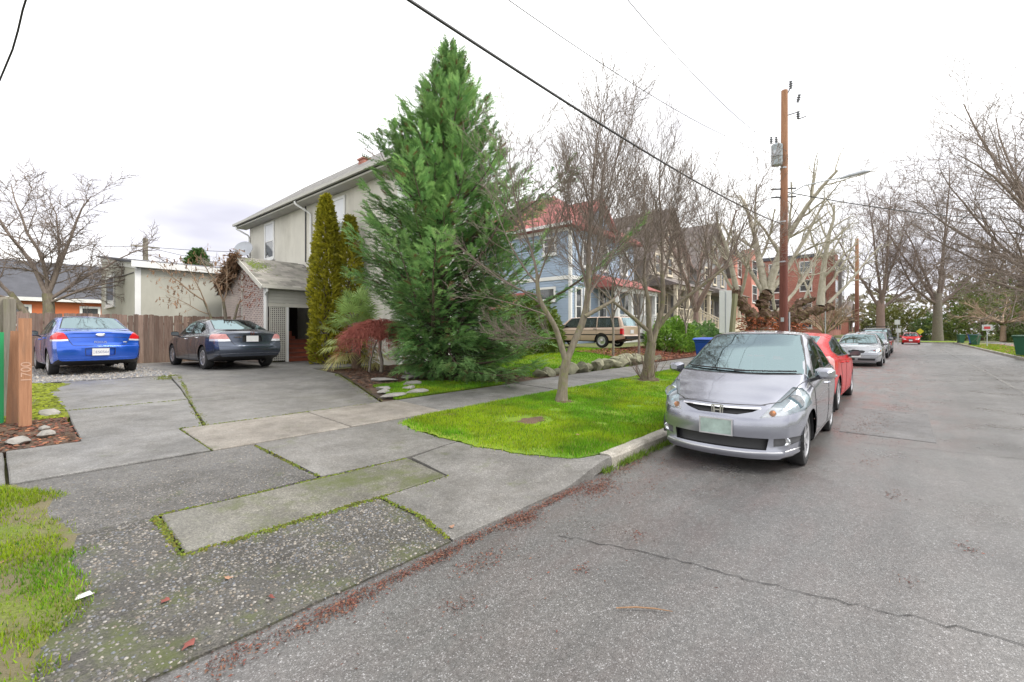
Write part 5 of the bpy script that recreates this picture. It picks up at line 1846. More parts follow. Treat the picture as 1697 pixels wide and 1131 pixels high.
def car(s, name, label, loc, rz, group=None):
    root = empty(name, loc, rz)
    tag(root, label, 'car', group)
    bm = car_shell(s)
    bvh = BVHTree.FromBMesh(bm)
    W, wb, tr = s['W'], s['wb'], s['tyre']
    parts = {}
    # wheel arches
    side = lambda f: abs(f.normal.y) > 0.25 or f.calc_center_median().z < 0.5
    for sg in (1, -1):
        for ax in (wb / 2, -wb / 2):
            ra = tr + s.get('arch', 0.055)
            poly = [(ax + ra * math.cos(t), tr * 0.98 + ra * math.sin(t)) for t in np.linspace(0, 2 * np.pi, 25)[:-1]]
            fs = cut_region(bm, poly, 'y', lambda f: f.calc_center_median().y * sg > W * 0.55)
            bmesh.ops.delete(bm, geom=fs, context='FACES')
    # see-through or coloured areas
    for (nm, mat, axis, poly, cond, mir, depth) in s['cuts']:
        for sg in ((1, -1) if mir else (0,)):
            if axis == 'y':
                pl = poly
                cf = (lambda f, sg=sg: f.calc_center_median().y * sg > 0.2 and cond(f))
                dp = None if depth is None else Vector((0, -sg * depth, 0))
            elif axis == 'x':
                pl = poly if sg >= 0 else [(-u, v) for u, v in poly]
                cf = cond
                sx = 1 if poly is None or s.get('_', 1) else 1
                dp = None if depth is None else Vector((-depth, 0, 0))
            else:
                pl = poly if sg >= 0 else [(u, -v) for u, v in poly]
                cf = cond
                dp = None if depth is None else Vector((0, 0, -depth))
            fs = cut_region(bm, pl, axis, cf)
            lens = None
            if nm in ('headlight', 'tail_light') and fs:
                nb = bmesh.new()
                vm = {}
                for f in fs:
                    for v in f.verts:
                        if v not in vm:
                            vm[v] = nb.verts.new(v.co)
                    nb.faces.new([vm[v] for v in f.verts]).smooth = True
                lens = bpy.data.meshes.new('lens')
                nb.to_mesh(lens)
                nb.free()
                lens.materials.append(M['lens'])
            o = take(bm, fs, nm, mat, root, dp)
            if lens and o and nm == 'headlight':
                link('lens', lens, o)
            if o:
                parts.setdefault(nm, []).append(o)
    under = cut_region(bm, [(-9, -9), (9, -9), (9, 9), (-9, 9)], 'z', lambda f: f.normal.z < -0.6 and f.calc_center_median().z < 0.42)
    take(bm, under, 'underbody', 'black_plastic', root)
    me = bpy.data.meshes.new('body')
    for f in bm.faces:
        f.smooth = True
    for e in bm.edges:
        if len(e.link_faces) == 2 and e.calc_face_angle(0) > R(42):
            e.smooth = False
    bm.to_mesh(me)
    bm.free()
    me.materials.append(M[s['paint']])
    body = link('body', me, root)
    # seams, trim, mouldings
    for (pts, axis, sd, w, nm, mat, mir) in s['strips']:
        strip(bvh, pts, axis, sd, w, nm, mat, root, mirror=mir)
    # wheels and dark wheel housings
    tyre, rim, disc, back = wheel_meshes(tr, s['tw'], s['rr'], s['rim'])
    hw = W - s['tw'] * 0.5 - s.get('tuck', 0.02)
    for ax in (wb / 2, -wb / 2):
        for sg in (1, -1):
            w = link('wheel', tyre, root, (ax, sg * hw, tr - 0.006), 0 if sg > 0 else math.pi)
            w.rotation_euler = (0, random.Random(ax * 7 + sg).uniform(0, 1), 0 if sg > 0 else math.pi)
            link('rim', rim, w)
            link('brake_disc', disc, w)
            link('hub_shade_disc', back, w)  # black disc standing in for the shade behind the spokes
            ra = tr + s.get('arch', 0.055) + 0.004
            mb = MB()
            q = 14
            vs, fs = [], []
            for k in range(q + 1):
                t = R(-12) + R(204) * k / q
                for yy in (W * 0.50, W * 0.955):
                    vs.append((ax + ra * math.cos(t), sg * yy, tr + ra * math.sin(t)))
            for k in range(q):
                fs.append((2 * k, 2 * k + 1, 2 * k + 3, 2 * k + 2))
            mb.add(vs, fs)
            mb.add([(ax - ra, sg * W * .5, 0.2), (ax + ra, sg * W * .5, 0.2), (ax + ra, sg * W * .5, tr + ra), (ax - ra, sg * W * .5, tr + ra)], [(0, 1, 2, 3)])
            mb.build('wheel_housing', 'black_plastic', root)
    # cabin: dark tub, dashboard, seats
    if s.get('cabin', True):
        x0, x1 = s['cab']
        zb_ = s['cabz']
        mb = MB()
        mb.box(x0, x1, -W * .80, W * .80, 0.30, 0.36)
        for sg in (1, -1):
            mb.box(x0, x1, sg * W * .80 - .01, sg * W * .80 + .01, 0.36, zb_ - .06)
        mb.box(x1 - .45, x1, -W * .78, W * .78, zb_ - .32, zb_ - .02)
        mb.box(x0 - .02, x0 + .35, -W * .76, W * .76, zb_ - .25, zb_ - .04)
        mb.build('cabin', s.get('cloth', 'interior_cloth'), root)
        sm = seat_mesh(s.get('cloth', 'interior_cloth'))
        for sx in s['seats']:
            for sg in (1, -1):
                link('seat', sm, root, (sx, sg * .36, 0.42))
        st = MB().lathe([(.175, -.012), (.195, -.012), (.195, .012), (.175, .012)], 24, Matrix.Translation((s['seats'][0] + .52, .36, zb_ - .02)) @ Matrix.Rotation(R(-66), 4, 'Y'), close=True)
        st.build('steering_wheel', 'black_plastic', root, True)
        MB().box(s['mirx'] - .04, s['mirx'] - .01, -.11, .11, s['mirz'] - .04, s['mirz'] + .03).build('inside_mirror', 'black_plastic', root)
    # door mirrors
    mx, mz = s['dm']
    for sg in (1, -1):
        mb = MB()
        c = Vector((mx, sg * (W + .07), mz))
        vs, fs = [], []
        n, k = 8, 5
        for i in range(k):
            t = i / (k - 1)
            for j in range(n):
                a = 2 * math.pi * j / n + math.pi / 8
                sc = math.sin(math.pi * (0.5 + 0.42 * t)) ** 0.6
                vs.append(c + Vector((-.05 + .13 * t, .105 * math.copysign(abs(math.cos(a)) ** .6, math.cos(a)) * sc, .072 * math.copysign(abs(math.sin(a)) ** .6, math.sin(a)) * sc)))
        for i in range(k - 1):
            for j in range(n):
                j2 = (j + 1) % n
                fs.append((i * n + j, i * n + j2, (i + 1) * n + j2, (i + 1) * n + j))
        fs.append(tuple((k - 1) * n + j for j in range(n)))
        mb.add(vs, fs)
        o = mb.build('door_mirror', s.get('mirmat', s['paint']), root, True)
        MB().add([c + Vector((-.046, y * .098, z * .062)) for y, z in ((-1, -.8), (1, -.8), (1, .8), (-1, .8))], [(0, 1, 2, 3)]).build('mirror_glass', 'pane', o)
        MB().bar((mx - .0, sg * (W * .90), mz - .09), (mx, sg * (W + .05), mz - .035), .07, .035).build('mirror_arm', 'black_plastic', o)
    # door handles
    for hx, hz in s['handles']:
        for sg in (1, -1):
            r = bvh.ray_cast(Vector((hx, sg * 3, hz)), Vector((0, -sg, 0)))
            if r[0] is not None:
                y = r[0].y
                MB().tube([(hx - .095, y - sg * .002, hz), (hx - .07, y + sg * .028, hz + .002), (hx + .06, y + sg * .028, hz + .004), (hx + .085, y - sg * .002, hz + .002)], [.012, .015, .015, .012], 8).build('door_handle', s.get('hmat', s['paint']), root, True)
    # number plates
    for (end, y, z, w, h, mat, txt, ink) in s.get('plates', []):
        r = bvh.ray_cast(Vector((4 * end, y, z)), Vector((-end, 0, 0)))
        px = (r[0].x if r[0] is not None else (s['xF'] if end > 0 else s['xR'])) + end * 0.016
        mb = MB().box(px - .004, px + .004, y - w / 2, y + w / 2, z - h / 2, z + h / 2)
        pl = mb.build('number_plate', mat, root)
        fr = MB()
        for a, b, c_, d in ((-w / 2 - .008, -w / 2 + .006, -h / 2 - .008, h / 2 + .008), (w / 2 - .006, w / 2 + .008, -h / 2 - .008, h / 2 + .008), (-w / 2 + .006, w / 2 - .006, -h / 2 - .008, -h / 2 + .006), (-w / 2 + .006, w / 2 - .006, h / 2 - .006, h / 2 + .008)):
            fr.box(px - .007, px + .007, y + a, y + b, z + c_, z + d)
        fr.build('plate_frame', ink[2] if len(ink) > 2 else 'chrome', pl)
        if txt:
            text_mesh('plate_number', txt, h * .58, ink[0], pl, (px + end * .0045, y, z - h * .04), (R(90), 0, R(90) if end > 0 else R(-90)), .0006)
    for fn in s.get('extra', []):
        fn(root, bvh, s)
    return root
# ------------------------------------------------------------------ the cars
SIDE = lambda f: abs(f.normal.y) > 0.28
def FWD(x0, nx=0.12):
    return lambda f: f.calc_center_median().x > x0 and f.normal.x > nx
def AFT(x0, nx=0.12):
    return lambda f: f.calc_center_median().x < x0 and f.normal.x < -nx
def FRONT(x0):
    return lambda f: f.calc_center_median().x > x0
def REAR(x0):
    return lambda f: f.calc_center_median().x < x0
def trims(wins, mat='black_plastic', w=0.022):
    return [(p + [p[0]], 'y', 1, w, 'window_trim', mat, True) for p in wins]
def sym(p):
    """full outline from its right half"""
    return p + [(-u, v) for u, v in reversed(p)]

def emblem_h(end, z, size):
    def fn(root, bvh, s):
        r = bvh.ray_cast(Vector((4 * end, 0, z)), Vector((-end, 0, 0)))
        x = r[0].x + end * .012
        mb = MB()
        k = size
        def P(y, zz, d=0):
            return (x + end * d, y, z + zz)
        # rounded frame with an upright letter H
        out = [(-.5 * k, -.4 * k), (-.40 * k, -.5 * k), (.40 * k, -.5 * k), (.5 * k, -.4 * k), (.56 * k, .38 * k), (.46 * k, .5 * k), (-.46 * k, .5 * k), (-.56 * k, .38 * k)]
        inn = [(u * .84, v * .84) for u, v in out]
        n = len(out)
        vs = [P(u, v, 0) for u, v in out] + [P(u, v, 0) for u, v in inn] + [P(u, v, .008) for u, v in out] + [P(u, v, .008) for u, v in inn]
        fs = []
        for i in range(n):
            j = (i + 1) % n
            fs += [(2 * n + i, 2 * n + j, 3 * n + j, 3 * n + i), (i, j, 2 * n + j, 2 * n + i), (n + i, n + j, 3 * n + j, 3 * n + i)]
        mb.add(vs, fs)
        for sg in (-1, 1):
            a = [(sg * .20 * k, -.40 * k), (sg * .34 * k, -.40 * k), (sg * .40 * k, .40 * k), (sg * .24 * k, .40 * k)]
            mb.add([P(u, v, .001) for u, v in a] + [P(u, v, .010) for u, v in a], [(4, 5, 6, 7), (0, 1, 5, 4), (1, 2, 6, 5), (2, 3, 7, 6), (3, 0, 4, 7)])
        mb.box(x + end * .001, x + end * .010, -.22 * k, .22 * k, z - .07 * k, z + .07 * k)
        mb.build('emblem', 'chrome', root)
    return fn

def lamp_inside(y, z, dx, r, amber=None):
    """round reflector bowl behind the clear lens, on both sides"""
    def fn(root, bvh, s):
        for sg in (1, -1):
            h = bvh.ray_cast(Vector((4, sg * y, z)), Vector((-1, 0, 0)))
            if h[0] is None:
                continue
            m = Matrix.Translation(h[0] + Vector((-dx, 0, 0))) @ Matrix.Rotation(R(90), 4, 'Y')
            MB().lathe([(r, .0), (r * .96, .012), (r * .86, -.005), (r * .55, -.03), (.02, -.04), (.018, -.008), (.004, -.002)], 20, m).build('reflector', 'lamp_bowl', root, True)
            if amber:
                ya, za, ra = amber
                h = bvh.ray_cast(Vector((4, sg * ya, za)), Vector((-1, 0, 0)))
                m = Matrix.Translation(h[0] + Vector((-.035, 0, 0))) @ Matrix.Rotation(R(90), 4, 'Y')
                MB().lathe([(ra, -.01), (ra * .9, .012), (ra * .5, .022), (.004, .026)], 14, m).build('indicator', 'amber', root, True)
    return fn

def fog_lamps(y, z, r):
    def fn(root, bvh, s):
        for sg in (1, -1):
            h = bvh.ray_cast(Vector((4, sg * y, z)), Vector((-1, 0, 0)))
            m = Matrix.Translation(h[0] + Vector((-.028, 0, 0))) @ Matrix.Rotation(R(90), 4, 'Y')
            MB().lathe([(r * 1.25, -.02), (r * 1.25, .006), (r, .012), (r * .9, .002), (r * .3, -.008), (.004, -.006)], 18, m).build('fog_lamp', 'lamp_bowl', root, True)
    return fn

def wipers(p):
    def fn(root, bvh, s):
        for a, b in p:
            pts = []
            for i in range(9):
                t = i / 8
                y, z = a[0] + (b[0] - a[0]) * t, a[1] + (b[1] - a[1]) * t
                h = bvh.ray_cast(Vector((4, y, z)), Vector((-1, 0, 0)))
                pts.append(h[0] + h[1] * .016)
            MB().tube(pts, .009, 5).build('wiper', 'black_plastic', root)
    return fn

def fit_spec():
    s = dict(xF=1.98, xR=-1.72, W=.80, wb=2.36, tyre=.298, tw=.185, rr=.208, rim='seven', paint='paint_silver', arch=.045, tuck=.055,
             top=[(-1.72, 1.0), (-1.64, 1.15), (-1.44, 1.31), (-1.0, 1.43), (-.32, 1.515), (.08, 1.485), (.55, 1.30), (1.16, 1.0), (1.5, .90), (1.78, .80), (1.93, .73), (2.02, .68)],
             belt=[(-1.95, 1.0), (-1, .97), (.3, .92), (1.0, .87), (1.6, .76), (2.02, .64)],
             bot=[(-1.95, .28), (-1.6, .2), (0, .19), (1.5, .18), (1.7, .155), (2.02, .145)],
             plan=[(-1.72, .86), (-1.5, .95), (-1.0, 1), (1.2, 1), (1.55, .97), (1.8, .90), (1.98, .80)],
             roofw=[(-1.72, .60), (-1.3, .62), (-.3, .69), (.2, .71), (.7, .76), (1.1, .84), (1.5, .80), (2.02, .7)],
             crown=[(-2, .03), (-1.2, .05), (0, .05), (1.0, .055), (1.6, .07), (2.02, .04)],
             fx0=1.15, fprof=[(.14, .035), (.20, .0), (.26, .025), (.36, .03), (.46, .02), (.56, .035), (.66, .10), (.74, .17), (.84, .22)], frnd=.36,
             rx0=-1.3, rprof=[(.2, .06), (.4, 0), (.68, 0), (.78, .05), (1.0, .07), (1.5, .12)], rrnd=.12,
             cab=(-1.55, 1.05), cabz=.92, seats=(.15, -.75), mirx=.38, mirz=1.33, dm=(.82, 1.0), handles=[(-.12, .82), (-.98, .84)])
    wind = sym([(.30, .985), (.70, 1.0), (.62, 1.25), (.53, 1.445), (.3, 1.462)])
    rear = sym([(.30, 1.02), (.56, 1.04), (.46, 1.33), (.25, 1.35)])
    fd = [(.60, .965), (-.26, .985), (-.26, 1.405), (.02, 1.40), (.22, 1.31)]
    rd = [(-.34, .985), (-1.05, 1.01), (-1.09, 1.20), (-.95, 1.345), (-.34, 1.40)]
    tq = [(1.0, .945), (.66, .955), (.66, 1.10)]
    rq = [(-1.14, 1.02), (-1.34, 1.06), (-1.26, 1.18), (-1.14, 1.24)]
    s['cuts'] = [('windscreen', 'glass_clear', 'x', wind, FWD(-.1, .15), False, None),
                 ('rear_window', 'glass_tint', 'x', rear, AFT(-1.3, .1), False, None),
                 ('side_window', 'glass_tint', 'y', fd, SIDE, True, None), ('side_window', 'glass_tint', 'y', rd, SIDE, True, None),
                 ('side_window', 'glass_tint', 'y', tq, SIDE, True, None), ('side_window', 'glass_tint', 'y', rq, SIDE, True, None),
                 ('headlight', 'lamp_clear', 'x', [(.41, .575), (.60, .60), (.76, .645), (.795, .70), (.775, .79), (.71, .865), (.63, .875), (.53, .74)], FRONT(1.1), True, .05),
                 ('grille', 'black_plastic', 'x', sym([(.20, .598), (.34, .632), (.40, .664), (.2, .660), (.02, .658)]), FRONT(1.5), False, .05),
                 ('lower_grille', 'black_plastic', 'x', [(-.47, .245), (.47, .245), (.49, .365), (-.49, .365)], FRONT(1.5), False, .07),
                 ('fog_recess', 'grey_plastic', 'x', [(.53, .285), (.66, .30), (.745, .335), (.76, .39), (.53, .365)], FRONT(1.3), True, .03),
                 ('tail_light', 'lamp_red', 'x', [(.60, .80), (.80, .80), (.80, 1.0), (.70, 1.02)], REAR(-1.4), True, None)]
    s['strips'] = trims([fd, rd]) + [
        (wind + [wind[0]], 'x', 1, .03, 'window_trim', 'black_plastic', False),
        ([(1.76, .40), (1.60, .56), (1.35, .66), (1.1, .72)], 'z', 1, .009, 'seam', 'tar', True),
        ([(-.44, .700), (0, .694), (.44, .700)], 'x', 1, .010, 'seam', 'tar', False),
        ([(-.41, .670), (0, .666), (.41, .670)], 'x', 1, .024, 'grille_bar', 'chrome', False),
        ([(-.60, .225), (-.3, .213), (.3, .213), (.60, .225), (.78, .27), (.83, .31)], 'x', 1, .016, 'lip', 'alloy', False),  # bright strip painted as the highlight along the bumper's lower edge
        ([(.97, .92), (.93, .66), (.80, .30)], 'y', 1, .008, 'seam', 'tar', True),
        ([(-.30, 1.42), (-.30, .28)], 'y', 1, .008, 'seam', 'tar', True),
        ([(-1.14, 1.0), (-1.12, .78), (-.92, .55), (-.86, .30)], 'y', 1, .008, 'seam', 'tar', True),
        ([(.80, .285), (-.86, .275)], 'y', 1, .008, 'seam', 'tar', True),
        ([(.85, .70), (-1.2, .76)], 'y', 1, .012, 'crease', 'paint_silver', True)]
    s['plates'] = [(1, .0, .46, .33, .165, 'plate_green', None, ('plate_ink', 0, 'alloy'))]
    s['extra'] = [emblem_h(1, .632, .115), lamp_inside(.68, .73, .03, .082, (.51, .622, .033)), fog_lamps(.62, .335, .042),
                  wipers([((.62, 1.015), (-.02, 1.0)), ((.10, 1.005), (-.60, 1.035))])]
    return s

def sedan_spec(kind):
    if kind == 'focus':
        s = dict(xF=2.20, xR=-2.245, W=.862, wb=2.61, tyre=.315, tw=.195, rr=.215, rim='five', paint='paint_blue', arch=.055,
                 top=[(-2.245, 1.03), (-2.12, 1.085), (-1.62, 1.13), (-.72, 1.455), (-.1, 1.488), (.45, 1.42), (1.25, .99), (1.9, .83), (2.1, .74), (2.2, .66)],
                 belt=[(-2.245, .98), (-1.3, .99), (0, .95), (1.2, .91), (1.9, .76), (2.2, .62)],
                 bot=[(-2.245, .36), (-1.9, .26), (-1.4, .2), (1.6, .19), (2.2, .2)])
        rg = sym([(.3, 1.135), (.64, 1.14), (.50, 1.425), (.3, 1.438)])
        wind = sym([(.3, 1.0), (.68, 1.01), (.54, 1.40), (.3, 1.425)])
        fd = [(.72, .985), (-.22, 1.0), (-.22, 1.385), (.05, 1.40), (.36, 1.30)]
        rd = [(-.30, 1.0), (-1.02, 1.03), (-1.10, 1.13), (-.85, 1.30), (-.30, 1.385)]
        tail = [(.555, .885), (.70, .872), (.87, .872), (.87, 1.03), (.74, 1.045), (.64, 1.03)]
        s['cut_tail'] = [('tail_light', 'lamp_red', 'x', tail, REAR(-1.72), True, None),
                         ('reversing_lamp', 'lamp_clear', 'x', [(.55, .842), (.70, .832), (.87, .832), (.87, .871), (.70, .871), (.555, .884)], REAR(-1.72), True, None),
                         ('plate_recess', 'paint_blue', 'x', sym([(.2, .475), (.27, .48), (.28, .655), (.2, .665)]), REAR(-2.0), False, -.035)]
        s['strip_tail'] = [([(-.60, .99), (-.55, .84), (-.49, .735), (-.44, .722), (.44, .722), (.49, .735), (.55, .84), (.60, .99)], 'x', -1, .012, 'seam', 'tar', False),
                           ([(-.53, .915), (0, .93), (.53, .915)], 'x', -1, .010, 'crease', 'tar', False),
                           ([(-.80, .695), (0, .705), (.80, .695)], 'x', -1, .014, 'bumper_ridge', 'paint_blue', False),
                           ([(-.80, .425), (0, .412), (.80, .425)], 'x', -1, .012, 'bumper_ridge', 'paint_blue', False),
                           (sym([(.2, .475), (.27, .48), (.28, .655), (.2, .665)]) + [(.2, .475)], 'x', -1, .012, 'seam', 'tar', False)]
        s['plates'] = [(-1, 0, .565, .30, .155, 'plate_white', 'CES0566', ('plate_ink', 0, 'plate_white'))]
        s['dm'] = (.70, 1.02); s['handles'] = [(-.02, .86), (-.92, .90)]; s['seats'] = (.1,); s['cab'] = (-1.2, 1.0); s['cabz'] = .98; s['mirx'], s['mirz'] = .55, 1.3
        s['hx'] = (.82, -.26, -1.08)
        s['rprof'] = [(.2, .10), (.36, .04), (.5, .0), (.70, .0), (.74, .045), (.9, .06), (1.0, .07), (1.2, .05)]
        s['bulge'] = 0
    elif kind == 'accord':
        s = dict(xF=2.37, xR=-2.56, W=.92, wb=2.80, tyre=.327, tw=.215, rr=.215, rim='multi', paint='paint_charcoal', arch=.055,
                 top=[(-2.56, 1.02), (-2.40, 1.085), (-1.80, 1.12), (-.90, 1.435), (-.2, 1.472), (.42, 1.40), (1.30, .99), (2.0, .83), (2.25, .74), (2.37, .65)],
                 belt=[(-2.56, .97), (-1.5, .99), (0, .94), (1.2, .91), (2.0, .76), (2.37, .62)],
                 bot=[(-2.56, .38), (-2.2, .28), (-1.5, .2), (1.6, .19), (2.37, .2)])
        rg = sym([(.3, 1.125), (.68, 1.13), (.54, 1.405), (.3, 1.42)])
        wind = sym([(.3, 1.0), (.72, 1.01), (.57, 1.38), (.3, 1.41)])
        fd = [(.80, .975), (-.18, .99), (-.18, 1.375), (.1, 1.39), (.40, 1.29)]
        rd = [(-.27, .99), (-1.12, 1.02), (-1.30, 1.12), (-1.0, 1.28), (-.27, 1.375)]
        tail = [(.56, .86), (.72, .855), (.93, .86), (.93, .99), (.84, 1.0), (.64, .995)]
        s['cut_tail'] = [('tail_light', 'lamp_pink', 'x', tail, REAR(-1.95), True, None),
                         ('reversing_lamp', 'lamp_clear', 'x', [(.535, .80), (.70, .795), (.93, .80), (.93, .859), (.72, .854), (.56, .859)], REAR(-1.95), True, None),
                         ('plate_recess', 'black_plastic', 'x', sym([(.18, .775), (.26, .78), (.24, .955), (.18, .96)]), REAR(-2.2), False, -.04)]
        s['strip_tail'] = [([(-.62, .99), (-.52, .80), (-.45, .69), (-.40, .68), (.40, .68), (.45, .69), (.52, .80), (.62, .99)], 'x', -1, .012, 'seam', 'tar', False),
                           ([(-.62, .972), (0, .985), (.62, .972)], 'x', -1, .012, 'crease', 'tar', False),
                           ([(-.86, .665), (0, .672), (.86, .665)], 'x', -1, .016, 'bumper_ridge', 'paint_charcoal', False),
                           ([(-.86, .44), (-.5, .455), (0, .46), (.5, .455), (.86, .44)], 'x', -1, .02, 'bumper_ridge', 'paint_slate', False)]
        s['plates'] = [(-1, 0, .865, .30, .15, 'plate_white', None, ('plate_ink', 0, 'plate_white'))]
        s['extra'] = [emblem_h(-1, 1.02, .10)]
        s['dm'] = (.78, 1.0); s['handles'] = [(.02, .85), (-.98, .89)]; s['seats'] = (.1,); s['cab'] = (-1.3, 1.05); s['cabz'] = .97; s['mirx'], s['mirz'] = .55, 1.28
        s['hx'] = (.90, -.22, -1.2); s['hmat'] = 'chrome'
        s['rprof'] = [(.2, .14), (.38, .08), (.50, .01), (.66, .0), (.70, .06), (.9, .08), (1.0, .09), (1.2, .06)]
    elif kind == 's40':
        s = dict(xF=2.20, xR=-2.27, W=.885, wb=2.64, tyre=.315, tw=.205, rr=.21, rim='five', paint='paint_pearl', arch=.05,
                 top=[(-2.27, 1.0), (-2.1, 1.07), (-1.6, 1.12), (-.75, 1.42), (-.1, 1.452), (.45, 1.38), (1.22, .97), (1.85, .86), (2.08, .76), (2.2, .68)],
                 belt=[(-2.27, .95), (-1.3, .97), (0, .93), (1.2, .88), (1.9, .76), (2.2, .62)],
                 bot=[(-2.27, .36), (-1.9, .26), (-1.4, .2), (1.6, .19), (2.2, .19)])
        rg = sym([(.3, 1.125), (.64, 1.13), (.52, 1.40), (.3, 1.41)])
        wind = sym([(.3, .985), (.70, .995), (.56, 1.365), (.3, 1.39)])
        fd = [(.74, .965), (-.2, .98), (-.2, 1.355), (.05, 1.37), (.38, 1.27)]
        rd = [(-.28, .98), (-1.05, 1.01), (-1.15, 1.10), (-.85, 1.27), (-.28, 1.355)]
        tail = [(.66, .70), (.86, .70), (.88, 1.0), (.74, 1.0)]
        s['cut_tail'] = [('tail_light', 'lamp_red', 'x', tail, REAR(-1.8), True, None)]
        s['cut_front'] = [('headlight', 'lamp_clear', 'x', [(.40, .61), (.60, .60), (.86, .63), (.87, .70), (.78, .745), (.58, .735), (.44, .69)], FRONT(1.3), True, .04),
                          ('grille', 'black_plastic', 'x', sym([(.2, .58), (.27, .60), (.30, .68), (.2, .70)]), FRONT(1.6), False, .04),
                          ('lower_grille', 'black_plastic', 'x', [(-.62, .27), (-.05, .27), (-.05, .36), (-.66, .36)], FRONT(1.5), False, .05),
                          ('lower_grille', 'black_plastic', 'x', [(.05, .27), (.62, .27), (.66, .36), (.05, .36)], FRONT(1.5), False, .05)]
        s['strip_tail'] = [([(1.75, .33), (1.5, .52), (1.15, .68)], 'z', 1, .01, 'seam', 'tar', True), ([(-.84, .50), (0, .49), (.84, .50)], 'x', 1, .02, 'bumper_ridge', 'grey_plastic', False),
                           (wind + [wind[0]], 'x', 1, .03, 'window_trim', 'black_plastic', False)]
        s['plates'] = [(1, 0, .49, .31, .16, 'plate_white', None, ('plate_ink', 0, 'plate_white'))]
        s['extra'] = [lamp_inside(.60, .67, .03, .055, (.80, .675, .035)), wipers([((.60, 1.0), (0, .99))])]
        s['dm'] = (.72, .99); s['handles'] = [(.0, .84), (-.9, .88)]; s['seats'] = (.1, -.75); s['cab'] = (-1.2, 1.0); s['cabz'] = .95; s['mirx'], s['mirz'] = .5, 1.27
        s['hx'] = (.82, -.24, -1.1)
        s['rprof'] = [(.2, .10), (.4, 0), (.7, .0), (.75, .04), (1.1, .08)]
    W = s['W']
    s.setdefault('plan', [(s['xR'], .88), (s['xR'] + .2, .955), (s['xR'] + .8, 1), (1.2, 1), (s['xF'] - .45, .965), (s['xF'] - .18, .90), (s['xF'], .82)])
    s.setdefault('roofw', [(s['xR'], .74), (-1.7, .76), (-.9, .66), (-.1, .655), (.45, .68), (1.2, .82), (1.7, .8), (s['xF'], .7)])
    s.setdefault('crown', [(s['xR'], .03), (-1.7, .035), (-.8, .05), (.3, .05), (1.2, .05), (1.8, .06), (s['xF'], .04)])
    s.update(fx0=1.4, fprof=[(.18, .04), (.28, 0), (.5, 0), (.6, .03), (.7, .10), (.8, .14)], frnd=.26, rx0=-1.55, rrnd=.17)
    s['cuts'] = [('rear_window', 'glass_rear', 'x', rg, AFT(-.6, .12), False, None), ('windscreen', 'glass_clear', 'x', wind, FWD(.2, .15), False, None),
                 ('side_window', 'glass_tint', 'y', fd, SIDE, True, None), ('side_window', 'glass_tint', 'y', rd, SIDE, True, None)] + s['cut_tail'] + s.get('cut_front', [])
    a, b, c = s['hx']
    s['strips'] = trims([fd, rd]) + s['strip_tail'] + [(rg + [rg[0]], 'x', -1, .025, 'window_trim', 'black_plastic', False),
        ([(a, .96), (a - .04, .6), (a - .12, .28)], 'y', 1, .009, 'seam', 'tar', True), ([(b, 1.38), (b, .28)], 'y', 1, .009, 'seam', 'tar', True),
        ([(c, 1.0), (c + .06, .80), (c + .28, .58), (c + .32, .28)], 'y', 1, .009, 'seam', 'tar', True), ([(a - .12, .275), (c + .32, .265)], 'y', 1, .009, 'seam', 'tar', True)]
    return s

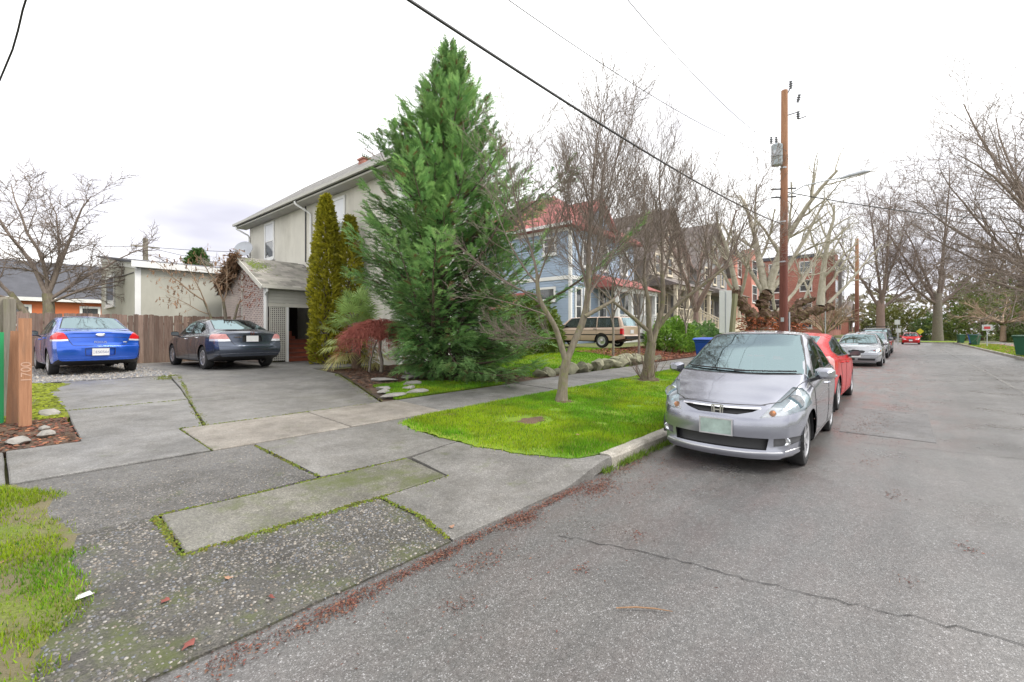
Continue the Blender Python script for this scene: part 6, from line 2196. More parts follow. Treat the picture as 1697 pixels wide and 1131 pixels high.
def prius_spec():
    s = dict(xF=2.28, xR=-2.18, W=.873, wb=2.70, tyre=.315, tw=.195, rr=.205, rim='five', paint='paint_red', arch=.05,
             top=[(-2.18, 1.10), (-2.05, 1.17), (-1.5, 1.31), (-.8, 1.435), (-.2, 1.488), (.3, 1.45), (1.45, .98), (1.95, .84), (2.15, .76), (2.28, .68)],
             belt=[(-2.18, 1.02), (-1.5, 1.0), (0, .95), (1.3, .90), (1.9, .78), (2.28, .62)],
             bot=[(-2.18, .34), (-1.8, .24), (-1.4, .18), (1.6, .18), (2.28, .18)],
             plan=[(-2.18, .88), (-1.95, .96), (-1.4, 1), (1.2, 1), (1.85, .96), (2.1, .9), (2.28, .82)],
             roofw=[(-2.18, .66), (-1.7, .66), (-.9, .66), (-.1, .66), (.45, .69), (1.35, .82), (1.8, .8), (2.28, .7)],
             crown=[(-2.18, .04), (-.8, .05), (.3, .05), (1.2, .05), (2.28, .05)],
             fx0=1.4, fprof=[(.18, .03), (.3, 0), (.5, 0), (.6, .04), (.7, .12), (.8, .16)], frnd=.30, rx0=-1.5, rprof=[(.2, .10), (.4, 0), (.62, .0), (.70, .07), (.95, .10), (1.2, .12)], rrnd=.20,
             cab=(-1.5, 1.1), cabz=.95, seats=(.2, -.75), mirx=.6, mirz=1.3, dm=(.92, 1.02), handles=[(.02, .86), (-.92, .90)], mirmat='paint_black', tuck=.02, hmat='paint_red')
    fd = [(.95, .985), (-.12, 1.0), (-.12, 1.39), (.15, 1.385), (.5, 1.26)]
    rd = [(-.20, 1.0), (-1.02, 1.03), (-1.38, 1.12), (-1.0, 1.28), (-.20, 1.39)]
    wind = sym([(.3, 1.0), (.70, 1.02), (.56, 1.40), (.3, 1.42)])
    rg = sym([(.3, 1.19), (.52, 1.20), (.50, 1.40), (.3, 1.42)])
    s['cuts'] = [('windscreen', 'glass_clear', 'x', wind, FWD(.2, .12), False, None), ('rear_window', 'glass_rear', 'x', rg, AFT(-.5, .05), False, None),
                 ('side_window', 'glass_tint', 'y', fd, SIDE, True, None), ('side_window', 'glass_tint', 'y', rd, SIDE, True, None),
                 ('tail_light', 'lamp_pink', 'x', [(.68, .76), (.80, .73), (.90, .76), (.90, .99), (.82, 1.05), (.71, 1.04)], REAR(-1.8), True, None)]
    s['strips'] = trims([fd, rd]) + [([(-.62, 1.13), (-.64, .9), (-.6, .72), (.6, .72), (.64, .9), (.62, 1.13)], 'x', -1, .01, 'seam', 'tar', False),
        ([(.66, .74), (.80, .70), (.88, .74), (.88, 1.02), (.82, 1.09), (.70, 1.08), (.66, .74)], 'x', -1, .016, 'lamp_rim', 'lamp_red', True),
        ([(1.05, .96), (1.0, .6), (.85, .28)], 'y', 1, .009, 'seam', 'tar', True), ([(-.16, 1.38), (-.16, .28)], 'y', 1, .009, 'seam', 'tar', True),
        ([(-1.2, 1.0), (-1.1, .80), (-.95, .6), (-.88, .28)], 'y', 1, .009, 'seam', 'tar', True), ([(.85, .275), (-.88, .265)], 'y', 1, .009, 'seam', 'tar', True)]
    s['plates'] = [(-1, 0, .66, .30, .155, 'plate_white', None, ('plate_ink', 0, 'chrome'))]
    return s

def wagon_spec(kind):
    if kind == 'tan':
        s = dict(xF=2.27, xR=-2.52, W=.855, wb=2.65, tyre=.315, tw=.185, rr=.20, rim='steel', paint='paint_tan', arch=.06, sm=.09,
                 top=[(-2.52, .95), (-2.46, 1.05), (-2.26, 1.40), (-2.18, 1.435), (-1.0, 1.455), (.3, 1.445), (.52, 1.40), (1.12, .95), (1.2, .93), (2.15, .80), (2.27, .74)],
                 belt=[(-2.52, .92), (1.1, .88), (2.27, .72)], bot=[(-2.52, .38), (-1.9, .28), (2.27, .28)],
                 cloth='interior_tan', cabz=.92, hmat='black_plastic')
        wz = 1.385
    else:
        s = dict(xF=2.3, xR=-2.45, W=.90, wb=2.70, tyre=.335, tw=.215, rr=.215, rim='five', paint=kind[1], arch=.06, sm=.14,
                 top=[(-2.45, 1.1), (-2.38, 1.3), (-2.1, kind[0] - .09), (-1.6, kind[0] - .02), (-.4, kind[0]), (.3, kind[0] - .05), (1.2, 1.05), (2.1, .90), (2.3, .78)],
                 belt=[(-2.45, 1.05), (1.1, .98), (2.3, .76)], bot=[(-2.45, .42), (-1.9, .3), (2.3, .28)], cabz=1.02)
        wz = kind[0] - .13
    zb_ = s['cabz'] + .02
    s['stations'] = 50
    s.update(plan=[(s['xR'], .93), (s['xR'] + .12, .97), (s['xR'] + .6, 1), (1.3, 1), (s['xF'] - .3, .97), (s['xF'], .90)],
             roofw=[(s['xR'], .80), (-2.0, .80), (0, .79), (.5, .80), (1.2, .86), (s['xF'], .8)], crown=[(s['xR'], .03), (0, .04), (1.2, .04), (s['xF'], .03)],
             fx0=1.5, fprof=[(.28, 0), (.5, 0), (.56, .06), (.9, .09)], frnd=.10, rx0=-1.9, rprof=[(.3, .03), (.42, 0), (.56, 0), (.60, .09), (.9, .10), (1.4, .10)], rrnd=.05,
             cab=(-2.1, 1.0), seats=(.1, -.8), mirx=.5, mirz=1.3, dm=(.75, zb_ + .06), handles=[(-.05, zb_ - .08), (-.98, zb_ - .08)])
    fd = [(.84, zb_), (-.16, zb_), (-.16, wz), (.36, wz - .01)]
    rd = [(-.24, zb_), (-1.02, zb_), (-1.02, wz), (-.24, wz)]
    qd = [(-1.10, zb_), (-2.20, zb_ + .01), (-2.10, wz - .02), (-1.10, wz)]
    wind = sym([(.3, zb_ + .03), (.72, zb_ + .03), (.60, wz), (.3, wz + .02)])
    rg = sym([(.3, zb_ + .06), (.66, zb_ + .06), (.60, wz - .02), (.3, wz)])
    s['cuts'] = [('windscreen', 'glass_clear', 'x', wind, FWD(.1, .15), False, None), ('rear_window', 'glass_rear', 'x', rg, AFT(-2.0, .15), False, None)] + [
        ('side_window', 'glass_tint', 'y', p, SIDE, True, None) for p in (fd, rd, qd)] + [
        ('tail_light', 'lamp_red', 'x', [(.68, .60), (.86, .60), (.86, .88), (.70, .88)], REAR(-2.28), True, None),
        ('headlight', 'lamp_clear', 'x', [(.42, .58), (.80, .58), (.80, .72), (.42, .72)], FRONT(1.9), True, .03),
        ('grille', 'black_plastic', 'x', [(-.38, .56), (.38, .56), (.38, .73), (-.38, .73)], FRONT(1.9), False, .03)]
    s['strips'] = trims([fd, rd, qd], w=.03) + [([(2.1, .60), (-2.4, .60)], 'y', 1, .05, 'side_moulding', 'black_plastic', True), ([(-.20, wz), (-.20, .32)], 'y', 1, .010, 'seam', 'tar', True),
        ([(-1.06, zb_), (-1.06, .66)], 'y', 1, .010, 'seam', 'tar', True), ([(.88, zb_), (.88, .32)], 'y', 1, .010, 'seam', 'tar', True), ([(2.1, .79), (-2.4, .80)], 'y', 1, .012, 'pinstripe', 'black_plastic', True)]
    s['plates'] = [(-1, 0, .74, .31, .16, 'plate_white', None, ('plate_ink', 0, 'plate_white'))]
    def bumper(root, bvh, sp):
        for end, x in ((-1, sp['xR']), (1, sp['xF'])):
            mb = MB()
            mb.box(min(x, x + end * .10), max(x, x + end * .10), -.84, .84, .40, .54)
            mb.build('bumper', 'black_plastic', root)
    s['extra'] = [bumper]
    if kind != 'tan':
        def rack(root, bvh, sp):
            for sg in (1, -1):
                MB().bar((-1.6, sg * .56, kind[0] + .05), (.1, sg * .56, kind[0] + .05), .035, .035).build('roof_rail', 'black_plastic', root)
            for x in (-1.3, -.2):
                MB().bar((x, -.62, kind[0] + .09), (x, .62, kind[0] + .09), .05, .03).build('roof_bar', 'black_plastic', root)
        s['extra'].append(rack)
    return s

car(fit_spec(), 'hatchback_car', 'silver hatchback facing the camera at the kerb beside the grass verge', (7.20, 1.615, zf(7, 0) + .016), R(180.6))
fc = car(sedan_spec('focus'), 'sedan_car', 'bright blue sedan parked on gravel against the board fence', (1.72, 17.25, .455), R(92))
ac = car(sedan_spec('accord'), 'sedan_car', 'dark charcoal sedan parked beside the lattice porch', (4.80, 16.5, .455), R(92))
car(prius_spec(), 'hatchback_car', 'red hatchback parked right behind the silver hatchback', (12.06, 1.86, .012), 0)
car(sedan_spec('s40'), 'sedan_car', 'pale silver sedan facing the camera beyond the red hatchback', (27.0, 1.72, .012), math.pi)
car(wagon_spec('tan'), 'wagon_car', 'tan old station wagon parked in front of the blue house', (19.35, 12.0, zf(19.35, 11.5) + .005), R(90))
car(wagon_spec((1.55, 'paint_slate')), 'wagon_car', 'dark wagon with roof bars behind the pale silver sedan', (35.6, 1.75, .012), math.pi)
car(wagon_spec((1.82, 'paint_black')), 'suv_car', 'tall black vehicle parked last in the kerbside row', (43.5, 1.75, .012), 0)
sp = sedan_spec('s40'); sp['paint'] = 'paint_red'
car(sp, 'sedan_car', 'bright red sedan coming towards the camera far down the street', (76.0, -.2, .012), math.pi)

# badges on the blue car
def badges():
    z = .80
    text_mesh('badge', 'FOCUS', .075, 'metal_grey', fc, (-2.213, 0, z), (R(90), 0, R(-90)), .002)
    ov = MB().lathe([(.001, .0), (.09, .0), (.09, .012), (.082, .016), (.001, .017)], 24, Matrix.Translation((-2.205, 0, .985)) @ Matrix.Rotation(R(-82), 4, 'Y') @ Matrix.Diagonal((.42, 1, 1, 1)))
    ov.build('emblem', 'chrome', fc, True)
    MB().box(-2.22, -2.206, -.50, -.43, .79, .815).build('badge', 'chrome', fc)
    MB().tube([(-.55, 0, 1.47), (-.62, 0, 1.75)], [.006, .003], 6).build('antenna', 'black_plastic', fc)
    MB().box(-2.53, -2.50, .30, .47, .90, .925).build('badge', 'chrome', ac)
badges()
# ------------------------------------------------------------------ bark and leaves
def m_bark(name, a, b, lichen=None, amt=0.0, scale=6):
    t = NT(name)
    p = t.pos()
    g = t.noise(t.mapv(p, (3, 3, 0.8)), scale, 7, 0.7)
    c = t.ramp(g, [(0.32, a), (0.68, b)])
    if lichen:
        c = t.mix(t.ramp(t.noise(p, scale * 1.1, 7, 0.7), [(0.52 - amt, 0.0), (0.66 - amt, 0.85)]), c, lichen)
    t.set(c, 0.9)
    t.bump(g, 0.6, 0.01)
    M[name] = t.m
m_bark('bark_mossy', (0.13, 0.105, 0.075), (0.28, 0.24, 0.185), (0.20, 0.20, 0.085), 0.02)
m_bark('bark_grey', (0.15, 0.125, 0.105), (0.30, 0.26, 0.22), (0.22, 0.22, 0.13), -0.02)
m_bark('bark_brown', (0.11, 0.07, 0.05), (0.24, 0.165, 0.125))
m_bark('bark_plane', (0.30, 0.27, 0.20), (0.52, 0.48, 0.39), (0.20, 0.185, 0.12), -0.02, 3)
m_bark('bark_stump', (0.055, 0.034, 0.024), (0.20, 0.12, 0.08), (0.13, 0.15, 0.025), -0.01, 7)
m_bark('bark_pinkish', (0.17, 0.115, 0.095), (0.30, 0.215, 0.18))
m_bark('twig_red', (0.30, 0.075, 0.055), (0.48, 0.16, 0.12))
m_bark('twig_tan', (0.26, 0.18, 0.12), (0.42, 0.31, 0.21))
m_bark('twig_grey', (0.15, 0.115, 0.095), (0.30, 0.245, 0.205))
m_bark('twig_far', (0.13, 0.095, 0.08), (0.24, 0.185, 0.155))
m_bark('trunk_dark', (0.07, 0.05, 0.04), (0.16, 0.115, 0.085))

class Limbs:
    """branches gathered as tapered polylines, then turned into one tube mesh"""
    def __init__(s):
        s.L, s.B = [], []
    def add(s, pts, rad, n=3):
        s.L.append((np.asarray(pts, float), np.asarray(rad, float), n))
    def batch(s, P, Rr, n):
        s.B.append((P, Rr, n))
    def mesh(s, name, mat):
        Vs, Fs, o = [], [], 0
        groups = {}
        for p, r, n in s.L:
            groups.setdefault((len(p), n), []).append((p, r))
        todo = [(np.array([i[0] for i in it]), np.array([i[1] for i in it]), n) for (m, n), it in groups.items()] + s.B
        for P, Rr, n in todo:
            m = P.shape[1]
            d = np.empty_like(P)
            d[:, 1:-1] = P[:, 2:] - P[:, :-2]
            d[:, 0] = P[:, 1] - P[:, 0]
            d[:, -1] = P[:, -1] - P[:, -2]
            d /= np.linalg.norm(d, axis=2, keepdims=True) + 1e-9
            ref = np.array([0.31, 0.17, 0.93])
            a = np.cross(d, ref)
            a /= np.linalg.norm(a, axis=2, keepdims=True) + 1e-6
            b = np.cross(d, a)
            t = np.linspace(0, 2 * np.pi, n, endpoint=False)
            ring = a[:, :, None] * np.cos(t)[None, None, :, None] + b[:, :, None] * np.sin(t)[None, None, :, None]
            V = P[:, :, None] + ring * Rr[:, :, None, None]
            k = len(P)
            idx = np.arange(k * m * n).reshape(k, m, n) + o
            A = idx[:, :-1, :]
            B = idx[:, 1:, :]
            F = np.stack([A, np.roll(A, -1, 2), np.roll(B, -1, 2), B], -1).reshape(-1, 4)
            Vs.append(V.reshape(-1, 3))
            Fs.append(F)
            o += k * m * n
        return np_mesh(name, np.concatenate(Vs), np.concatenate(Fs), mat, smooth=True)

def unit(v):
    return v / (np.linalg.norm(v) + 1e-9)

def nrm(v):
    return v / (np.linalg.norm(v, axis=1, keepdims=True) + 1e-9)

def grow(L, rng, P, D, Ln, Rr, cfg):
    """branches level by level; cfg holds one rule per level; returns the tips of the last level"""
    P, D, Ln, Rr = np.array(P, float), nrm(np.array(D, float)), np.array(Ln, float), np.array(Rr, float)
    for lvl, c in enumerate(cfg):
        n, k, tip = len(P), c.get('seg', 5), c.get('tip', 0.35)
        pts, rad = np.empty((n, k + 1, 3)), np.empty((n, k + 1))
        pts[:, 0], rad[:, 0] = P, Rr
        q, dd = P, D
        for i in range(k):
            dd = nrm(dd + rng.normal(0, c.get('wob', 0.12), (n, 3)) + np.array([0, 0, c.get('up', 0.0) / k]))
            q = q + dd * (Ln / k)[:, None]
            pts[:, i + 1] = q
            rad[:, i + 1] = Rr * (1 - (1 - tip) * (i + 1) / k)
        L.batch(pts, rad, c.get('n', 3))
        if lvl + 1 >= len(cfg):
            return pts[:, -1]
        nc = cfg[lvl + 1]
        num, fr = nc['num'], nc.get('from', 0.25)
        az = rng.uniform(0, 6.28, n)
        out = []
        I = np.arange(n)
        for i in range(math.ceil(num)):
            on = rng.random(n) < (1.0 if i < int(num) else num % 1)
            t = np.minimum(fr + (1 - fr) * (i + rng.uniform(0.2, 0.9, n)) / num, 0.98)
            x = t * k
            j = np.minimum(x.astype(int), k - 1)
            u = (x - j)[:, None]
            a, b = pts[I, j], pts[I, j + 1]
            bp = a * (1 - u) + b * u
            br = rad[I, j] * (1 - u[:, 0]) + rad[I, j + 1] * u[:, 0]
            bd = nrm(b - a)
            az = az + 2.4 + rng.uniform(-0.5, 0.5, n)
            ref = np.where(np.abs(bd[:, 2:3]) < 0.95, np.array([[0.2, 0.1, 0.97]]), np.array([[1.0, 0, 0]]))
            s1 = nrm(np.cross(bd, ref))
            s2 = np.cross(bd, s1)
            an = np.deg2rad(nc.get('ang', 45) + rng.uniform(-1, 1, n) * nc.get('angv', 12))[:, None]
            nd = bd * np.cos(an) + (s1 * np.cos(az)[:, None] + s2 * np.sin(az)[:, None]) * np.sin(an) * np.array([1, 1, nc.get('flat', 1.0)])
            ln = Ln * nc.get('len', 0.6) * rng.uniform(0.65, 1.2, n) * (1 - nc.get('taper', 0.35) * t)
            r2 = np.maximum(np.minimum(br * nc.get('rad', 0.6), br * 0.95), nc.get('rmin', 0.003))
            out.append((bp[on], nrm(nd)[on], ln[on], r2[on]))
        P, D, Ln, Rr = (np.concatenate([o[q_] for o in out]) for q_ in range(4))

def bare_tree(name, label, base, limbs, cfg, bark, seed, trunk, group=None, trunk_n=10, twig=None, side=()):
    """trunk: list of (points, radii) for the stem and its forks; limbs: list of (start, dir, length, radius)"""
    root = empty(name, base)
    tag(root, label, 'tree', group)
    rng = np.random.default_rng(seed)
    T = Limbs()
    for pts, rad in trunk:
        T.add(catmull(pts, 4), catmull(np.array(rad)[:, None], 4)[:, 0], trunk_n)
    link('trunk', T.mesh('trunk', bark), root)
    B = Limbs()
    st, d, ln, r = zip(*limbs)
    grow(B, rng, st, d, ln, r, cfg)
    if side:
        st, d, ln, r = zip(*side)
        grow(B, rng, st, d, ln, r, [dict(seg=7, wob=.08, up=.25, tip=.2, n=5), dict(num=8, ang=34, len=.5, rad=.5, seg=5, wob=.1, up=.3, n=3, **{'from': .2}), dict(num=5, ang=34, len=.5, rad=.5, seg=3, wob=.1, up=.2, n=3, rmin=.004), dict(num=3, ang=34, len=.5, rad=.6, seg=2, wob=.1, n=3, rmin=.003)])
    link('crown', B.mesh('crown', twig or bark), root)
    return root

def flare(r):
    return [r * 1.5, r * 1.08, r, r * 0.92]

# ------------------------------------------------------------------ the two bare trees on the verge
def verge_trees():
    cfg = [dict(seg=8, wob=.07, up=.35, tip=.18, n=6), dict(num=14, ang=34, angv=15, len=.66, rad=.48, seg=6, wob=.07, up=.42, n=4, tip=.25, **{'from': .06}),
           dict(num=9, ang=31, angv=15, len=.60, rad=.50, seg=4, wob=.08, up=.36, n=3, rmin=.0045, **{'from': .06}), dict(num=6, ang=32, angv=16, len=.62, rad=.6, seg=2, wob=.09, up=.30, n=3, rmin=.0034, tip=.5, **{'from': .05})]
    b = (7.1, 4.95, zf(7.1, 4.95) - .03)
    # local frame: u points to picture right, w away from the camera
    u = np.array([math.sin(R(41.07)), -math.cos(R(41.07)), 0])
    w = np.array([math.cos(R(41.07)), math.sin(R(41.07)), 0])
    def P(r, z, dp=0.0):
        return tuple(u * r + w * dp + np.array([0, 0, z]))
    def D(r, z, dp=0.0):
        return u * r + w * dp + np.array([0, 0, z])
    trunk = [([P(0, 0), P(.02, .22), P(.05, .55), P(.10, .80)], [.135, .098, .088, .085]),
             ([P(.10, .78), P(.24, 1.12, .03), P(.42, 1.55, .05), P(.50, 2.05, .0), P(.50, 2.6, -.05)], [.070, .067, .064, .054, .044]),
             ([P(.09, .75), P(-.03, 1.15, -.03), P(-.14, 1.45, -.06), P(-.42, 1.95, -.1), P(-.46, 2.4, -.1)], [.060, .053, .050, .043, .036]),
             ([P(.44, 1.62), P(.78, 1.80, .1), P(1.05, 1.95, .2)], [.045, .036, .028])]
    limbs = [(P(.50, 2.55, -.05), D(-.02, 1, .05), 2.9, 0.039), (P(.50, 2.3, -.03), D(.35, 1, -.15), 2.9, 0.030), (P(.49, 2.2, 0), D(-.30, 1, .3), 2.7, 0.027), (P(.50, 2.0, 0), D(.50, .85, .25), 2.3, 0.024), (P(1.0, 1.93, .2), D(.75, .62, .1), 2.0, 0.019), (P(-.46, 2.38, -.1), D(-.12, 1, .1), 2.3, 0.028), (P(-.44, 2.3, -.1), D(.3, .9, -.3), 1.9, 0.018), (P(.46, 1.75, 0), D(.1, .9, -.5), 2.2, 0.019), (P(-.05, 1.2, -.03), D(-.9, .12, .2), 1.15, 0.011)]
    side = [(P(-.44, 2.2, -.1), D(-.75, .75, -.1), 2.0, 0.021), (P(-.43, 2.0, -.1), D(-.95, .45, .1), 1.9, 0.019), (P(-.2, 1.6, -.07), D(-.95, .25, -.25), 1.7, 0.015), (P(-.38, 1.85, -.1), D(-.85, .6, .45), 1.9, 0.018)]
    bare_tree('street_tree', 'nearer bare forked tree on the verge with pale mottled trunk', b, limbs, cfg, 'bark_mossy', 5, trunk, twig='twig_grey', side=side)
    b = (11.4, 5.2, zf(11.4, 5.2) - .03)
    trunk = [([P(0, 0), P(.03, .3), P(.06, .65), P(.12, 1.0)], [.22, .155, .135, .12]),
             ([P(.12, .95), P(.28, 1.4, .1), P(.45, 2.1, .1), P(.42, 2.9, .1)], [.085, .076, .064, .050]),
             ([P(.10, .9), P(.02, 1.4, -.1), P(.0, 2.0, -.1), P(-.12, 2.7, -.1)], [.08, .07, .056, .044]),
             ([P(.25, 1.3, .1), P(.75, 1.95, .0), P(1.35, 2.45, -.1), P(2.0, 2.95, -.1)], [.060, .050, .040, .030]),
             ([P(.0, 1.3, -.1), P(-.55, 1.75, -.2), P(-1.05, 2.15, -.2)], [.055, .045, .032])]
    limbs = [(P(.42, 2.85, .1), D(.05, 1, 0), 3.1, 0.041), (P(.43, 2.6, .1), D(.4, 1, .2), 2.9, 0.032), (P(.44, 2.3, .1), D(-.25, 1, .4), 2.8, 0.028), (P(-.12, 2.65, -.1), D(-.08, 1, -.1), 3.0, 0.036), (P(-.08, 2.4, -.1), D(-.5, 1, -.2), 2.7, 0.027),
             (P(2.0, 2.95, -.1), D(.45, 1, 0), 2.5, 0.026), (P(1.6, 2.6, -.1), D(.15, 1, .2), 2.6, 0.026), (P(1.2, 2.3, -.05), D(.1, 1, -.4), 2.6, 0.026), (P(.8, 2.0, 0), D(.3, 1, .3), 2.6, 0.026), (P(-1.05, 2.15, -.2), D(-.7, .8, 0), 2.3, 0.022), (P(-.7, 1.9, -.2), D(-.3, 1, .2), 2.4, 0.022), (P(1.8, 2.8, -.1), D(.9, .5, .1), 2.2, 0.021)]
    t = bare_tree('street_tree', 'farther bare tree on the verge with several stems and twiggy base', b, limbs, cfg, 'bark_mossy', 9, trunk, twig='twig_grey')
    # suckers round the foot
    B = Limbs()
    rng = np.random.default_rng(3)
    a = rng.uniform(0, 6.28, 26)
    c, s = np.cos(a), np.sin(a)
    grow(B, rng, np.stack([c * .15, s * .15, c * 0 + .02], -1), np.stack([c * .6, s * .6, c * 0 + 1], -1), rng.uniform(.4, 1.1, 26), np.full(26, .009), [dict(seg=5, wob=.12, up=.3, n=4), dict(num=3, ang=40, len=.5, rad=.6, seg=3, rmin=.004)])
    link('sucker', B.mesh('sucker', 'bark_pinkish'), t)
verge_trees()

# ------------------------------------------------------------------ big feathery conifer
def spray_mesh(n_leaf, length, width, droop, rng, fat=.75):
    """flat feathery frond along +x: pairs of narrow leaflets on a midrib, as triangles"""
    T = []
    for i in range(n_leaf):
        t = 0.06 + 0.94 * i / n_leaf
        x = length * t
        z = -droop * t * t * length
        w = width * math.sin(math.pi * (0.16 + 0.80 * t)) * rng.uniform(.75, 1.2)
        for sg in (1, -1):
            a = R(38 + 12 * (1 - t)) * sg
            tipx, tipy = x + w * math.cos(a), w * math.sin(a)
            b = length / n_leaf * fat
            T.append([(x - b, 0, z), (x + b, 0, z - .002), (tipx, tipy, z + rng.uniform(-.25, .2) * w)])
    T.append([(length * .9, -.012, -droop * length * .81), (length * .9, .012, -droop * length * .81), (length * 1.08, 0, -droop * length * 1.1)])
    return np.array(T)

def place_sprays(pos, dirs, scale, roll, protos, rng):
    """copies of a few fronds turned to their directions; returns triangles (k*t,3,3) and the owner index"""
    out, own = [], []
    pick = rng.integers(0, len(protos), len(pos))
    for k, T in enumerate(protos):
        m = np.where(pick == k)[0]
        if not len(m):
            continue
        d = dirs[m] / (np.linalg.norm(dirs[m], axis=1, keepdims=True) + 1e-9)
        s = np.cross(np.array([0, 0, 1.0]), d)
        s /= np.linalg.norm(s, axis=1, keepdims=True) + 1e-6
        n = np.cross(d, s)
        c, sn = np.cos(roll[m])[:, None], np.sin(roll[m])[:, None]
        s2, n2 = s * c + n * sn, n * c - s * sn
        V = (T[None, :, :, 0:1] * d[:, None, None, :] + T[None, :, :, 1:2] * s2[:, None, None, :] + T[None, :, :, 2:3] * n2[:, None, None, :]) * scale[m][:, None, None, None] + pos[m][:, None, None, :]
        out.append(V.reshape(-1, 3, 3))
        own.append(np.repeat(m, len(T)))
    return np.concatenate(out), np.concatenate(own)

def tri_mesh(name, T, col, mat):
    return np_mesh(name, T.reshape(-1, 3), np.arange(len(T) * 3).reshape(-1, 3), mat, np.repeat(col, 3, 0))

def conifer():
    base = np.array([7.8, 9.3, zf(7.8, 9.3) - .05])
    root = empty('conifer_tree', tuple(base))
    tag(root, 'tall feathery green conifer standing between the driveway and the bare trees', 'tree')
    H = 8.55
    rng = np.random.default_rng(21)
    T = Limbs()
    T.add([(0, 0, 0), (.03, .02, 1.5), (-.03, .04, 4), (.10, -.11, 6.0), (.17, -.2, H - .2)], [.24, .18, .13, .07, .012], 10)
    link('trunk', T.mesh('trunk', 'trunk_dark'), root)
    prof_z = [0.1, 0.4, 1.0, 2.4, 4.0, 5.7, 7.2, 8.0, H]
    prof_r = [1.5, 1.8, 2.15, 2.40, 2.15, 1.62, .88, .42, .10]
    B = Limbs()
    P, D, Sc, Br, Tp = [], [], [], [], []
    nb = 400
    for i in range(nb):
        t = (i + rng.random()) / nb
        zt_ = .15 + (H - .15) * t ** 1.15            # height of the bough's tip
        a = i * 2.39996 + rng.uniform(-.3, .3)
        rad = np.interp(zt_, prof_z, prof_r) * rng.uniform(.45, 1.12) * (1.32 if rng.random() < .13 else 1.0) * (1 + .10 * math.sin(3 * a + zt_))
        # fuller on the driveway side above, open below where the weeping tree stands
        la = -.657 * math.cos(a) + .754 * math.sin(a)
        rad *= 1 - .05 * la - .45 * max(la, 0) * (1 - float(sst((zt_ - 1.9) / 1.3)))
        rad *= 1 + .42 * max(-la, 0) * math.exp(-((zt_ - 4.9) / 1.3) ** 2)
        el = np.interp(zt_, [0, 1, 3, 6, H], [R(-6), R(6), R(28), R(44), R(64)]) + rng.uniform(-.2, .2)
        ln = max(rad / max(math.cos(el), .35), .25)
        z0 = max(.12, zt_ - math.sin(el) * ln)
        d = np.array([math.cos(a) * math.cos(el), math.sin(a) * math.cos(el), math.sin(el)])
        k = 8
        pts = [np.array([0, 0, z0]) + np.array([.657, -.754, 0]) * .28 * (z0 / H) ** 2]
        dd = d.copy()
        for q in range(k):
            dd = unit(dd + rng.normal(0, .05, 3) + np.array([0, 0, (-.05 if q < 4 else .10)]))
            pts.append(pts[-1] + dd * ln / k)
        B.add(pts, np.linspace(.012 + .012 * ln, .004, k + 1), 4)
        pts = np.array(pts)
        bright = rng.uniform(.5, 1.3)
        # side twigs carrying the fronds
        m = int(12 + 41 * ln)
        u = rng.uniform(.10, 1.0, m) ** .62
        x = u * k
        j = np.minimum(x.astype(int), k - 1)
        c = pts[j] + (pts[j + 1] - pts[j]) * (x - j)[:, None]
        bd = nrm(pts[j + 1] - pts[j])
        sd = nrm(np.cross(bd, np.array([0, 0, 1.0]))) * rng.choice([-1.0, 1.0], m)[:, None]
        side = rng.uniform(0, .42, m) * (1.08 - u * .75) * min(ln, 1.6)
        up = np.zeros((m, 3))
        up[:, 2] = rng.normal(0, .07, m) - .12 * side
        P.append(c + sd * side[:, None] + up + bd * rng.uniform(0, .15, m)[:, None])
        up[:, 2] = rng.uniform(-.42, .36, m)
        D.append(bd + sd * rng.uniform(.15, .95, m)[:, None] + up)
        Sc.append(rng.uniform(.75, 1.35, m) * np.where(u > .3, 1.0, .8))
        Br.append(bright * rng.uniform(.85, 1.15, m))
        Tp.append(u)
    # wispy leader shoots
    for i in range(30):
        a = rng.uniform(0, 6.28)
        st = np.array([.17 + math.cos(a) * .18, -.2 + math.sin(a) * .18, rng.uniform(6.6, H - .75)])
        d = unit(np.array([math.cos(a) * .45, math.sin(a) * .45, 1.0]))
        P.append(st + d * (np.arange(9) * .09)[:, None])
        D.append(d + rng.normal(0, .35, (9, 3)))
        Sc.append(rng.uniform(.5, .85, 9))
        Br.append(np.ones(9))
        Tp.append(np.ones(9))
    P, D, Sc, Br, Tp = (np.concatenate(v) for v in (P, D, Sc, Br, Tp))
    protos = [spray_mesh(6, .21, .085, .25, rng, .42) for _ in range(6)]
    tri, own = place_sprays(P, D, Sc, rng.uniform(-.5, .5, len(P)), protos, rng)
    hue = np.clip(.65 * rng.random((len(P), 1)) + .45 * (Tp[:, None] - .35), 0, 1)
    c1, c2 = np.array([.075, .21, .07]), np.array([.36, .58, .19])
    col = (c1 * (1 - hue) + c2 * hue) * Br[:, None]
    col[rng.random(len(P)) < .035] = np.array([.20, .12, .06])
    link('branches', B.mesh('branches', 'trunk_dark'), root)
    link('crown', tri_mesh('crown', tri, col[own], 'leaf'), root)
conifer()

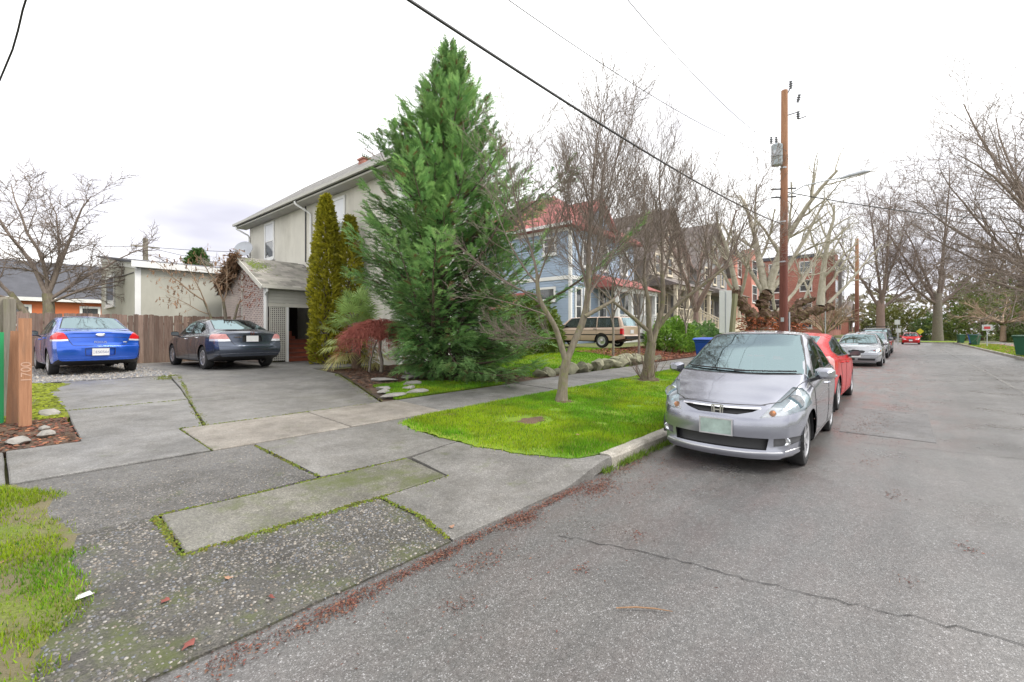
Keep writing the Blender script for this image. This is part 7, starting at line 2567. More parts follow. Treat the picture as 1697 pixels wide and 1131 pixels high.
# ------------------------------------------------------------------ columnar cedars, hedges, shrubs
def leafy(name, label, base, samples, normals, size, c1, c2, cat='tree', stem=None, mat='leaf', leaf=(4, .16, .06), seed=1, spread=.8, up=.5, group=None):
    """crown of small fronds scattered through a volume"""
    root = empty(name, base)
    tag(root, label, cat, group)
    rng = np.random.default_rng(seed)
    n = len(samples)
    protos = [spray_mesh(leaf[0], leaf[1], leaf[2], .15, rng) for _ in range(4)]
    D = normals + rng.normal(0, spread, (n, 3)) + np.array([0, 0, up])
    tri, own = place_sprays(samples, D, size * rng.uniform(.7, 1.35, n), rng.uniform(-1.4, 1.4, n), protos, rng)
    h = np.clip(.5 + rng.normal(0, .22, (n, 1)) + .5 * (fbm(samples[:, 0] * 3 + samples[:, 2] * 2, samples[:, 1] * 3 + samples[:, 2], seed)[:, None] - .5), 0, 1)
    col = (np.array(c1) * (1 - h) + np.array(c2) * h) * rng.uniform(.8, 1.2, (n, 1))
    if stem:
        L = Limbs()
        for pts, rad in stem:
            L.add(pts, rad, 7)
        link('trunk', L.mesh('trunk', 'trunk_dark'), root)
    link('crown', tri_mesh('crown', tri, col[own], mat), root)
    return root

def column_samples(n, H, prof, rng, shell=.3):
    z = H * rng.random(n) ** .9
    a = rng.uniform(0, 2 * np.pi, n)
    r = np.interp(z / H, [p[0] for p in prof], [p[1] for p in prof])
    r = r * (1 + .14 * np.sin(3 * a + z * 2.1) + .10 * np.sin(7 * a - 3 * z)) * (1 - shell * rng.random(n) ** 1.6)
    P = np.stack([r * np.cos(a), r * np.sin(a), z], -1)
    N = np.stack([np.cos(a), np.sin(a), np.zeros(n)], -1)
    return P, N

def shrubs():
    rng = np.random.default_rng(8)
    P, N = column_samples(6500, 5.65, [(0, .42), (.15, .48), (.5, .42), (.75, .31), (.9, .17), (1, .03)], rng)
    leafy('cedar_tree', 'tall golden green columnar cedar beside the stair porch', (7.5, 14.9, .42), P, N, 1.0, (.19, .20, .015), (.52, .47, .04), stem=[([(0, 0, 0), (0, 0, 2), (0, 0, 5)], [.12, .08, .02])], seed=3, spread=.5, up=.9)
    P, N = column_samples(4200, 5.0, [(0, .40), (.15, .46), (.5, .40), (.75, .30), (.9, .16), (1, .03)], rng)
    leafy('cedar_tree', 'shorter golden columnar cedar behind the tall one by the house wall', (8.12, 14.45, .42), P, N, 1.0, (.18, .19, .015), (.48, .43, .04), stem=[([(0, 0, 0), (0, 0, 2), (0, 0, 4.6)], [.10, .07, .02])], seed=4, spread=.5, up=.9)
    # hedge blocks: points through an irregular rounded box
    def blob(n, rx, ry, rz, pw=2.6, shell=.25, seed=1):
        g = np.random.default_rng(seed)
        v = g.normal(0, 1, (n, 3))
        v /= np.linalg.norm(v, axis=1, keepdims=True)
        v[:, 2] = np.abs(v[:, 2]) * 1.0
        s = (np.abs(v[:, 0]) ** pw + np.abs(v[:, 1]) ** pw + np.abs(v[:, 2]) ** pw) ** (-1 / pw)
        lump = 1 + .12 * np.sin(v[:, 0] * 7 + 2 * v[:, 2]) + .10 * np.sin(v[:, 1] * 9 + seed)
        s = s * lump * (1 - shell * g.random(n) ** 1.5)
        return v * s[:, None] * np.array([rx, ry, rz]), v
    P, N = blob(6500, 1.75, .85, 1.95, 3.5, .3, 2)
    leafy('hedge_shrub', 'dark green clipped hedge between the conifer and the blue house', (13.7, 11.1, zf(13.7, 11.1) - .05), P, N, 1.0, (.06, .11, .015), (.20, .27, .04), 'hedge', seed=5, up=.3)
    P, N = blob(4600, 1.55, .95, 1.35, 2.8, .25, 3)
    leafy('hedge_shrub', 'bright green rounded hedge behind the blue bin', (22.0, 8.7, zf(22, 8.7) - .05), P, N, 1.0, (.11, .24, .03), (.27, .46, .06), 'hedge', seed=6, up=.3)
    P, N = blob(3200, 1.5, .9, 1.25, 2.8, .25, 4)
    leafy('hedge_shrub', 'darker green rounded hedge right of the bright one', (25.2, 8.3, zf(25, 8.3) - .05), P, N, 1.0, (.08, .18, .05), (.19, .33, .09), 'hedge', seed=7, up=.3)
    # far evergreens on the other side of the street
    for k, (x, y, rx, rz, c1, c2, lab) in enumerate([
            (101, -8.6, 5.2, 8.8, (.07, .12, .02), (.20, .25, .05), 'large dark evergreen shrub tree across the street beyond the verge'),
            (119, -12, 6.0, 15.5, (.15, .11, .06), (.27, .19, .10), 'tall brownish conifer behind the evergreen across the street'),
            (112, -3.4, 2.8, 4.6, (.05, .10, .03), (.13, .20, .05), 'small round evergreen behind the red sedan'),
            (120, 2.5, 5.5, 7.5, (.08, .10, .02), (.19, .19, .05), 'olive green evergreen at the far end of the parked row'),
            (104, -16.5, 5.0, 10.0, (.07, .09, .03), (.18, .19, .08), 'broad evergreen at the far edge of the street view'),
            (84, -11.2, 2.4, 2.6, (.05, .09, .02), (.16, .22, .05), 'low bushy evergreen under the flat bare tree')]):
        P, N = blob(2300, rx, rx, rz, 2.2, .45, 11 + k)
        leafy('evergreen_tree', lab, (x, y, zf(x, y) - .1), P, N, 3.4 * rx / 5 + .6, c1, c2, 'tree', stem=[([(0, 0, 0), (0, 0, rz * .5)], [.2, .1])], seed=20 + k, up=.2)
    P, N = column_samples(2200, 3.0, [(0, .8), (.3, .95), (.6, .7), (.85, .4), (1, .05)], rng, .5)
    leafy('evergreen_tree', 'small green conifer top showing above the annex roof', (10.2, 40, 4.6), P, N, 2.0, (.05, .11, .03), (.12, .22, .06), seed=41)
shrubs()

# ------------------------------------------------------------------ fan palm and weeping maple
def palm():
    b = (7.0, 12.1, .42)
    root = empty('fan_palm', b)
    tag(root, 'shaggy fan palm with yellowing lower leaves beside the cedar', 'palm')
    rng = np.random.default_rng(4)
    L = Limbs()
    L.add([(0, 0, 0), (0, 0, .7), (.02, 0, 1.35)], [.14, .13, .10], 9)
    link('trunk', L.mesh('trunk', 'bark_brown'), root)
    for k in range(40):
        t = k / 40
        a = k * 2.4 + rng.uniform(-.2, .2)
        el = R(78 - 112 * t + rng.uniform(-8, 8))
        z0 = 1.35 - .75 * t
        sl = rng.uniform(.45, .75)
        d = np.array([math.cos(a) * math.cos(el), math.sin(a) * math.cos(el), math.sin(el)])
        p0 = np.array([0, 0, z0])
        p1 = p0 + d * sl
        S_ = Limbs()
        S_.add([p0, p0 + d * sl * .5 + np.array([0, 0, .02]), p1], [.012, .010, .008], 4)
        # fan blade: narrow drooping segments
        s = unit(np.cross(d, np.array([0, 0, 1.0])))
        n = np.cross(s, d)
        tris = []
        m = 24
        R0 = rng.uniform(.50, .66)
        for j in range(m):
            f = (j / (m - 1) - .5) * R(210)
            v = d * math.cos(f) + s * math.sin(f)
            v = unit(v + n * rng.uniform(-.08, .08))
            ln = R0 * (1 - .25 * abs(f) / R(105)) * rng.uniform(.9, 1.08)
            w = unit(np.cross(v, n)) * .017
            mid = p1 + v * ln * .55
            tip = p1 + v * ln + np.array([0, 0, -.14 * ln - .10 * t])
            tris += [[p1, mid - w, mid + w], [mid - w, tip, mid + w]]
        yel = np.clip((t - .45) * 1.8 + rng.uniform(-.2, .2), 0, 1)
        c = np.array([.30, .44, .13]) * (1 - yel) + np.array([.66, .56, .22]) * yel
        T = np.array(tris)
        col = np.repeat(c[None] * rng.uniform(.75, 1.3), len(T), 0) * rng.uniform(.85, 1.15, (len(T), 1))
        lf = link('frond', tri_mesh('frond', T, col, 'leaf'), root)
        link('stalk', S_.mesh('stalk', 'bark_mossy'), lf)
palm()

def weeping_maple():
    b = (6.95, 10.75, zf(6.9, 10.7) - .02)
    root = empty('weeping_maple', b)
    tag(root, 'small weeping tree with dome of red brown twigs beside the palm', 'tree')
    rng = np.random.default_rng(14)
    T = Limbs()
    T.add([(0, 0, 0), (.03, 0, .3), (-.02, .03, .6), (.0, .02, .95)], [.05, .042, .04, .035], 7)
    T.add([(-.22, .22, 0), (-.20, .2, .35), (-.12, .1, .75), (.0, .02, 1.0)], [.034, .03, .028, .022], 6)
    link('trunk', T.mesh('trunk', 'bark_grey'), root)
    B = Limbs()
    for i in range(300):
        a = i * 2.4 + rng.uniform(-.4, .4)
        rr = .92 * math.sqrt((i + 1) / 300) * rng.uniform(.75, 1.1)
        top = 1.42 - .38 * (rr / .92) ** 2 + rng.uniform(-.06, .04)
        ex = np.array([math.cos(a) * rr, math.sin(a) * rr, top])
        st = np.array([0, 0, rng.uniform(.85, 1.05)])
        mid = st * .45 + ex * .55 + np.array([0, 0, .12])
        drop = rng.uniform(.25, .75) * (.5 + .5 * rr)
        end = ex + np.array([math.cos(a) * .16, math.sin(a) * .16, -drop])
        pts = catmull([st, mid, ex, ex * .4 + end * .6 + np.array([math.cos(a) * .05, math.sin(a) * .05, .08]), end], 2)
        B.add(pts, np.linspace(.011, .002, len(pts)), 3)
        for q in range(13):
            t = rng.uniform(.35, 1) * (len(pts) - 1)
            j = min(int(t), len(pts) - 2)
            p = pts[j] + (pts[j + 1] - pts[j]) * (t - j)
            aa = a + rng.uniform(-1.3, 1.3)
            d = np.array([math.cos(aa), math.sin(aa), rng.uniform(-.9, .3)])
            ln = rng.uniform(.10, .28)
            q1 = p + unit(d) * ln
            B.add([p, (p + q1) / 2 + np.array([0, 0, .02]), q1 + np.array([0, 0, -.05])], [.0045, .0036, .0028], 3)
    link('crown', B.mesh('crown', 'twig_red'), root)
weeping_maple()

# ------------------------------------------------------------------ further bare trees
def more_trees():
    # spreading tree behind the fence at far left
    cfg = [dict(seg=7, wob=.12, up=.12, tip=.18, n=6), dict(num=13, ang=44, angv=14, len=.50, rad=.42, seg=6, wob=.13, up=.12, n=4, **{'from': .10}), dict(num=10, ang=45, angv=15, len=.50, rad=.5, seg=3, wob=.15, n=3, rmin=.010, flat=.55, **{'from': .05}), dict(num=7, ang=42, len=.5, rad=.6, seg=2, wob=.13, n=3, rmin=.008, flat=.5, **{'from': .05})]
    tr = [([(0, 0, 0), (-.05, 0, .9), (.05, 0, 1.9), (0, 0, 2.6)], [.26, .20, .18, .15]), ([(-.1, .05, .9), (-.55, .3, 1.8), (-.95, .5, 2.6)], [.14, .12, .09])]
    lb = [((0, 0, 2.5), (-0.28, 0.20, 1), 4.43, .10), ((0, 0, 2.5), (0.40, -0.28, .9), 4.25, .09), ((0, 0, 2.3), (0.64, -0.32, .55), 3.88, .07), ((-.9, .5, 2.5), (-0.56, 0.40, .8), 3.70, .07), ((-.8, .45, 2.3), (-0.72, 0.40, .25), 3.32, .055), ((0, 0, 2.2), (0.60, -0.48, .3), 3.32, .055), ((0, 0, 2.4), (0.04, 0.08, 1), 4.43, .08), ((-.5, .3, 1.7), (-0.80, 0.56, .2), 2.96, .045), ((0, 0, 2.5), (0.20, 0.32, .9), 3.88, .07)]
    bare_tree('bare_tree', 'spreading bare tree with mossy trunk behind the fence above the blue car', (1.45, 25, .4), lb, cfg, 'bark_mossy', 31, tr, twig='twig_grey')
    # tangle of bare twigs behind the annex roof
    lb = [((0, 0, 2.0), (math.cos(a) * .8, math.sin(a) * .8, .9), 4.2, .09) for a in (0.3, 1.5, 2.6, 3.9, 5.2)]
    bare_tree('bare_tree', 'twiggy bare tree rising behind the annex roof', (11.2, 34, .5), lb, cfg, 'bark_grey', 33, [([(0, 0, 0), (0, 0, 1.2), (.05, 0, 2.2)], [.22, .18, .16])])
    # arching shrub with dead vine leaves by the lattice
    cfg2 = [dict(seg=8, wob=.10, up=-.35, tip=.25, n=5), dict(num=9, ang=45, len=.42, rad=.6, seg=5, wob=.12, up=-.35, n=3, rmin=.004, **{'from': .25}), dict(num=5, ang=45, len=.5, rad=.6, seg=3, n=3, up=-.3, rmin=.003)]
    rng = np.random.default_rng(2)
    root = empty('vine_shrub', (5.75, 19.2, .45))
    tag(root, 'arching leafless shrub with withered brown leaves between fence and lattice', 'shrub')
    T = Limbs()
    T.add(catmull([(0, 0, 0), (-.03, 0, .7), (.05, .05, 1.5), (-.05, 0, 2.2)], 3), np.linspace(.08, .05, 10), 7)
    T.add(catmull([(.05, 0, 0), (.16, -.05, .8), (.30, -.1, 1.6), (.42, -.1, 2.1)], 3), np.linspace(.06, .035, 10), 6)
    T.add(catmull([(-.05, 0, 0), (-.25, 0, .9), (-.5, -.05, 1.7), (-.7, -.1, 2.2)], 3), np.linspace(.05, .03, 10), 6)
    link('trunk', T.mesh('trunk', 'bark_mossy'), root)
    B = Limbs()
    st, d, ln, r = zip(*(((-.05, 0, 2.2), (-.4, -.2, 1), 1.9, .035), ((-.7, -.1, 2.2), (-.9, -.2, .7), 1.9, .028), ((.42, -.1, 2.1), (.4, -.1, .8), 1.3, .028), ((-.05, 0, 2.1), (.2, -.3, 1), 1.6, .03), ((-.5, 0, 1.7), (-1, -.3, .35), 1.6, .02), ((.3, -.1, 1.6), (.6, -.5, .3), 1.1, .02), ((-.6, -.1, 2.0), (-.5, -.3, .9), 1.7, .025)))
    tips = grow(B, rng, st, d, ln, r, cfg2)
    link('crown', B.mesh('crown', 'twig_tan'), root)
    tips = tips[rng.random(len(tips)) < .8]
    protos = [spray_mesh(2, .10, .05, .5, rng) for _ in range(3)]
    tri, own = place_sprays(tips, rng.normal(0, .5, (len(tips), 3)) + np.array([0, 0, -.9]), rng.uniform(.7, 1.5, len(tips)), rng.uniform(-1, 1, len(tips)), protos, rng)
    col = np.array([[.28, .17, .10]]) * rng.uniform(.6, 1.4, (len(tips), 1))
    link('withered_leaves', tri_mesh('withered_leaves', tri, col[own], 'leaf'), root)
    # brown vine heaped on the porch gable
    n = 2600
    t = rng.random(n)
    P = np.stack([6.05 + rng.normal(0, .10, n), 18.9 + 1.75 * t + rng.normal(0, .12, n), 4.30 - .95 * t + rng.normal(0, .13, n)], -1)
    leafy('dead_vine', 'brown dead vine heaped over the porch gable edge', (0, 0, 0), P, np.tile(np.array([[-.4, 0, -.5]]), (n, 1)), .9, (.12, .065, .035), (.27, .16, .09), 'vine', seed=51, up=-.4, leaf=(3, .16, .05))
    n = 130
    P = np.stack([6.19 + rng.normal(0, .02, n), rng.uniform(17.0, 18.9, n), rng.uniform(2.4, 3.9, n)], -1)
    P = P[P[:, 2] < 3.25 + .5 * (P[:, 1] - 16.8)]
    leafy('dead_vine', 'reddish vine leaves clinging to the lattice gable', (0, 0, 0), P, np.tile(np.array([[-.6, 0, -.4]]), (len(P), 1)), .6, (.25, .07, .035), (.38, .14, .07), 'vine', seed=52, up=-.3, leaf=(2, .14, .06))

    # pollarded plane trees beside the pole
    cfgp = [dict(seg=7, wob=.09, up=.30, tip=.25, n=6), dict(num=8, ang=42, angv=12, len=.46, rad=.55, seg=6, wob=.11, up=.18, n=4, rmin=.006, **{'from': .25}), dict(num=6.5, ang=42, len=.5, rad=.55, seg=4, wob=.12, n=3, rmin=.005, **{'from': .15}), dict(num=3.5, ang=42, len=.5, rad=.6, seg=3, wob=.12, n=3, rmin=.0038)]
    u = np.array([math.sin(R(41.07)), -math.cos(R(41.07)), 0])
    w = np.array([math.cos(R(41.07)), math.sin(R(41.07)), 0])
    def P3(r, z, dp=0.0):
        return tuple(u * r + w * dp + np.array([0, 0, z]))
    def D3(r, z, dp=0.0):
        return u * r + w * dp + np.array([0, 0, z])
    def pollard(name, label, base, arms, shoots, trunk_r, h, seed):
        root = empty(name, base)
        tag(root, label, 'tree')
        g = np.random.default_rng(seed)
        T = Limbs()
        T.add(catmull([P3(0, 0), P3(.05, h * .5), P3(0, h)], 4), np.array([trunk_r * 1.35, trunk_r * 1.15, trunk_r, trunk_r * .95, trunk_r * .9, trunk_r * .95, trunk_r * 1.0, trunk_r * 1.05, trunk_r * .9]), 12)
        for pts, rad in arms:
            c = catmull([P3(*p) for p in pts], 9)
            c = c + g.normal(0, .03, c.shape)
            r_ = catmull(np.array(rad)[:, None], 9)[:, 0] * g.uniform(.55, .95, len(c))
            r_[-1] *= .3
            T.add(c, r_, 14)
            for q in range(16):
                j = g.integers(4, len(c))
                o = unit(g.normal(0, 1, 3)) * r_[j] * g.uniform(.6, 1.1)
                T.add([c[j], c[j] + o * .9, c[j] + o * 1.4, c[j] + o * 1.6], [r_[j] * .5, r_[j] * .42, r_[j] * .25, r_[j] * .03], 9)
        tm = T.mesh('trunk', 'bark_stump')
        co = np.empty(len(tm.vertices) * 3, dtype=np.float32)
        tm.vertices.foreach_get('co', co)
        co = co.reshape(-1, 3)
        for f_, am in ((5.0, .10), (13.0, .06), (31.0, .03)):
            co += (np.stack([fbm(co[:, (q + 1) % 3] * f_ + q * 7, co[:, (q + 2) % 3] * f_ + co[:, q] * f_ * .7, 3 + q) for q in range(3)], -1) - .5) * am * 2
        tm.vertices.foreach_set('co', co.ravel())
        tm.polygons.foreach_set('use_smooth', [False] * len(tm.polygons))
        tm.update()
        link('trunk', tm, root)
        B = Limbs()
        grow(B, g, [P3(*q[0]) for q in shoots], [D3(*q[1]) for q in shoots], [q[2] for q in shoots], [q[3] for q in shoots], cfgp)
        link('crown', B.mesh('crown', 'bark_plane'), root)
        n = 900
        Pq = np.stack([g.normal(0, trunk_r * .9, n), g.normal(0, trunk_r * .9, n), g.uniform(h * .45, h * 1.25, n)], -1)
        protos = [spray_mesh(2, .10, .06, .4, g) for _ in range(3)]
        tri, own = place_sprays(Pq, Pq * np.array([1, 1, 0]) * 3 + g.normal(0, .5, (n, 3)) + np.array([0, 0, -.3]), g.uniform(.8, 1.6, n), g.uniform(-1, 1, n), protos, g)
        link('withered_leaves', tri_mesh('withered_leaves', tri, (np.array([[.34, .10, .04]]) * g.uniform(.5, 1.4, (n, 1)))[own], 'leaf'), root)
    z0 = zf(21, 4.7)
    pollard('pollard_tree', 'gnarled pollarded tree with pale shoots left of the utility pole', (21.07, 4.74, z0 - .05),
            [([(0, 1.3), (-.25, 1.9), (-.75, 2.5, -.1), (-1.0, 3.05, -.1)], [.34, .30, .25, .22]), ([(0, 1.3), (.15, 1.9), (.25, 2.5), (.35, 2.95)], [.34, .32, .28, .30]), ([(.1, 1.5), (.55, 1.75, .2), (1.0, 2.0, .3)], [.26, .24, .2])],
            [((-.95, 3.0, -.1), (-.15, 1, .1), 3.4, .12), ((-1.0, 2.9, -.1), (-.7, .9, 0), 2.8, .07), ((.30, 3.0), (-.06, 1, .1), 4.6, .17), ((.42, 3.0), (.30, 1, -.1), 5.2, .18), ((.2, 2.9), (-.35, 1, .25), 3.6, .10), ((.5, 2.9), (.75, .8, .2), 4.6, .12), ((1.0, 2.1, .3), (.9, .75, .2), 4.2, .09), ((-.8, 2.7, -.1), (.2, 1, -.5), 3.2, .08)], .42, 1.5, 61)
    z0 = zf(26, 4.3)
    pollard('pollard_tree', 'mossy pollarded tree with level arm right of the utility pole', (26.6, 4.5, z0 - .05),
            [([(0, 1.2), (.3, 1.9), (.9, 2.3), (1.7, 2.45), (2.1, 2.6)], [.32, .30, .26, .25, .22]), ([(0, 1.2), (.1, 2.0), (.6, 2.7, .3), (1.4, 3.0, .3)], [.30, .27, .22, .18]), ([(0, 1.2), (-.4, 1.9), (-.8, 2.4)], [.25, .2, .2])],
            [((1.5, 2.6), (.12, 1, 0), 5.0, .20), ((1.6, 3.0, .3), (.9, .8, .1), 4.0, .09), ((1.9, 2.7), (.8, .75, -.1), 4.2, .09), ((-.8, 2.4), (-.1, 1, 0), 3.4, .08), ((.9, 2.9, .3), (.2, 1, .3), 3.6, .08), ((1.2, 3.0, .3), (-.2, 1, .1), 3.0, .06)], .36, 1.4, 67)
    # rounded twiggy shrub under the wires
    cfgs = [dict(seg=6, wob=.10, up=.05, tip=.3, n=4), dict(num=8, ang=35, len=.55, rad=.6, seg=5, wob=.12, up=-.15, n=3, rmin=.007, **{'from': .2}), dict(num=6, ang=35, len=.55, rad=.6, seg=4, wob=.12, up=-.15, n=3, rmin=.006), dict(num=4, ang=35, len=.55, rad=.7, seg=3, n=3, rmin=.005)]
    lb = [((0, 0, .8), (math.cos(a) * .8, math.sin(a) * .8, .75), 2.8, .08) for a in np.linspace(0, 6, 9)]
    bare_tree('twiggy_shrub', 'rounded brownish twiggy tree behind the red and silver cars', (43.5, 5.0, zf(43, 5)), lb, cfgs, 'twig_tan', 71, [([(0, 0, 0), (0, 0, .5), (0, 0, .9)], [.22, .2, .2])])
    lb = [((0, 0, 1.0), (math.cos(a) * .8, math.sin(a) * .8, .9), 4.6, .09) for a in np.linspace(0, 6, 8)]
    bare_tree('twiggy_shrub', 'reddish bare tree in front of the brick apartments', (64, 7.2, zf(64, 7)), lb, cfgs, 'bark_pinkish', 72, [([(0, 0, 0), (0, 0, .6), (0, 0, 1.1)], [.26, .22, .2])])
    # tall trees at the end of the street
    cfgt = [dict(seg=8, wob=.07, up=.25, tip=.15, n=5), dict(num=15, ang=38, angv=12, len=.45, rad=.42, seg=6, wob=.10, up=.15, n=3, rmin=.03, **{'from': .1}), dict(num=9, ang=42, len=.48, rad=.5, seg=3, wob=.12, n=3, rmin=.024, **{'from': .08}), dict(num=8, ang=42, len=.55, rad=.6, seg=2, wob=.12, n=3, rmin=.020, **{'from': .08})]
    def tall(name, label, base, h, r, seed, bark, forks):
        trunk = [([(0, 0, 0), (.05, 0, h * .08), (0, 0, h * .2), (0, 0, h * .26)], [r * 1.15, r * .95, r * .85, r * .75])]
        lb = []
        for (rr, dz_, dp, k) in forks:
            lb.append(((0, 0, h * .20), tuple(D3(rr, dz_, dp)), h * k, r * .40))
        bare_tree(name, label, base, lb, cfgt, bark, seed, trunk, twig='twig_far')
    tall('bare_tree', 'tall bare tree with twin trunk at the end of the parked row', (80, 2.9, zf(80, 3)), 22, .55, 81, 'bark_pinkish', [(-.45, 1, .1, .70), (.12, 1, 0, .78), (.5, 1, .2, .66), (-.1, 1, -.4, .7), (.95, .8, .1, .5)])
    tall('bare_tree', 'tall bare tree standing in the middle of the far crossing', (91, -3.2, .15), 27, .60, 82, 'bark_grey', [(-.55, 1, .1, .60), (.02, 1, 0, .75), (.45, 1, .2, .62), (-1.0, .55, -.1, .42), (1.0, .55, .1, .42), (0, 1, .5, .6)])
    cfgr = [dict(seg=9, wob=.06, up=.12, tip=.15, n=6), dict(num=15, ang=38, angv=14, len=.48, rad=.45, seg=6, wob=.10, up=.12, n=4, rmin=.015, **{'from': .08}), dict(num=9, ang=40, len=.50, rad=.5, seg=3, wob=.12, up=.08, n=3, rmin=.012, **{'from': .08}), dict(num=7, ang=40, len=.55, rad=.6, seg=2, wob=.12, n=3, rmin=.010, **{'from': .05})]
    tr = [([(0, 0, 0), (.1, 0, 1.4), (0, 0, 3.0), (0, 0, 4.6)], [.75, .55, .5, .45])]
    lb = [((0, 0, z), tuple(D3(rr, dz_, dp)), ln, r_) for (z, rr, dz_, dp, ln, r_) in ((3.0, -.95, .26, -.1, 9.5, .14), (3.3, -.9, .50, .1, 10.5, .15), (3.8, -.7, .8, -.2, 11.5, .16), (4.2, -.45, 1, .1, 12.5, .17), (4.5, .3, 1, .1, 12, .18), (3.1, -.85, .38, .5, 9.0, .13), (3.5, -.8, .65, .3, 10.5, .14), (4.4, -.15, 1, .4, 12, .16), (2.8, -.95, .14, -.4, 8.5, .12))]
    bare_tree('bare_tree', 'huge bare tree whose branches reach in from the edge across the street', (42.0, -7.6, zf(42, -7.6)), lb, cfgr, 'bark_grey', 91, tr, twig='twig_grey')
    # flat topped tree by the far verge
    cfgf = [dict(seg=7, wob=.12, up=-.10, tip=.3, n=5), dict(num=10, ang=45, len=.45, rad=.55, seg=5, wob=.13, up=-.1, n=3, rmin=.016, flat=.5, **{'from': .2}), dict(num=8, ang=45, len=.5, rad=.6, seg=4, wob=.12, n=3, rmin=.012, flat=.5)]
    lb = [((0, 0, 2.3), (math.cos(a), math.sin(a), .35), 5.2, .12) for a in np.linspace(0, 5.5, 11)]
    bare_tree('flat_tree', 'low flat topped bare tree on the far verge', (83, -8.9, zf(83, -9)), lb, cfgf, 'twig_tan', 95, [([(0, 0, 0), (.1, 0, 1.0), (0, 0, 2.0)], [.35, .27, .25])])
    tall('bare_tree', 'slim bare tree far behind the evergreens across the street', (125, -19, 1), 20, .4, 97, 'bark_grey', [(-.3, 1, .1, .6), (.2, 1, 0, .7), (.5, 1, .2, .5)])
    lb = [((0, 0, 2.5), (math.cos(a) * .5, math.sin(a) * .5, 1), 9, .2) for a in (0, 2, 4)]
    bare_tree('bare_tree', 'bare tree filling the gap at the far left edge behind the fence', (-5.5, 33, .5), lb, cfg, 'bark_mossy', 98, [([(0, 0, 0), (0, 0, 1.4), (.05, 0, 2.7)], [.32, .28, .25])])
    lb = [((0, 0, 2.0), (math.cos(a) * .6, math.sin(a) * .6, 1), 6.5, .16) for a in (0.4, 1.8, 3.0, 4.4, 5.6)]
    bare_tree('bare_tree', 'bare tree in front of the taupe house porch', (29.5, 10.2, zf(29, 10)), lb, cfgp, 'bark_pinkish', 99, [([(0, 0, 0), (0, 0, 1.2), (.05, 0, 2.2)], [.2, .17, .15])])
    for k, (x, y, lab) in enumerate([(21.5, 7.9, 'slender bare sapling beside the rounded hedge'), (17.6, 8.4, 'thin bare sapling by the wagon rear wheel'), (15.8, 8.6, 'thin bare sapling before the wagon door')]):
        lb = [((0, 0, .9 + .3 * i), (math.cos(i * 2.4) * .4, math.sin(i * 2.4) * .4, 1), 2.4, .03) for i in range(6)]
        bare_tree('sapling', lab, (x, y, zf(x, y)), lb, cfg2[:1] + [dict(num=7, ang=38, len=.45, rad=.6, seg=5, wob=.1, up=.2, n=3, rmin=.005), dict(num=5, ang=40, len=.5, rad=.6, seg=3, n=3, rmin=.004)], 'bark_grey', 110 + k, [([(0, 0, 0), (.03, 0, 1), (0, .05, 2.2), (.02, 0, 3.2)], [.05, .042, .03, .015])], trunk_n=6)
more_trees()
def far_woods():
    """hazy mass of trees closing the view beyond the last houses"""
    rng = np.random.default_rng(77)
    n = 5000
    a = R(41.07) + np.deg2rad(rng.uniform(-62, 60, n))
    d = rng.uniform(170, 210, n)
    x, y = d * np.cos(a), d * np.sin(a)
    hgt = 7 + 9 * fbm(np.rad2deg(a) * .22, a * 0, 4) + 4 * fbm(np.rad2deg(a) * .9, a * 0, 6)
    z = zt(x, y) + hgt * rng.random(n) ** .8
    protos = [spray_mesh(4, 2.2, 1.2, .1, rng) for _ in range(4)]
    tri, own = place_sprays(np.stack([x, y, z], -1), rng.normal(0, 1, (n, 3)) + np.array([0, 0, .4]), rng.uniform(.7, 1.4, n), rng.uniform(-1.5, 1.5, n), protos, rng)
    k = fbm(np.rad2deg(a) * .35, a * 0, 9)[:, None]
    col = np.array([.13, .14, .07]) * (1 - k) + np.array([.22, .17, .13]) * k
    o = link('far_woods', tri_mesh('far_woods', tri, (col * rng.uniform(.7, 1.3, (n, 1)))[own], 'leaf'))
    tag(o, 'distant brownish green wood closing the end of the street', 'woods', kind='stuff')
far_woods()
# ------------------------------------------------------------------ utility pole, wires, signs
plain('wire_black', (0.02, 0.02, 0.022), 0.6, 0.1)
plain('galvanised', (0.42, 0.47, 0.50), 0.45, 0.12, 4, Metallic=0.3)
plain('insulator', (0.16, 0.17, 0.19), 0.3, 0.1)
plain('bin_blue', (0.012, 0.07, 0.42), 0.45, 0.1, 5)
plain('bin_green', (0.02, 0.10, 0.05), 0.5, 0.1, 5)
plain('sign_white', (0.55, 0.56, 0.55), 0.5, 0.05)
plain('sign_green', (0.03, 0.28, 0.15), 0.5, 0.05)
plain('sign_yellow', (0.60, 0.55, 0.03), 0.5, 0.05)
plain('sign_red', (0.55, 0.05, 0.06), 0.5, 0.05)
plain('green_board', (0.015, 0.30, 0.10), 0.5, 0.12, 3)
plain('stone', (0.30, 0.285, 0.26), 0.85, 0.3, 5, 0.5, 14)
plain('stone_mossy', (0.23, 0.225, 0.15), 0.9, 0.4, 4, 0.6, 12)
plain('slate_slab', (0.25, 0.235, 0.22), 0.7, 0.2, 5, 0.3, 20)
plain('chalk', (0.52, 0.33, 0.24), 0.9, 0.2, 20)
plain('paper', (0.55, 0.55, 0.53), 0.8, 0.05)
plain('leaf_tan', (0.34, 0.19, 0.12), 0.7, 0.2, 20)
plain('leaf_red', (0.20, 0.055, 0.042), 0.7, 0.2, 20)
plain('twig_wood', (0.26, 0.15, 0.08), 0.7, 0.2, 20)

def sag(a, b, drop, n=24):
    a, b = Vector(a), Vector(b)
    return [a.lerp(b, i / n) - Vector((0, 0, 4 * drop * (i / n) * (1 - i / n))) for i in range(n + 1)]

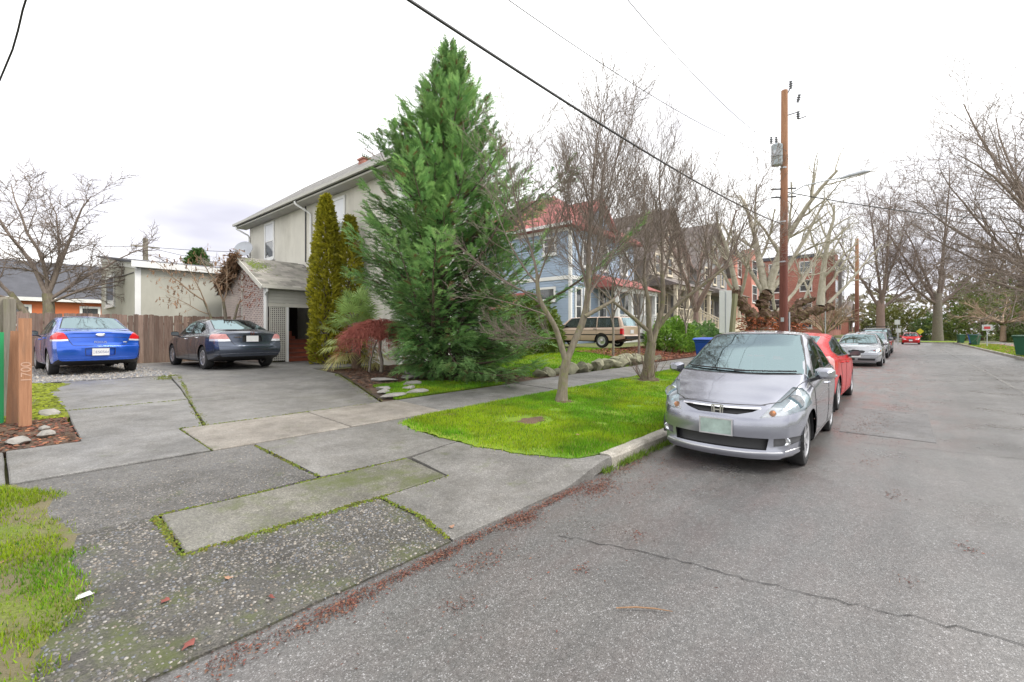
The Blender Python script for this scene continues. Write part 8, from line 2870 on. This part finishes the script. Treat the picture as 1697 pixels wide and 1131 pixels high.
PX, PY = 18.9, 3.42
def utility_pole():
    root = empty('utility_pole', (PX, PY, zf(PX, PY) - .05))
    tag(root, 'tall wooden utility pole with grey transformer and street lamp arm', 'pole')
    MB().tube([(0, 0, 0), (.02, 0, 3), (.03, -.01, 5.7), (.05, -.02, 8), (.07, -.02, 10.15)], [.145, .134, .124, .115, .105], 16).build('shaft', 'pole_wood', root, True)
    u = Vector((math.sin(R(41.07)), -math.cos(R(41.07)), 0))
    c = u * -.24 + Vector((0, 0, 7.4))
    m = Matrix.Translation(c) @ Matrix.Diagonal((.78, .78, .86, 1))
    tf = MB().lathe([(.02, 0), (.22, .02), (.235, .06), (.235, .80), (.245, .82), (.245, .86), (.18, .91), (.02, .93)], 22, m).build('transformer', 'galvanised', root, True)
    for q in (-.08, .1):
        MB().lathe([(.02, 0), (.05, .02), (.03, .05), (.055, .09), (.03, .12), (.055, .16), (.03, .2), (.045, .24), (.01, .26)], 10, Matrix.Translation(c + u * (q - .12) + Vector((0, 0, .80)))).build('bushing', 'insulator', tf, True)
    MB().box(c.x - .25, c.x - .20, c.y - .12, c.y + .12, c.z + .3, c.z + .5).build('bracket', 'metal_grey', tf)
    # insulators at the head
    ins = [(.0, 0, .0), (.055, 0, .02), (.03, 0, .06), (.065, 0, .1), (.03, 0, .14), (.065, 0, .18), (.03, 0, .22), (.055, 0, .27), (.01, 0, .29)]
    prof = [(max(a, .008), z) for a, _, z in ins]
    MB().bar(Vector((.07, 0, 10.0)) + u * .1, Vector((.07, 0, 10.25)) + u * .24, .03, .03).build('arm', 'metal_dark', root)
    MB().lathe(prof, 12, Matrix.Translation(Vector((.07, 0, 10.22)) + u * .25)).build('insulator', 'insulator', root, True)
    MB().lathe(prof, 12, Matrix.Translation(Vector((.07, 0, 9.72)) + u * .50) @ Matrix.Rotation(R(12), 4, 'X')).build('insulator', 'insulator', root, True)
    MB().bar(Vector((.07, 0, 9.25)) + u * .1, Vector((.07, 0, 9.38)) + u * .52, .03, .03).build('arm', 'metal_dark', root)
    MB().lathe(prof, 12, Matrix.Translation(Vector((.07, 0, 9.12)) + u * .52)).build('insulator', 'insulator', root, True)
    MB().bar(Vector((.07, 0, 9.12)) + u * .52, Vector((.07, 0, 9.22)) + u * .80, .03, .03).build('arm', 'metal_dark', root)
    # street lamp arm reaching over the road
    a = Vector((.03, 0, 6.25))
    e = Vector((.1, -1.75, 6.62))
    lp = MB().tube([a, a.lerp(e, .35) + Vector((0, 0, .18)), a.lerp(e, .7) + Vector((0, 0, .10)), e], [.024, .022, .02, .018], 8).build('lamp_arm', 'metal_grey', root, True)
    MB().tube([e + Vector((0, .1, -.02)), e + Vector((0, -.15, .02)), e + Vector((0, -.55, .06)), e + Vector((0, -.72, .05))], [.035, .06, .065, .02], 10).build('lamp_head', 'metal_grey', lp, True)
    for z in (2.4, 3.9, 5.35, 7.3):
        MB().tube([(.02, 0, z), (.02, 0, z + .05)], .144 - z * .0035, 14).build('strap', 'metal_grey', root)
    MB().box(-.20, -.185, -.05, .05, 1.75, 1.9).build('tag', 'metal_grey', root)
    # cable guard and conduit
    MB().tube([u * .22 + Vector((0, 0, 0)), u * .21 + Vector((0, 0, 2.1))], .03, 8).build('conduit', 'metal_grey', root, True)
    for z in (6.55, 6.25):
        MB().bar(Vector((.03, 0, z)) - u * .45, Vector((.03, 0, z + .05)) + u * .45, .05, .05).build('arm', 'metal_dark', root)
    return root
utility_pole()

def wires():
    top = (PX + .1, PY - .1, 9.9)
    def w(label, pts, r, name='overhead_wire'):
        o = MB().tube(pts, r, 5).build(name, 'wire_black', None, True)
        tag(o, label, 'wire')
    w('thick black cable sagging over the verge trees to the pole', sag((PX, PY, 5.4), (-15, 3.4, 5.35), .87, 48), .017)
    w('thin overhead wire above the thick cable', sag((PX, PY, 7.9), (-19, 4.4, 7.9), 2.34, 48), .006)
    w('thin topmost wire running to the head of the pole', sag((PX, PY - .1, 8.05), (-4.5, 3.4, 8.0), 1.25, 40), .006)
    w('black wire crossing the street from the pole to the far trees', sag((PX, PY, 6.6), (60, -12.5, 11.5), .9, 40), .02)
    w('twisted black service wire at the upper left corner', [(Vector((.64, 5.1, 6.3)).lerp(Vector((-.66, 12.8, 2.25)), t / 30) + Vector((.012 * math.sin(t * 1.3), .012 * math.cos(t * 1.3), 0))) for t in range(31)], .010)
    w('service wire from the pole to the slate house', sag((PX, PY, 6.5), (44.6, 15.0, 8.2), .8, 24), .009)
    w('service wire from the pole to the blue house', sag((PX, PY, 6.5), (23.4, 15.5, 8.0), .5, 20), .009)
    w('lower wire along the street beyond the pole', sag((PX, PY, 6.5), (80, 4.5, 8.5), 1.0, 30), .014)
wires()

def far_poles():
    o = empty('utility_pole', (8.0, 45, .5))
    tag(o, 'distant wooden pole rising above the annex roof', 'pole')
    MB().tube([(0, 0, 0), (0, 0, 8.35)], [.2, .17], 10).build('shaft', 'old_wood', o, True)
    MB().bar((-.9, 0, 7.7), (.9, 0, 7.7), .1, .1).build('crossarm', 'old_wood', o)
    for (dx, dy, dz, lab) in ((-14, 4, 8.2, 'thin wire running left off the distant pole'), (10, -18, 7.4, 'thin wire sloping from the distant pole towards the grey house'), (16, 6, 8.0, 'thin wire running right off the distant pole')):
        tag(MB().tube(sag((8, 45, 8.2), (8 + dx, 45 + dy, dz), .4, 12), .02, 4).build('overhead_wire', 'wire_black'), lab, 'wire', 'wires of the distant pole')
    o = empty('utility_pole', (57, 3.9, zf(57, 4)))
    tag(o, 'farther wooden pole down the street among the bare trees', 'pole')
    MB().tube([(0, 0, 0), (0, 0, 10.5)], [.2, .15], 10).build('shaft', 'pole_wood', o, True)
far_poles()

def leaning_post():
    o = empty('wood_post', (17.0, 4.75, zf(17, 4.75) - .05))
    tag(o, 'mossy leaning wooden post standing beside the blue bin', 'post')
    MB().bar((0, 0, 0), (.28, -.14, 2.62), .13, .13).build('shaft', 'post_wood', o)
    o = empty('sign_board', (18.2, 5.2, zf(18.2, 5.2)))
    tag(o, 'pale grey sign board seen from behind next to the leaning post', 'sign')
    u = Vector((math.sin(R(41.07)), -math.cos(R(41.07)), 0))
    MB().bar(Vector((0, 0, 0)), Vector((0, 0, 2.7)), .06, .06).build('leg', 'metal_grey', o)
    MB().bar(u * -.0 + Vector((0, 0, 1.15)), u * -.0 + Vector((0, 0, 2.75)), .03, .46, up=tuple(u)).build('panel', 'sign_white', o)
leaning_post()

def signs():
    def post_sign(name, label, x, y, h, w, hh, mat, n=1, mat2=None):
        o = empty(name, (x, y, zf(x, y)))
        tag(o, label, 'sign')
        MB().tube([(0, 0, 0), (0, 0, h)], .035, 8).build('post', 'metal_grey', o, True)
        pl = MB().box(-.05, -.038, -w / 2, w / 2, h - hh - .05, h - .05).build('panel', mat, o)
        if mat2:
            MB().box(-.054, -.0505, -w * .3, w * .3, h - hh * .75 - .05, h - hh * .3 - .05).build('marking', mat2, pl)
        return o
    post_sign('street_sign', 'green street name blade on a post behind the pole', 38.5, 4.4, 2.9, .75, .2, 'sign_green')
    post_sign('parking_sign', 'white sign on a post at the end of the parked row', 70, 1.0, 3.0, .5, .55, 'sign_white')
    post_sign('parking_sign', 'small white sign on a lower post at the end of the parked row', 74, .95, 2.0, .5, .5, 'sign_white')
    post_sign('parking_sign', 'white sign with red marking on the far verge', 62, -5.6, 2.1, .7, .55, 'sign_white', 1, 'sign_red')
    o = empty('traffic_sign', (84.5, -1.2, .2))
    tag(o, 'yellow diamond sign on the far traffic island', 'sign')
    MB().tube([(0, 0, 0), (0, 0, 1.6)], .035, 8).build('post', 'metal_grey', o, True)
    MB().prism([(0, 1.0), (.42, 1.42), (0, 1.84), (-.42, 1.42)], -.06, -.045, 'x').build('panel', 'sign_yellow', o)
    o = empty('traffic_island', (89, -3.0, 0))
    tag(o, 'round grassy island with kerb in the middle of the far crossing', 'island', kind='structure')
    MB().lathe([(.1, .25), (4.0, .2), (4.3, .16), (4.3, -.05), (.1, -.05)], 32).build('turf', 'turf', o)
    MB().lathe([(4.31, .15), (4.5, .15), (4.5, -.05), (4.31, -.05)], 32, close=True).build('kerb_ring', 'concrete_kerb', o)
signs()

# ------------------------------------------------------------------ bins
def wheelie_bin(name, label, x, y, mat, rz, s=1.0, z=None, group=None):
    o = empty(name, (x, y, (zf(x, y) if z is None else z) + .006), rz)
    tag(o, label, 'bin', group)
    mb = MB()
    vs = []
    for z_, w, d in ((0.05, .21, .24), (.55, .255, .30), (.93, .285, .345), (.96, .31, .37), (1.0, .31, .37)):
        vs.append([(-d * s, -w * s, z_ * s), (d * s, -w * s, z_ * s), (d * s, w * s, z_ * s), (-d * s, w * s, z_ * s)])
    flat = [p for r_ in vs for p in r_]
    fs = [(0, 3, 2, 1)]
    for i in range(4):
        for j in range(4):
            k = (j + 1) % 4
            fs.append((i * 4 + j, i * 4 + k, (i + 1) * 4 + k, (i + 1) * 4 + j))
    fs.append((16, 17, 18, 19))
    mb.add(flat, fs).build('body', mat, o)
    lid = MB().prism([(-.39 * s, 1.004 * s), (.40 * s, 1.004 * s), (.42 * s, 1.03 * s), (.30 * s, 1.075 * s), (-.30 * s, 1.09 * s), (-.39 * s, 1.05 * s)], -.33 * s, .33 * s, 'y')
    l = lid.build('lid', mat, o)
    MB().bar((-.42 * s, -.24 * s, .96 * s), (-.42 * s, .24 * s, .96 * s), .03 * s, .03 * s).build('handle', mat, o)
    for sg in (-1, 1):
        MB().lathe([(.01, -.03), (.10 * s, -.03), (.10 * s, .03), (.01, .03)], 16, Matrix.Translation((-.24 * s, sg * .22 * s, .105 * s)) @ Matrix.Rotation(R(90), 4, 'X')).build('wheel', 'rubber', o)
    return o
wheelie_bin('wheelie_bin', 'blue recycling bin standing on the verge behind the silver hatchback', 14.3, 4.55, 'bin_blue', R(175))
for k, (x, y, m, lab) in enumerate([(82, -5.05, 'bin_green', 'dark green bin leftmost of the far group'), (80, -4.95, 'bin_green', 'dark green bin second of the far group'), (69.5, -5.3, 'bin_blue', 'blue bin of the far group beside the evergreen'), (67.8, -5.25, 'bin_green', 'bright green bin beside the far blue bin'), (79, 2.9, 'bin_green', 'green bin at the foot of the far twin trunk tree')]):
    wheelie_bin('wheelie_bin', lab, x, y, m, R(180 + 20 * k), 1.0)
wheelie_bin('wheelie_bin', 'dark green bin at the edge of the far verge', 39.0, -5.0, 'bin_green', R(150), 1.1)

# ------------------------------------------------------------------ posts, stones and small things
def left_fence():
    f = empty('old_fence', (0, 0, 0))
    tag(f, 'old grey moss stained fence with arched top at the left edge', 'fence')
    rng = random.Random(5)
    x = -1.9
    i = 0
    while x < .10:
        t = (x + 1.9) / 2.0
        h = 1.56 + .20 * math.sin(max(0, t) * 2.6)
        MB().prism([(x, 0), (x + .135, 0), (x + .135, h - .01), (x + .07, h), (x, h - .015)], 9.42, 9.445, 'y').build('board', 'old_wood', f, loc=(0, 0, .33))
        x += .142
        i += 1
    MB().box(.12, .24, 9.35, 9.47, .3, 1.96).build('post', 'old_wood', f)
    for z in (.7, 1.55):
        MB().box(-1.9, .12, 9.446, 9.49, z, z + .09).build('rail', 'old_wood', f)
    c = [(-1.6, 1.72), (-1.0, 1.69), (-.62, 1.66), (-.36, 1.74), (-.2, 1.78), (-.1, 1.76)]
    MB().tube([(x, 9.37, z) for x, z in c], .028, 5).build('cap_trim', 'cedar_wood', f)
    MB().bar((-.12, 9.385, 1.78), (.14, 9.385, 1.10), .03, .075).build('brace', 'cedar_wood', f)
left_fence()

def orange_boards():
    o = empty('cedar_post', (.295, 8.46, zf(.27, 8.46) - .04))
    tag(o, 'tall orange cedar post with chalk numerals at the driveway corner', 'post')
    MB().box(-.058, .058, -.05, .05, 0, 1.40).build('shaft', 'cedar_wood', o)
    text_mesh('chalk_numerals', '1700', .13, 'chalk', o, (0.01, -.0525, .72), (R(90), R(-90), 0), .0008)
    o = empty('cedar_board', (.185, 8.72, zf(.1, 8.7) - .03))
    tag(o, 'shorter orange cedar board between the tall post and the green board', 'board')
    b = MB().box(-.053, .053, -.02, .02, 0, 1.22).build('plank', 'cedar_wood', o)
    o.rotation_euler = (0, R(2), 0)
    o = empty('green_board', (.02, 8.80, zf(-.1, 8.8) - .03))
    tag(o, 'green painted board at the left edge of the picture', 'board')
    MB().box(-.12, .10, -.02, .02, 0, 1.20).build('plank', 'green_board', o)
orange_boards()

def rock_mesh(rng, sx, sy, sz, mat):
    bm = bmesh.new()
    bmesh.ops.create_icosphere(bm, subdivisions=2, radius=1)
    pl = [Vector((rng.uniform(-1, 1), rng.uniform(-1, 1), rng.uniform(-1, 1))).normalized() for _ in range(11)]
    for v in bm.verts:
        for n_ in pl:
            d = v.co.dot(n_)
            if d > .58:
                v.co -= n_ * (d - .58) * .92
        v.co += Vector((rng.uniform(-.05, .05), rng.uniform(-.05, .05), rng.uniform(-.05, .05)))
        v.co = Vector((v.co.x * sx, v.co.y * sy, v.co.z * sz))
    for f in bm.faces:
        f.smooth = False
    me = bpy.data.meshes.new('rock')
    bm.to_mesh(me)
    bm.free()
    me.materials.append(M[mat])
    return me

def stones():
    rng = random.Random(8)
    # low rock edging along the neighbour's lawn
    x = 9.6
    i = 0
    while x < 17.3:
        s = rng.uniform(.16, .34)
        y = 7.30 + rng.uniform(-.05, .10)
        o = link('edging_rock', rock_mesh(rng, s * 1.25, s * .85, s * .85, 'stone_mossy'), None, (x, y, zf(x, y) + s * .35), rng.uniform(0, 6))
        tag(o, 'rough mossy rock in the low edging along the lawn beyond the conifer', 'rock', 'rocks edging the lawn')
        x += s * 1.9
        i += 1
    for (x, y, s) in ((14.6, 7.75, .3), (15.4, 7.9, .33), (16.2, 7.8, .28), (13.6, 7.62, .26)):
        o = link('edging_rock', rock_mesh(rng, s * 1.3, s, s * .7, 'stone_mossy'), None, (x, y, zf(x, y) + s * .3), rng.uniform(0, 6))
        tag(o, 'rough mossy rock in the low edging along the lawn beyond the conifer', 'rock', 'rocks edging the lawn')
    flat = [((6.05, 9.25), .36, .20, 'large flat stepping stone at the foot of the weeping tree'), ((6.70, 9.2), .27, .19, 'flat pale stepping stone beside the largest one'), ((6.15, 8.35), .30, .17, 'flat grey stepping stone in the middle of the small lawn'),
            ((5.35, 8.15), .20, .13, 'small flat stone in the lawn near the driveway edge'), ((5.75, 7.85), .17, .12, 'smallest flat stone in the lawn near the driveway'), ((5.0, 7.32), .36, .16, 'flat rough stone at the pavement corner of the driveway'), ((5.55, 7.38), .32, .15, 'flat rough stone next to the corner stone on the pavement side'), ((5.15, 7.85), .18, .12, 'flat mossy stone half sunk in grass by the driveway')]
    for (x, y), a, b, lab in flat:
        o = link('flat_stone', rock_mesh(rng, a, b, .07, 'stone'), None, (x, y, zf(x, y) + .035), rng.uniform(-.4, .4) + R(-20))
        tag(o, lab, 'stone')
    for (x, y, s, lab) in ((.56, 9.15, .11, 'grey rock behind the tall orange post'), (.22, 7.42, .11, 'pale rock at the front of the dirt patch'), (-.05, 7.5, .13, 'flat rock at the left of the dirt patch'), (.42, 7.62, .095, 'rounded grey rock at the right of the dirt patch'), (.44, 8.0, .07, 'small buff stone in front of the orange post')):
        o = link('rock', rock_mesh(rng, s * 1.3, s, s * .7, 'stone'), None, (x, y, zf(x, y) + s * .25), rng.uniform(0, 6))
        tag(o, lab, 'rock')
    # low stone slab bench in the bed
    o = empty('stone_bench', (7.25, 9.30, zf(7.25, 9.3) - .01), R(-26))
    tag(o, 'low stone slab on a block at the edge of the conifer bed', 'bench')
    MB().box(-.44, .44, -.26, .26, .10, .16).build('slab', 'slate_slab', o)
    MB().box(-.34, .34, -.16, .16, -.02, .099).build('block', 'stone', o)
stones()

def small_things():
    # twig on the road, single leaves, paper scrap
    pts = [(2.20, 1.18, .026), (2.27, 1.10, .030), (2.33, 1.02, .027), (2.37, .94, .025)]
    tag(MB().tube(pts, [.0035, .0045, .004, .002], 6).build('twig', 'twig_wood', None, True), 'short pale twig lying on the asphalt', 'twig')
    pts = [(0.86, 1.62, .024), (0.98, 1.58, .027), (1.10, 1.60, .024)]
    tag(MB().tube(pts, [.003, .004, .002], 5).build('twig', 'twig_wood', None, True), 'thin curved twig on the asphalt near the picture bottom', 'twig')
    rng = random.Random(3)
    def leaf(x, y, z, s, mat, lab):
        n = 9
        vs, fs = [(0, 0, .012 * s / .05)], []
        for i in range(n):
            a = 2 * math.pi * i / n
            r_ = s * .66 * (.55 + .45 * (i % 2)) * rng.uniform(.8, 1.15)
            vs.append((math.cos(a) * r_, math.sin(a) * r_ * .7, rng.uniform(.0, .016)))
        for i in range(n):
            fs.append((0, 1 + i, 1 + (i + 1) % n))
        o = MB().add(vs, fs).build('fallen_leaf', mat, None, loc=(x, y, z + .004), rz=rng.uniform(0, 6))
        tag(o, lab, 'leaf')
    leaf(2.29, 2.60, .025, .055, 'leaf_tan', 'pale tan leaf on the smooth apron near the litter line')
    leaf(.62, 3.02, zap(3.02), .05, 'leaf_red', 'red leaf lying among the pebbles')
    leaf(.92, 3.02, zap(3.02), .05, 'leaf_tan', 'pinkish leaf lying among the pebbles left of the mossy slab')
    leaf(.62, 2.56, .02, .06, 'leaf_red', 'crumpled red leaf at the bottom edge of the pebbled slab')
    leaf(1.02, 2.66, .03, .045, 'leaf_red', 'dark red leaf near the gutter on the pebbled slab')
    leaf(.05, 4.1, zf(0, 4.1), .05, 'leaf_tan', 'tan leaf on the worn grass at the left')
    leaf(4.95, 3.2, zf(4.95, 3.2) + .03, .05, 'leaf_tan', 'pale leaf on the verge grass near the kerb')
    o = MB().add([(-.035, -.02, 0), (.04, -.015, .003), (.03, .02, .012), (-.02, .025, .005), (.0, .0, .016)], [(0, 1, 4), (1, 2, 4), (2, 3, 4), (3, 0, 4)]).build('paper_scrap', 'paper', None, loc=(.33, 3.36, zap(3.36) + .008))
    tag(o, 'small white paper scrap beside the worn grass', 'litter')
    # satellite dish on the corner of the grey house
    d = empty('satellite_dish', (8.3, 24.2, 5.0))
    tag(d, 'pale grey satellite dish on the back corner of the grey house', 'satellite dish')
    ax = Vector((-.62, -.62, .42)).normalized()
    q = ax.to_track_quat('Z', 'Y').to_matrix().to_4x4()
    m = Matrix.Translation((-.25, -.1, .45)) @ q
    MB().lathe([(.01, .0), (.15, .015), (.30, .06), (.42, .12), (.43, .115), (.30, .045), (.15, .0), (.01, -.015)], 28, m).build('dish', 'metal_grey', d, True)
    c = m @ Vector((0, 0, .02))
    MB().tube([c, (.0, .0, .05), (.30, .1, -.25)], .028, 7).build('mast', 'metal_dark', d, True)
    e = m @ Vector((-.05, -.45, .55))
    MB().tube([m @ Vector((0, -.40, .08)), e], .015, 6).build('feed_arm', 'metal_grey', d, True)
    MB().box(e.x - .05, e.x + .05, e.y - .05, e.y + .05, e.z - .04, e.z + .04).build('feed_horn', 'metal_grey', d)
small_things()
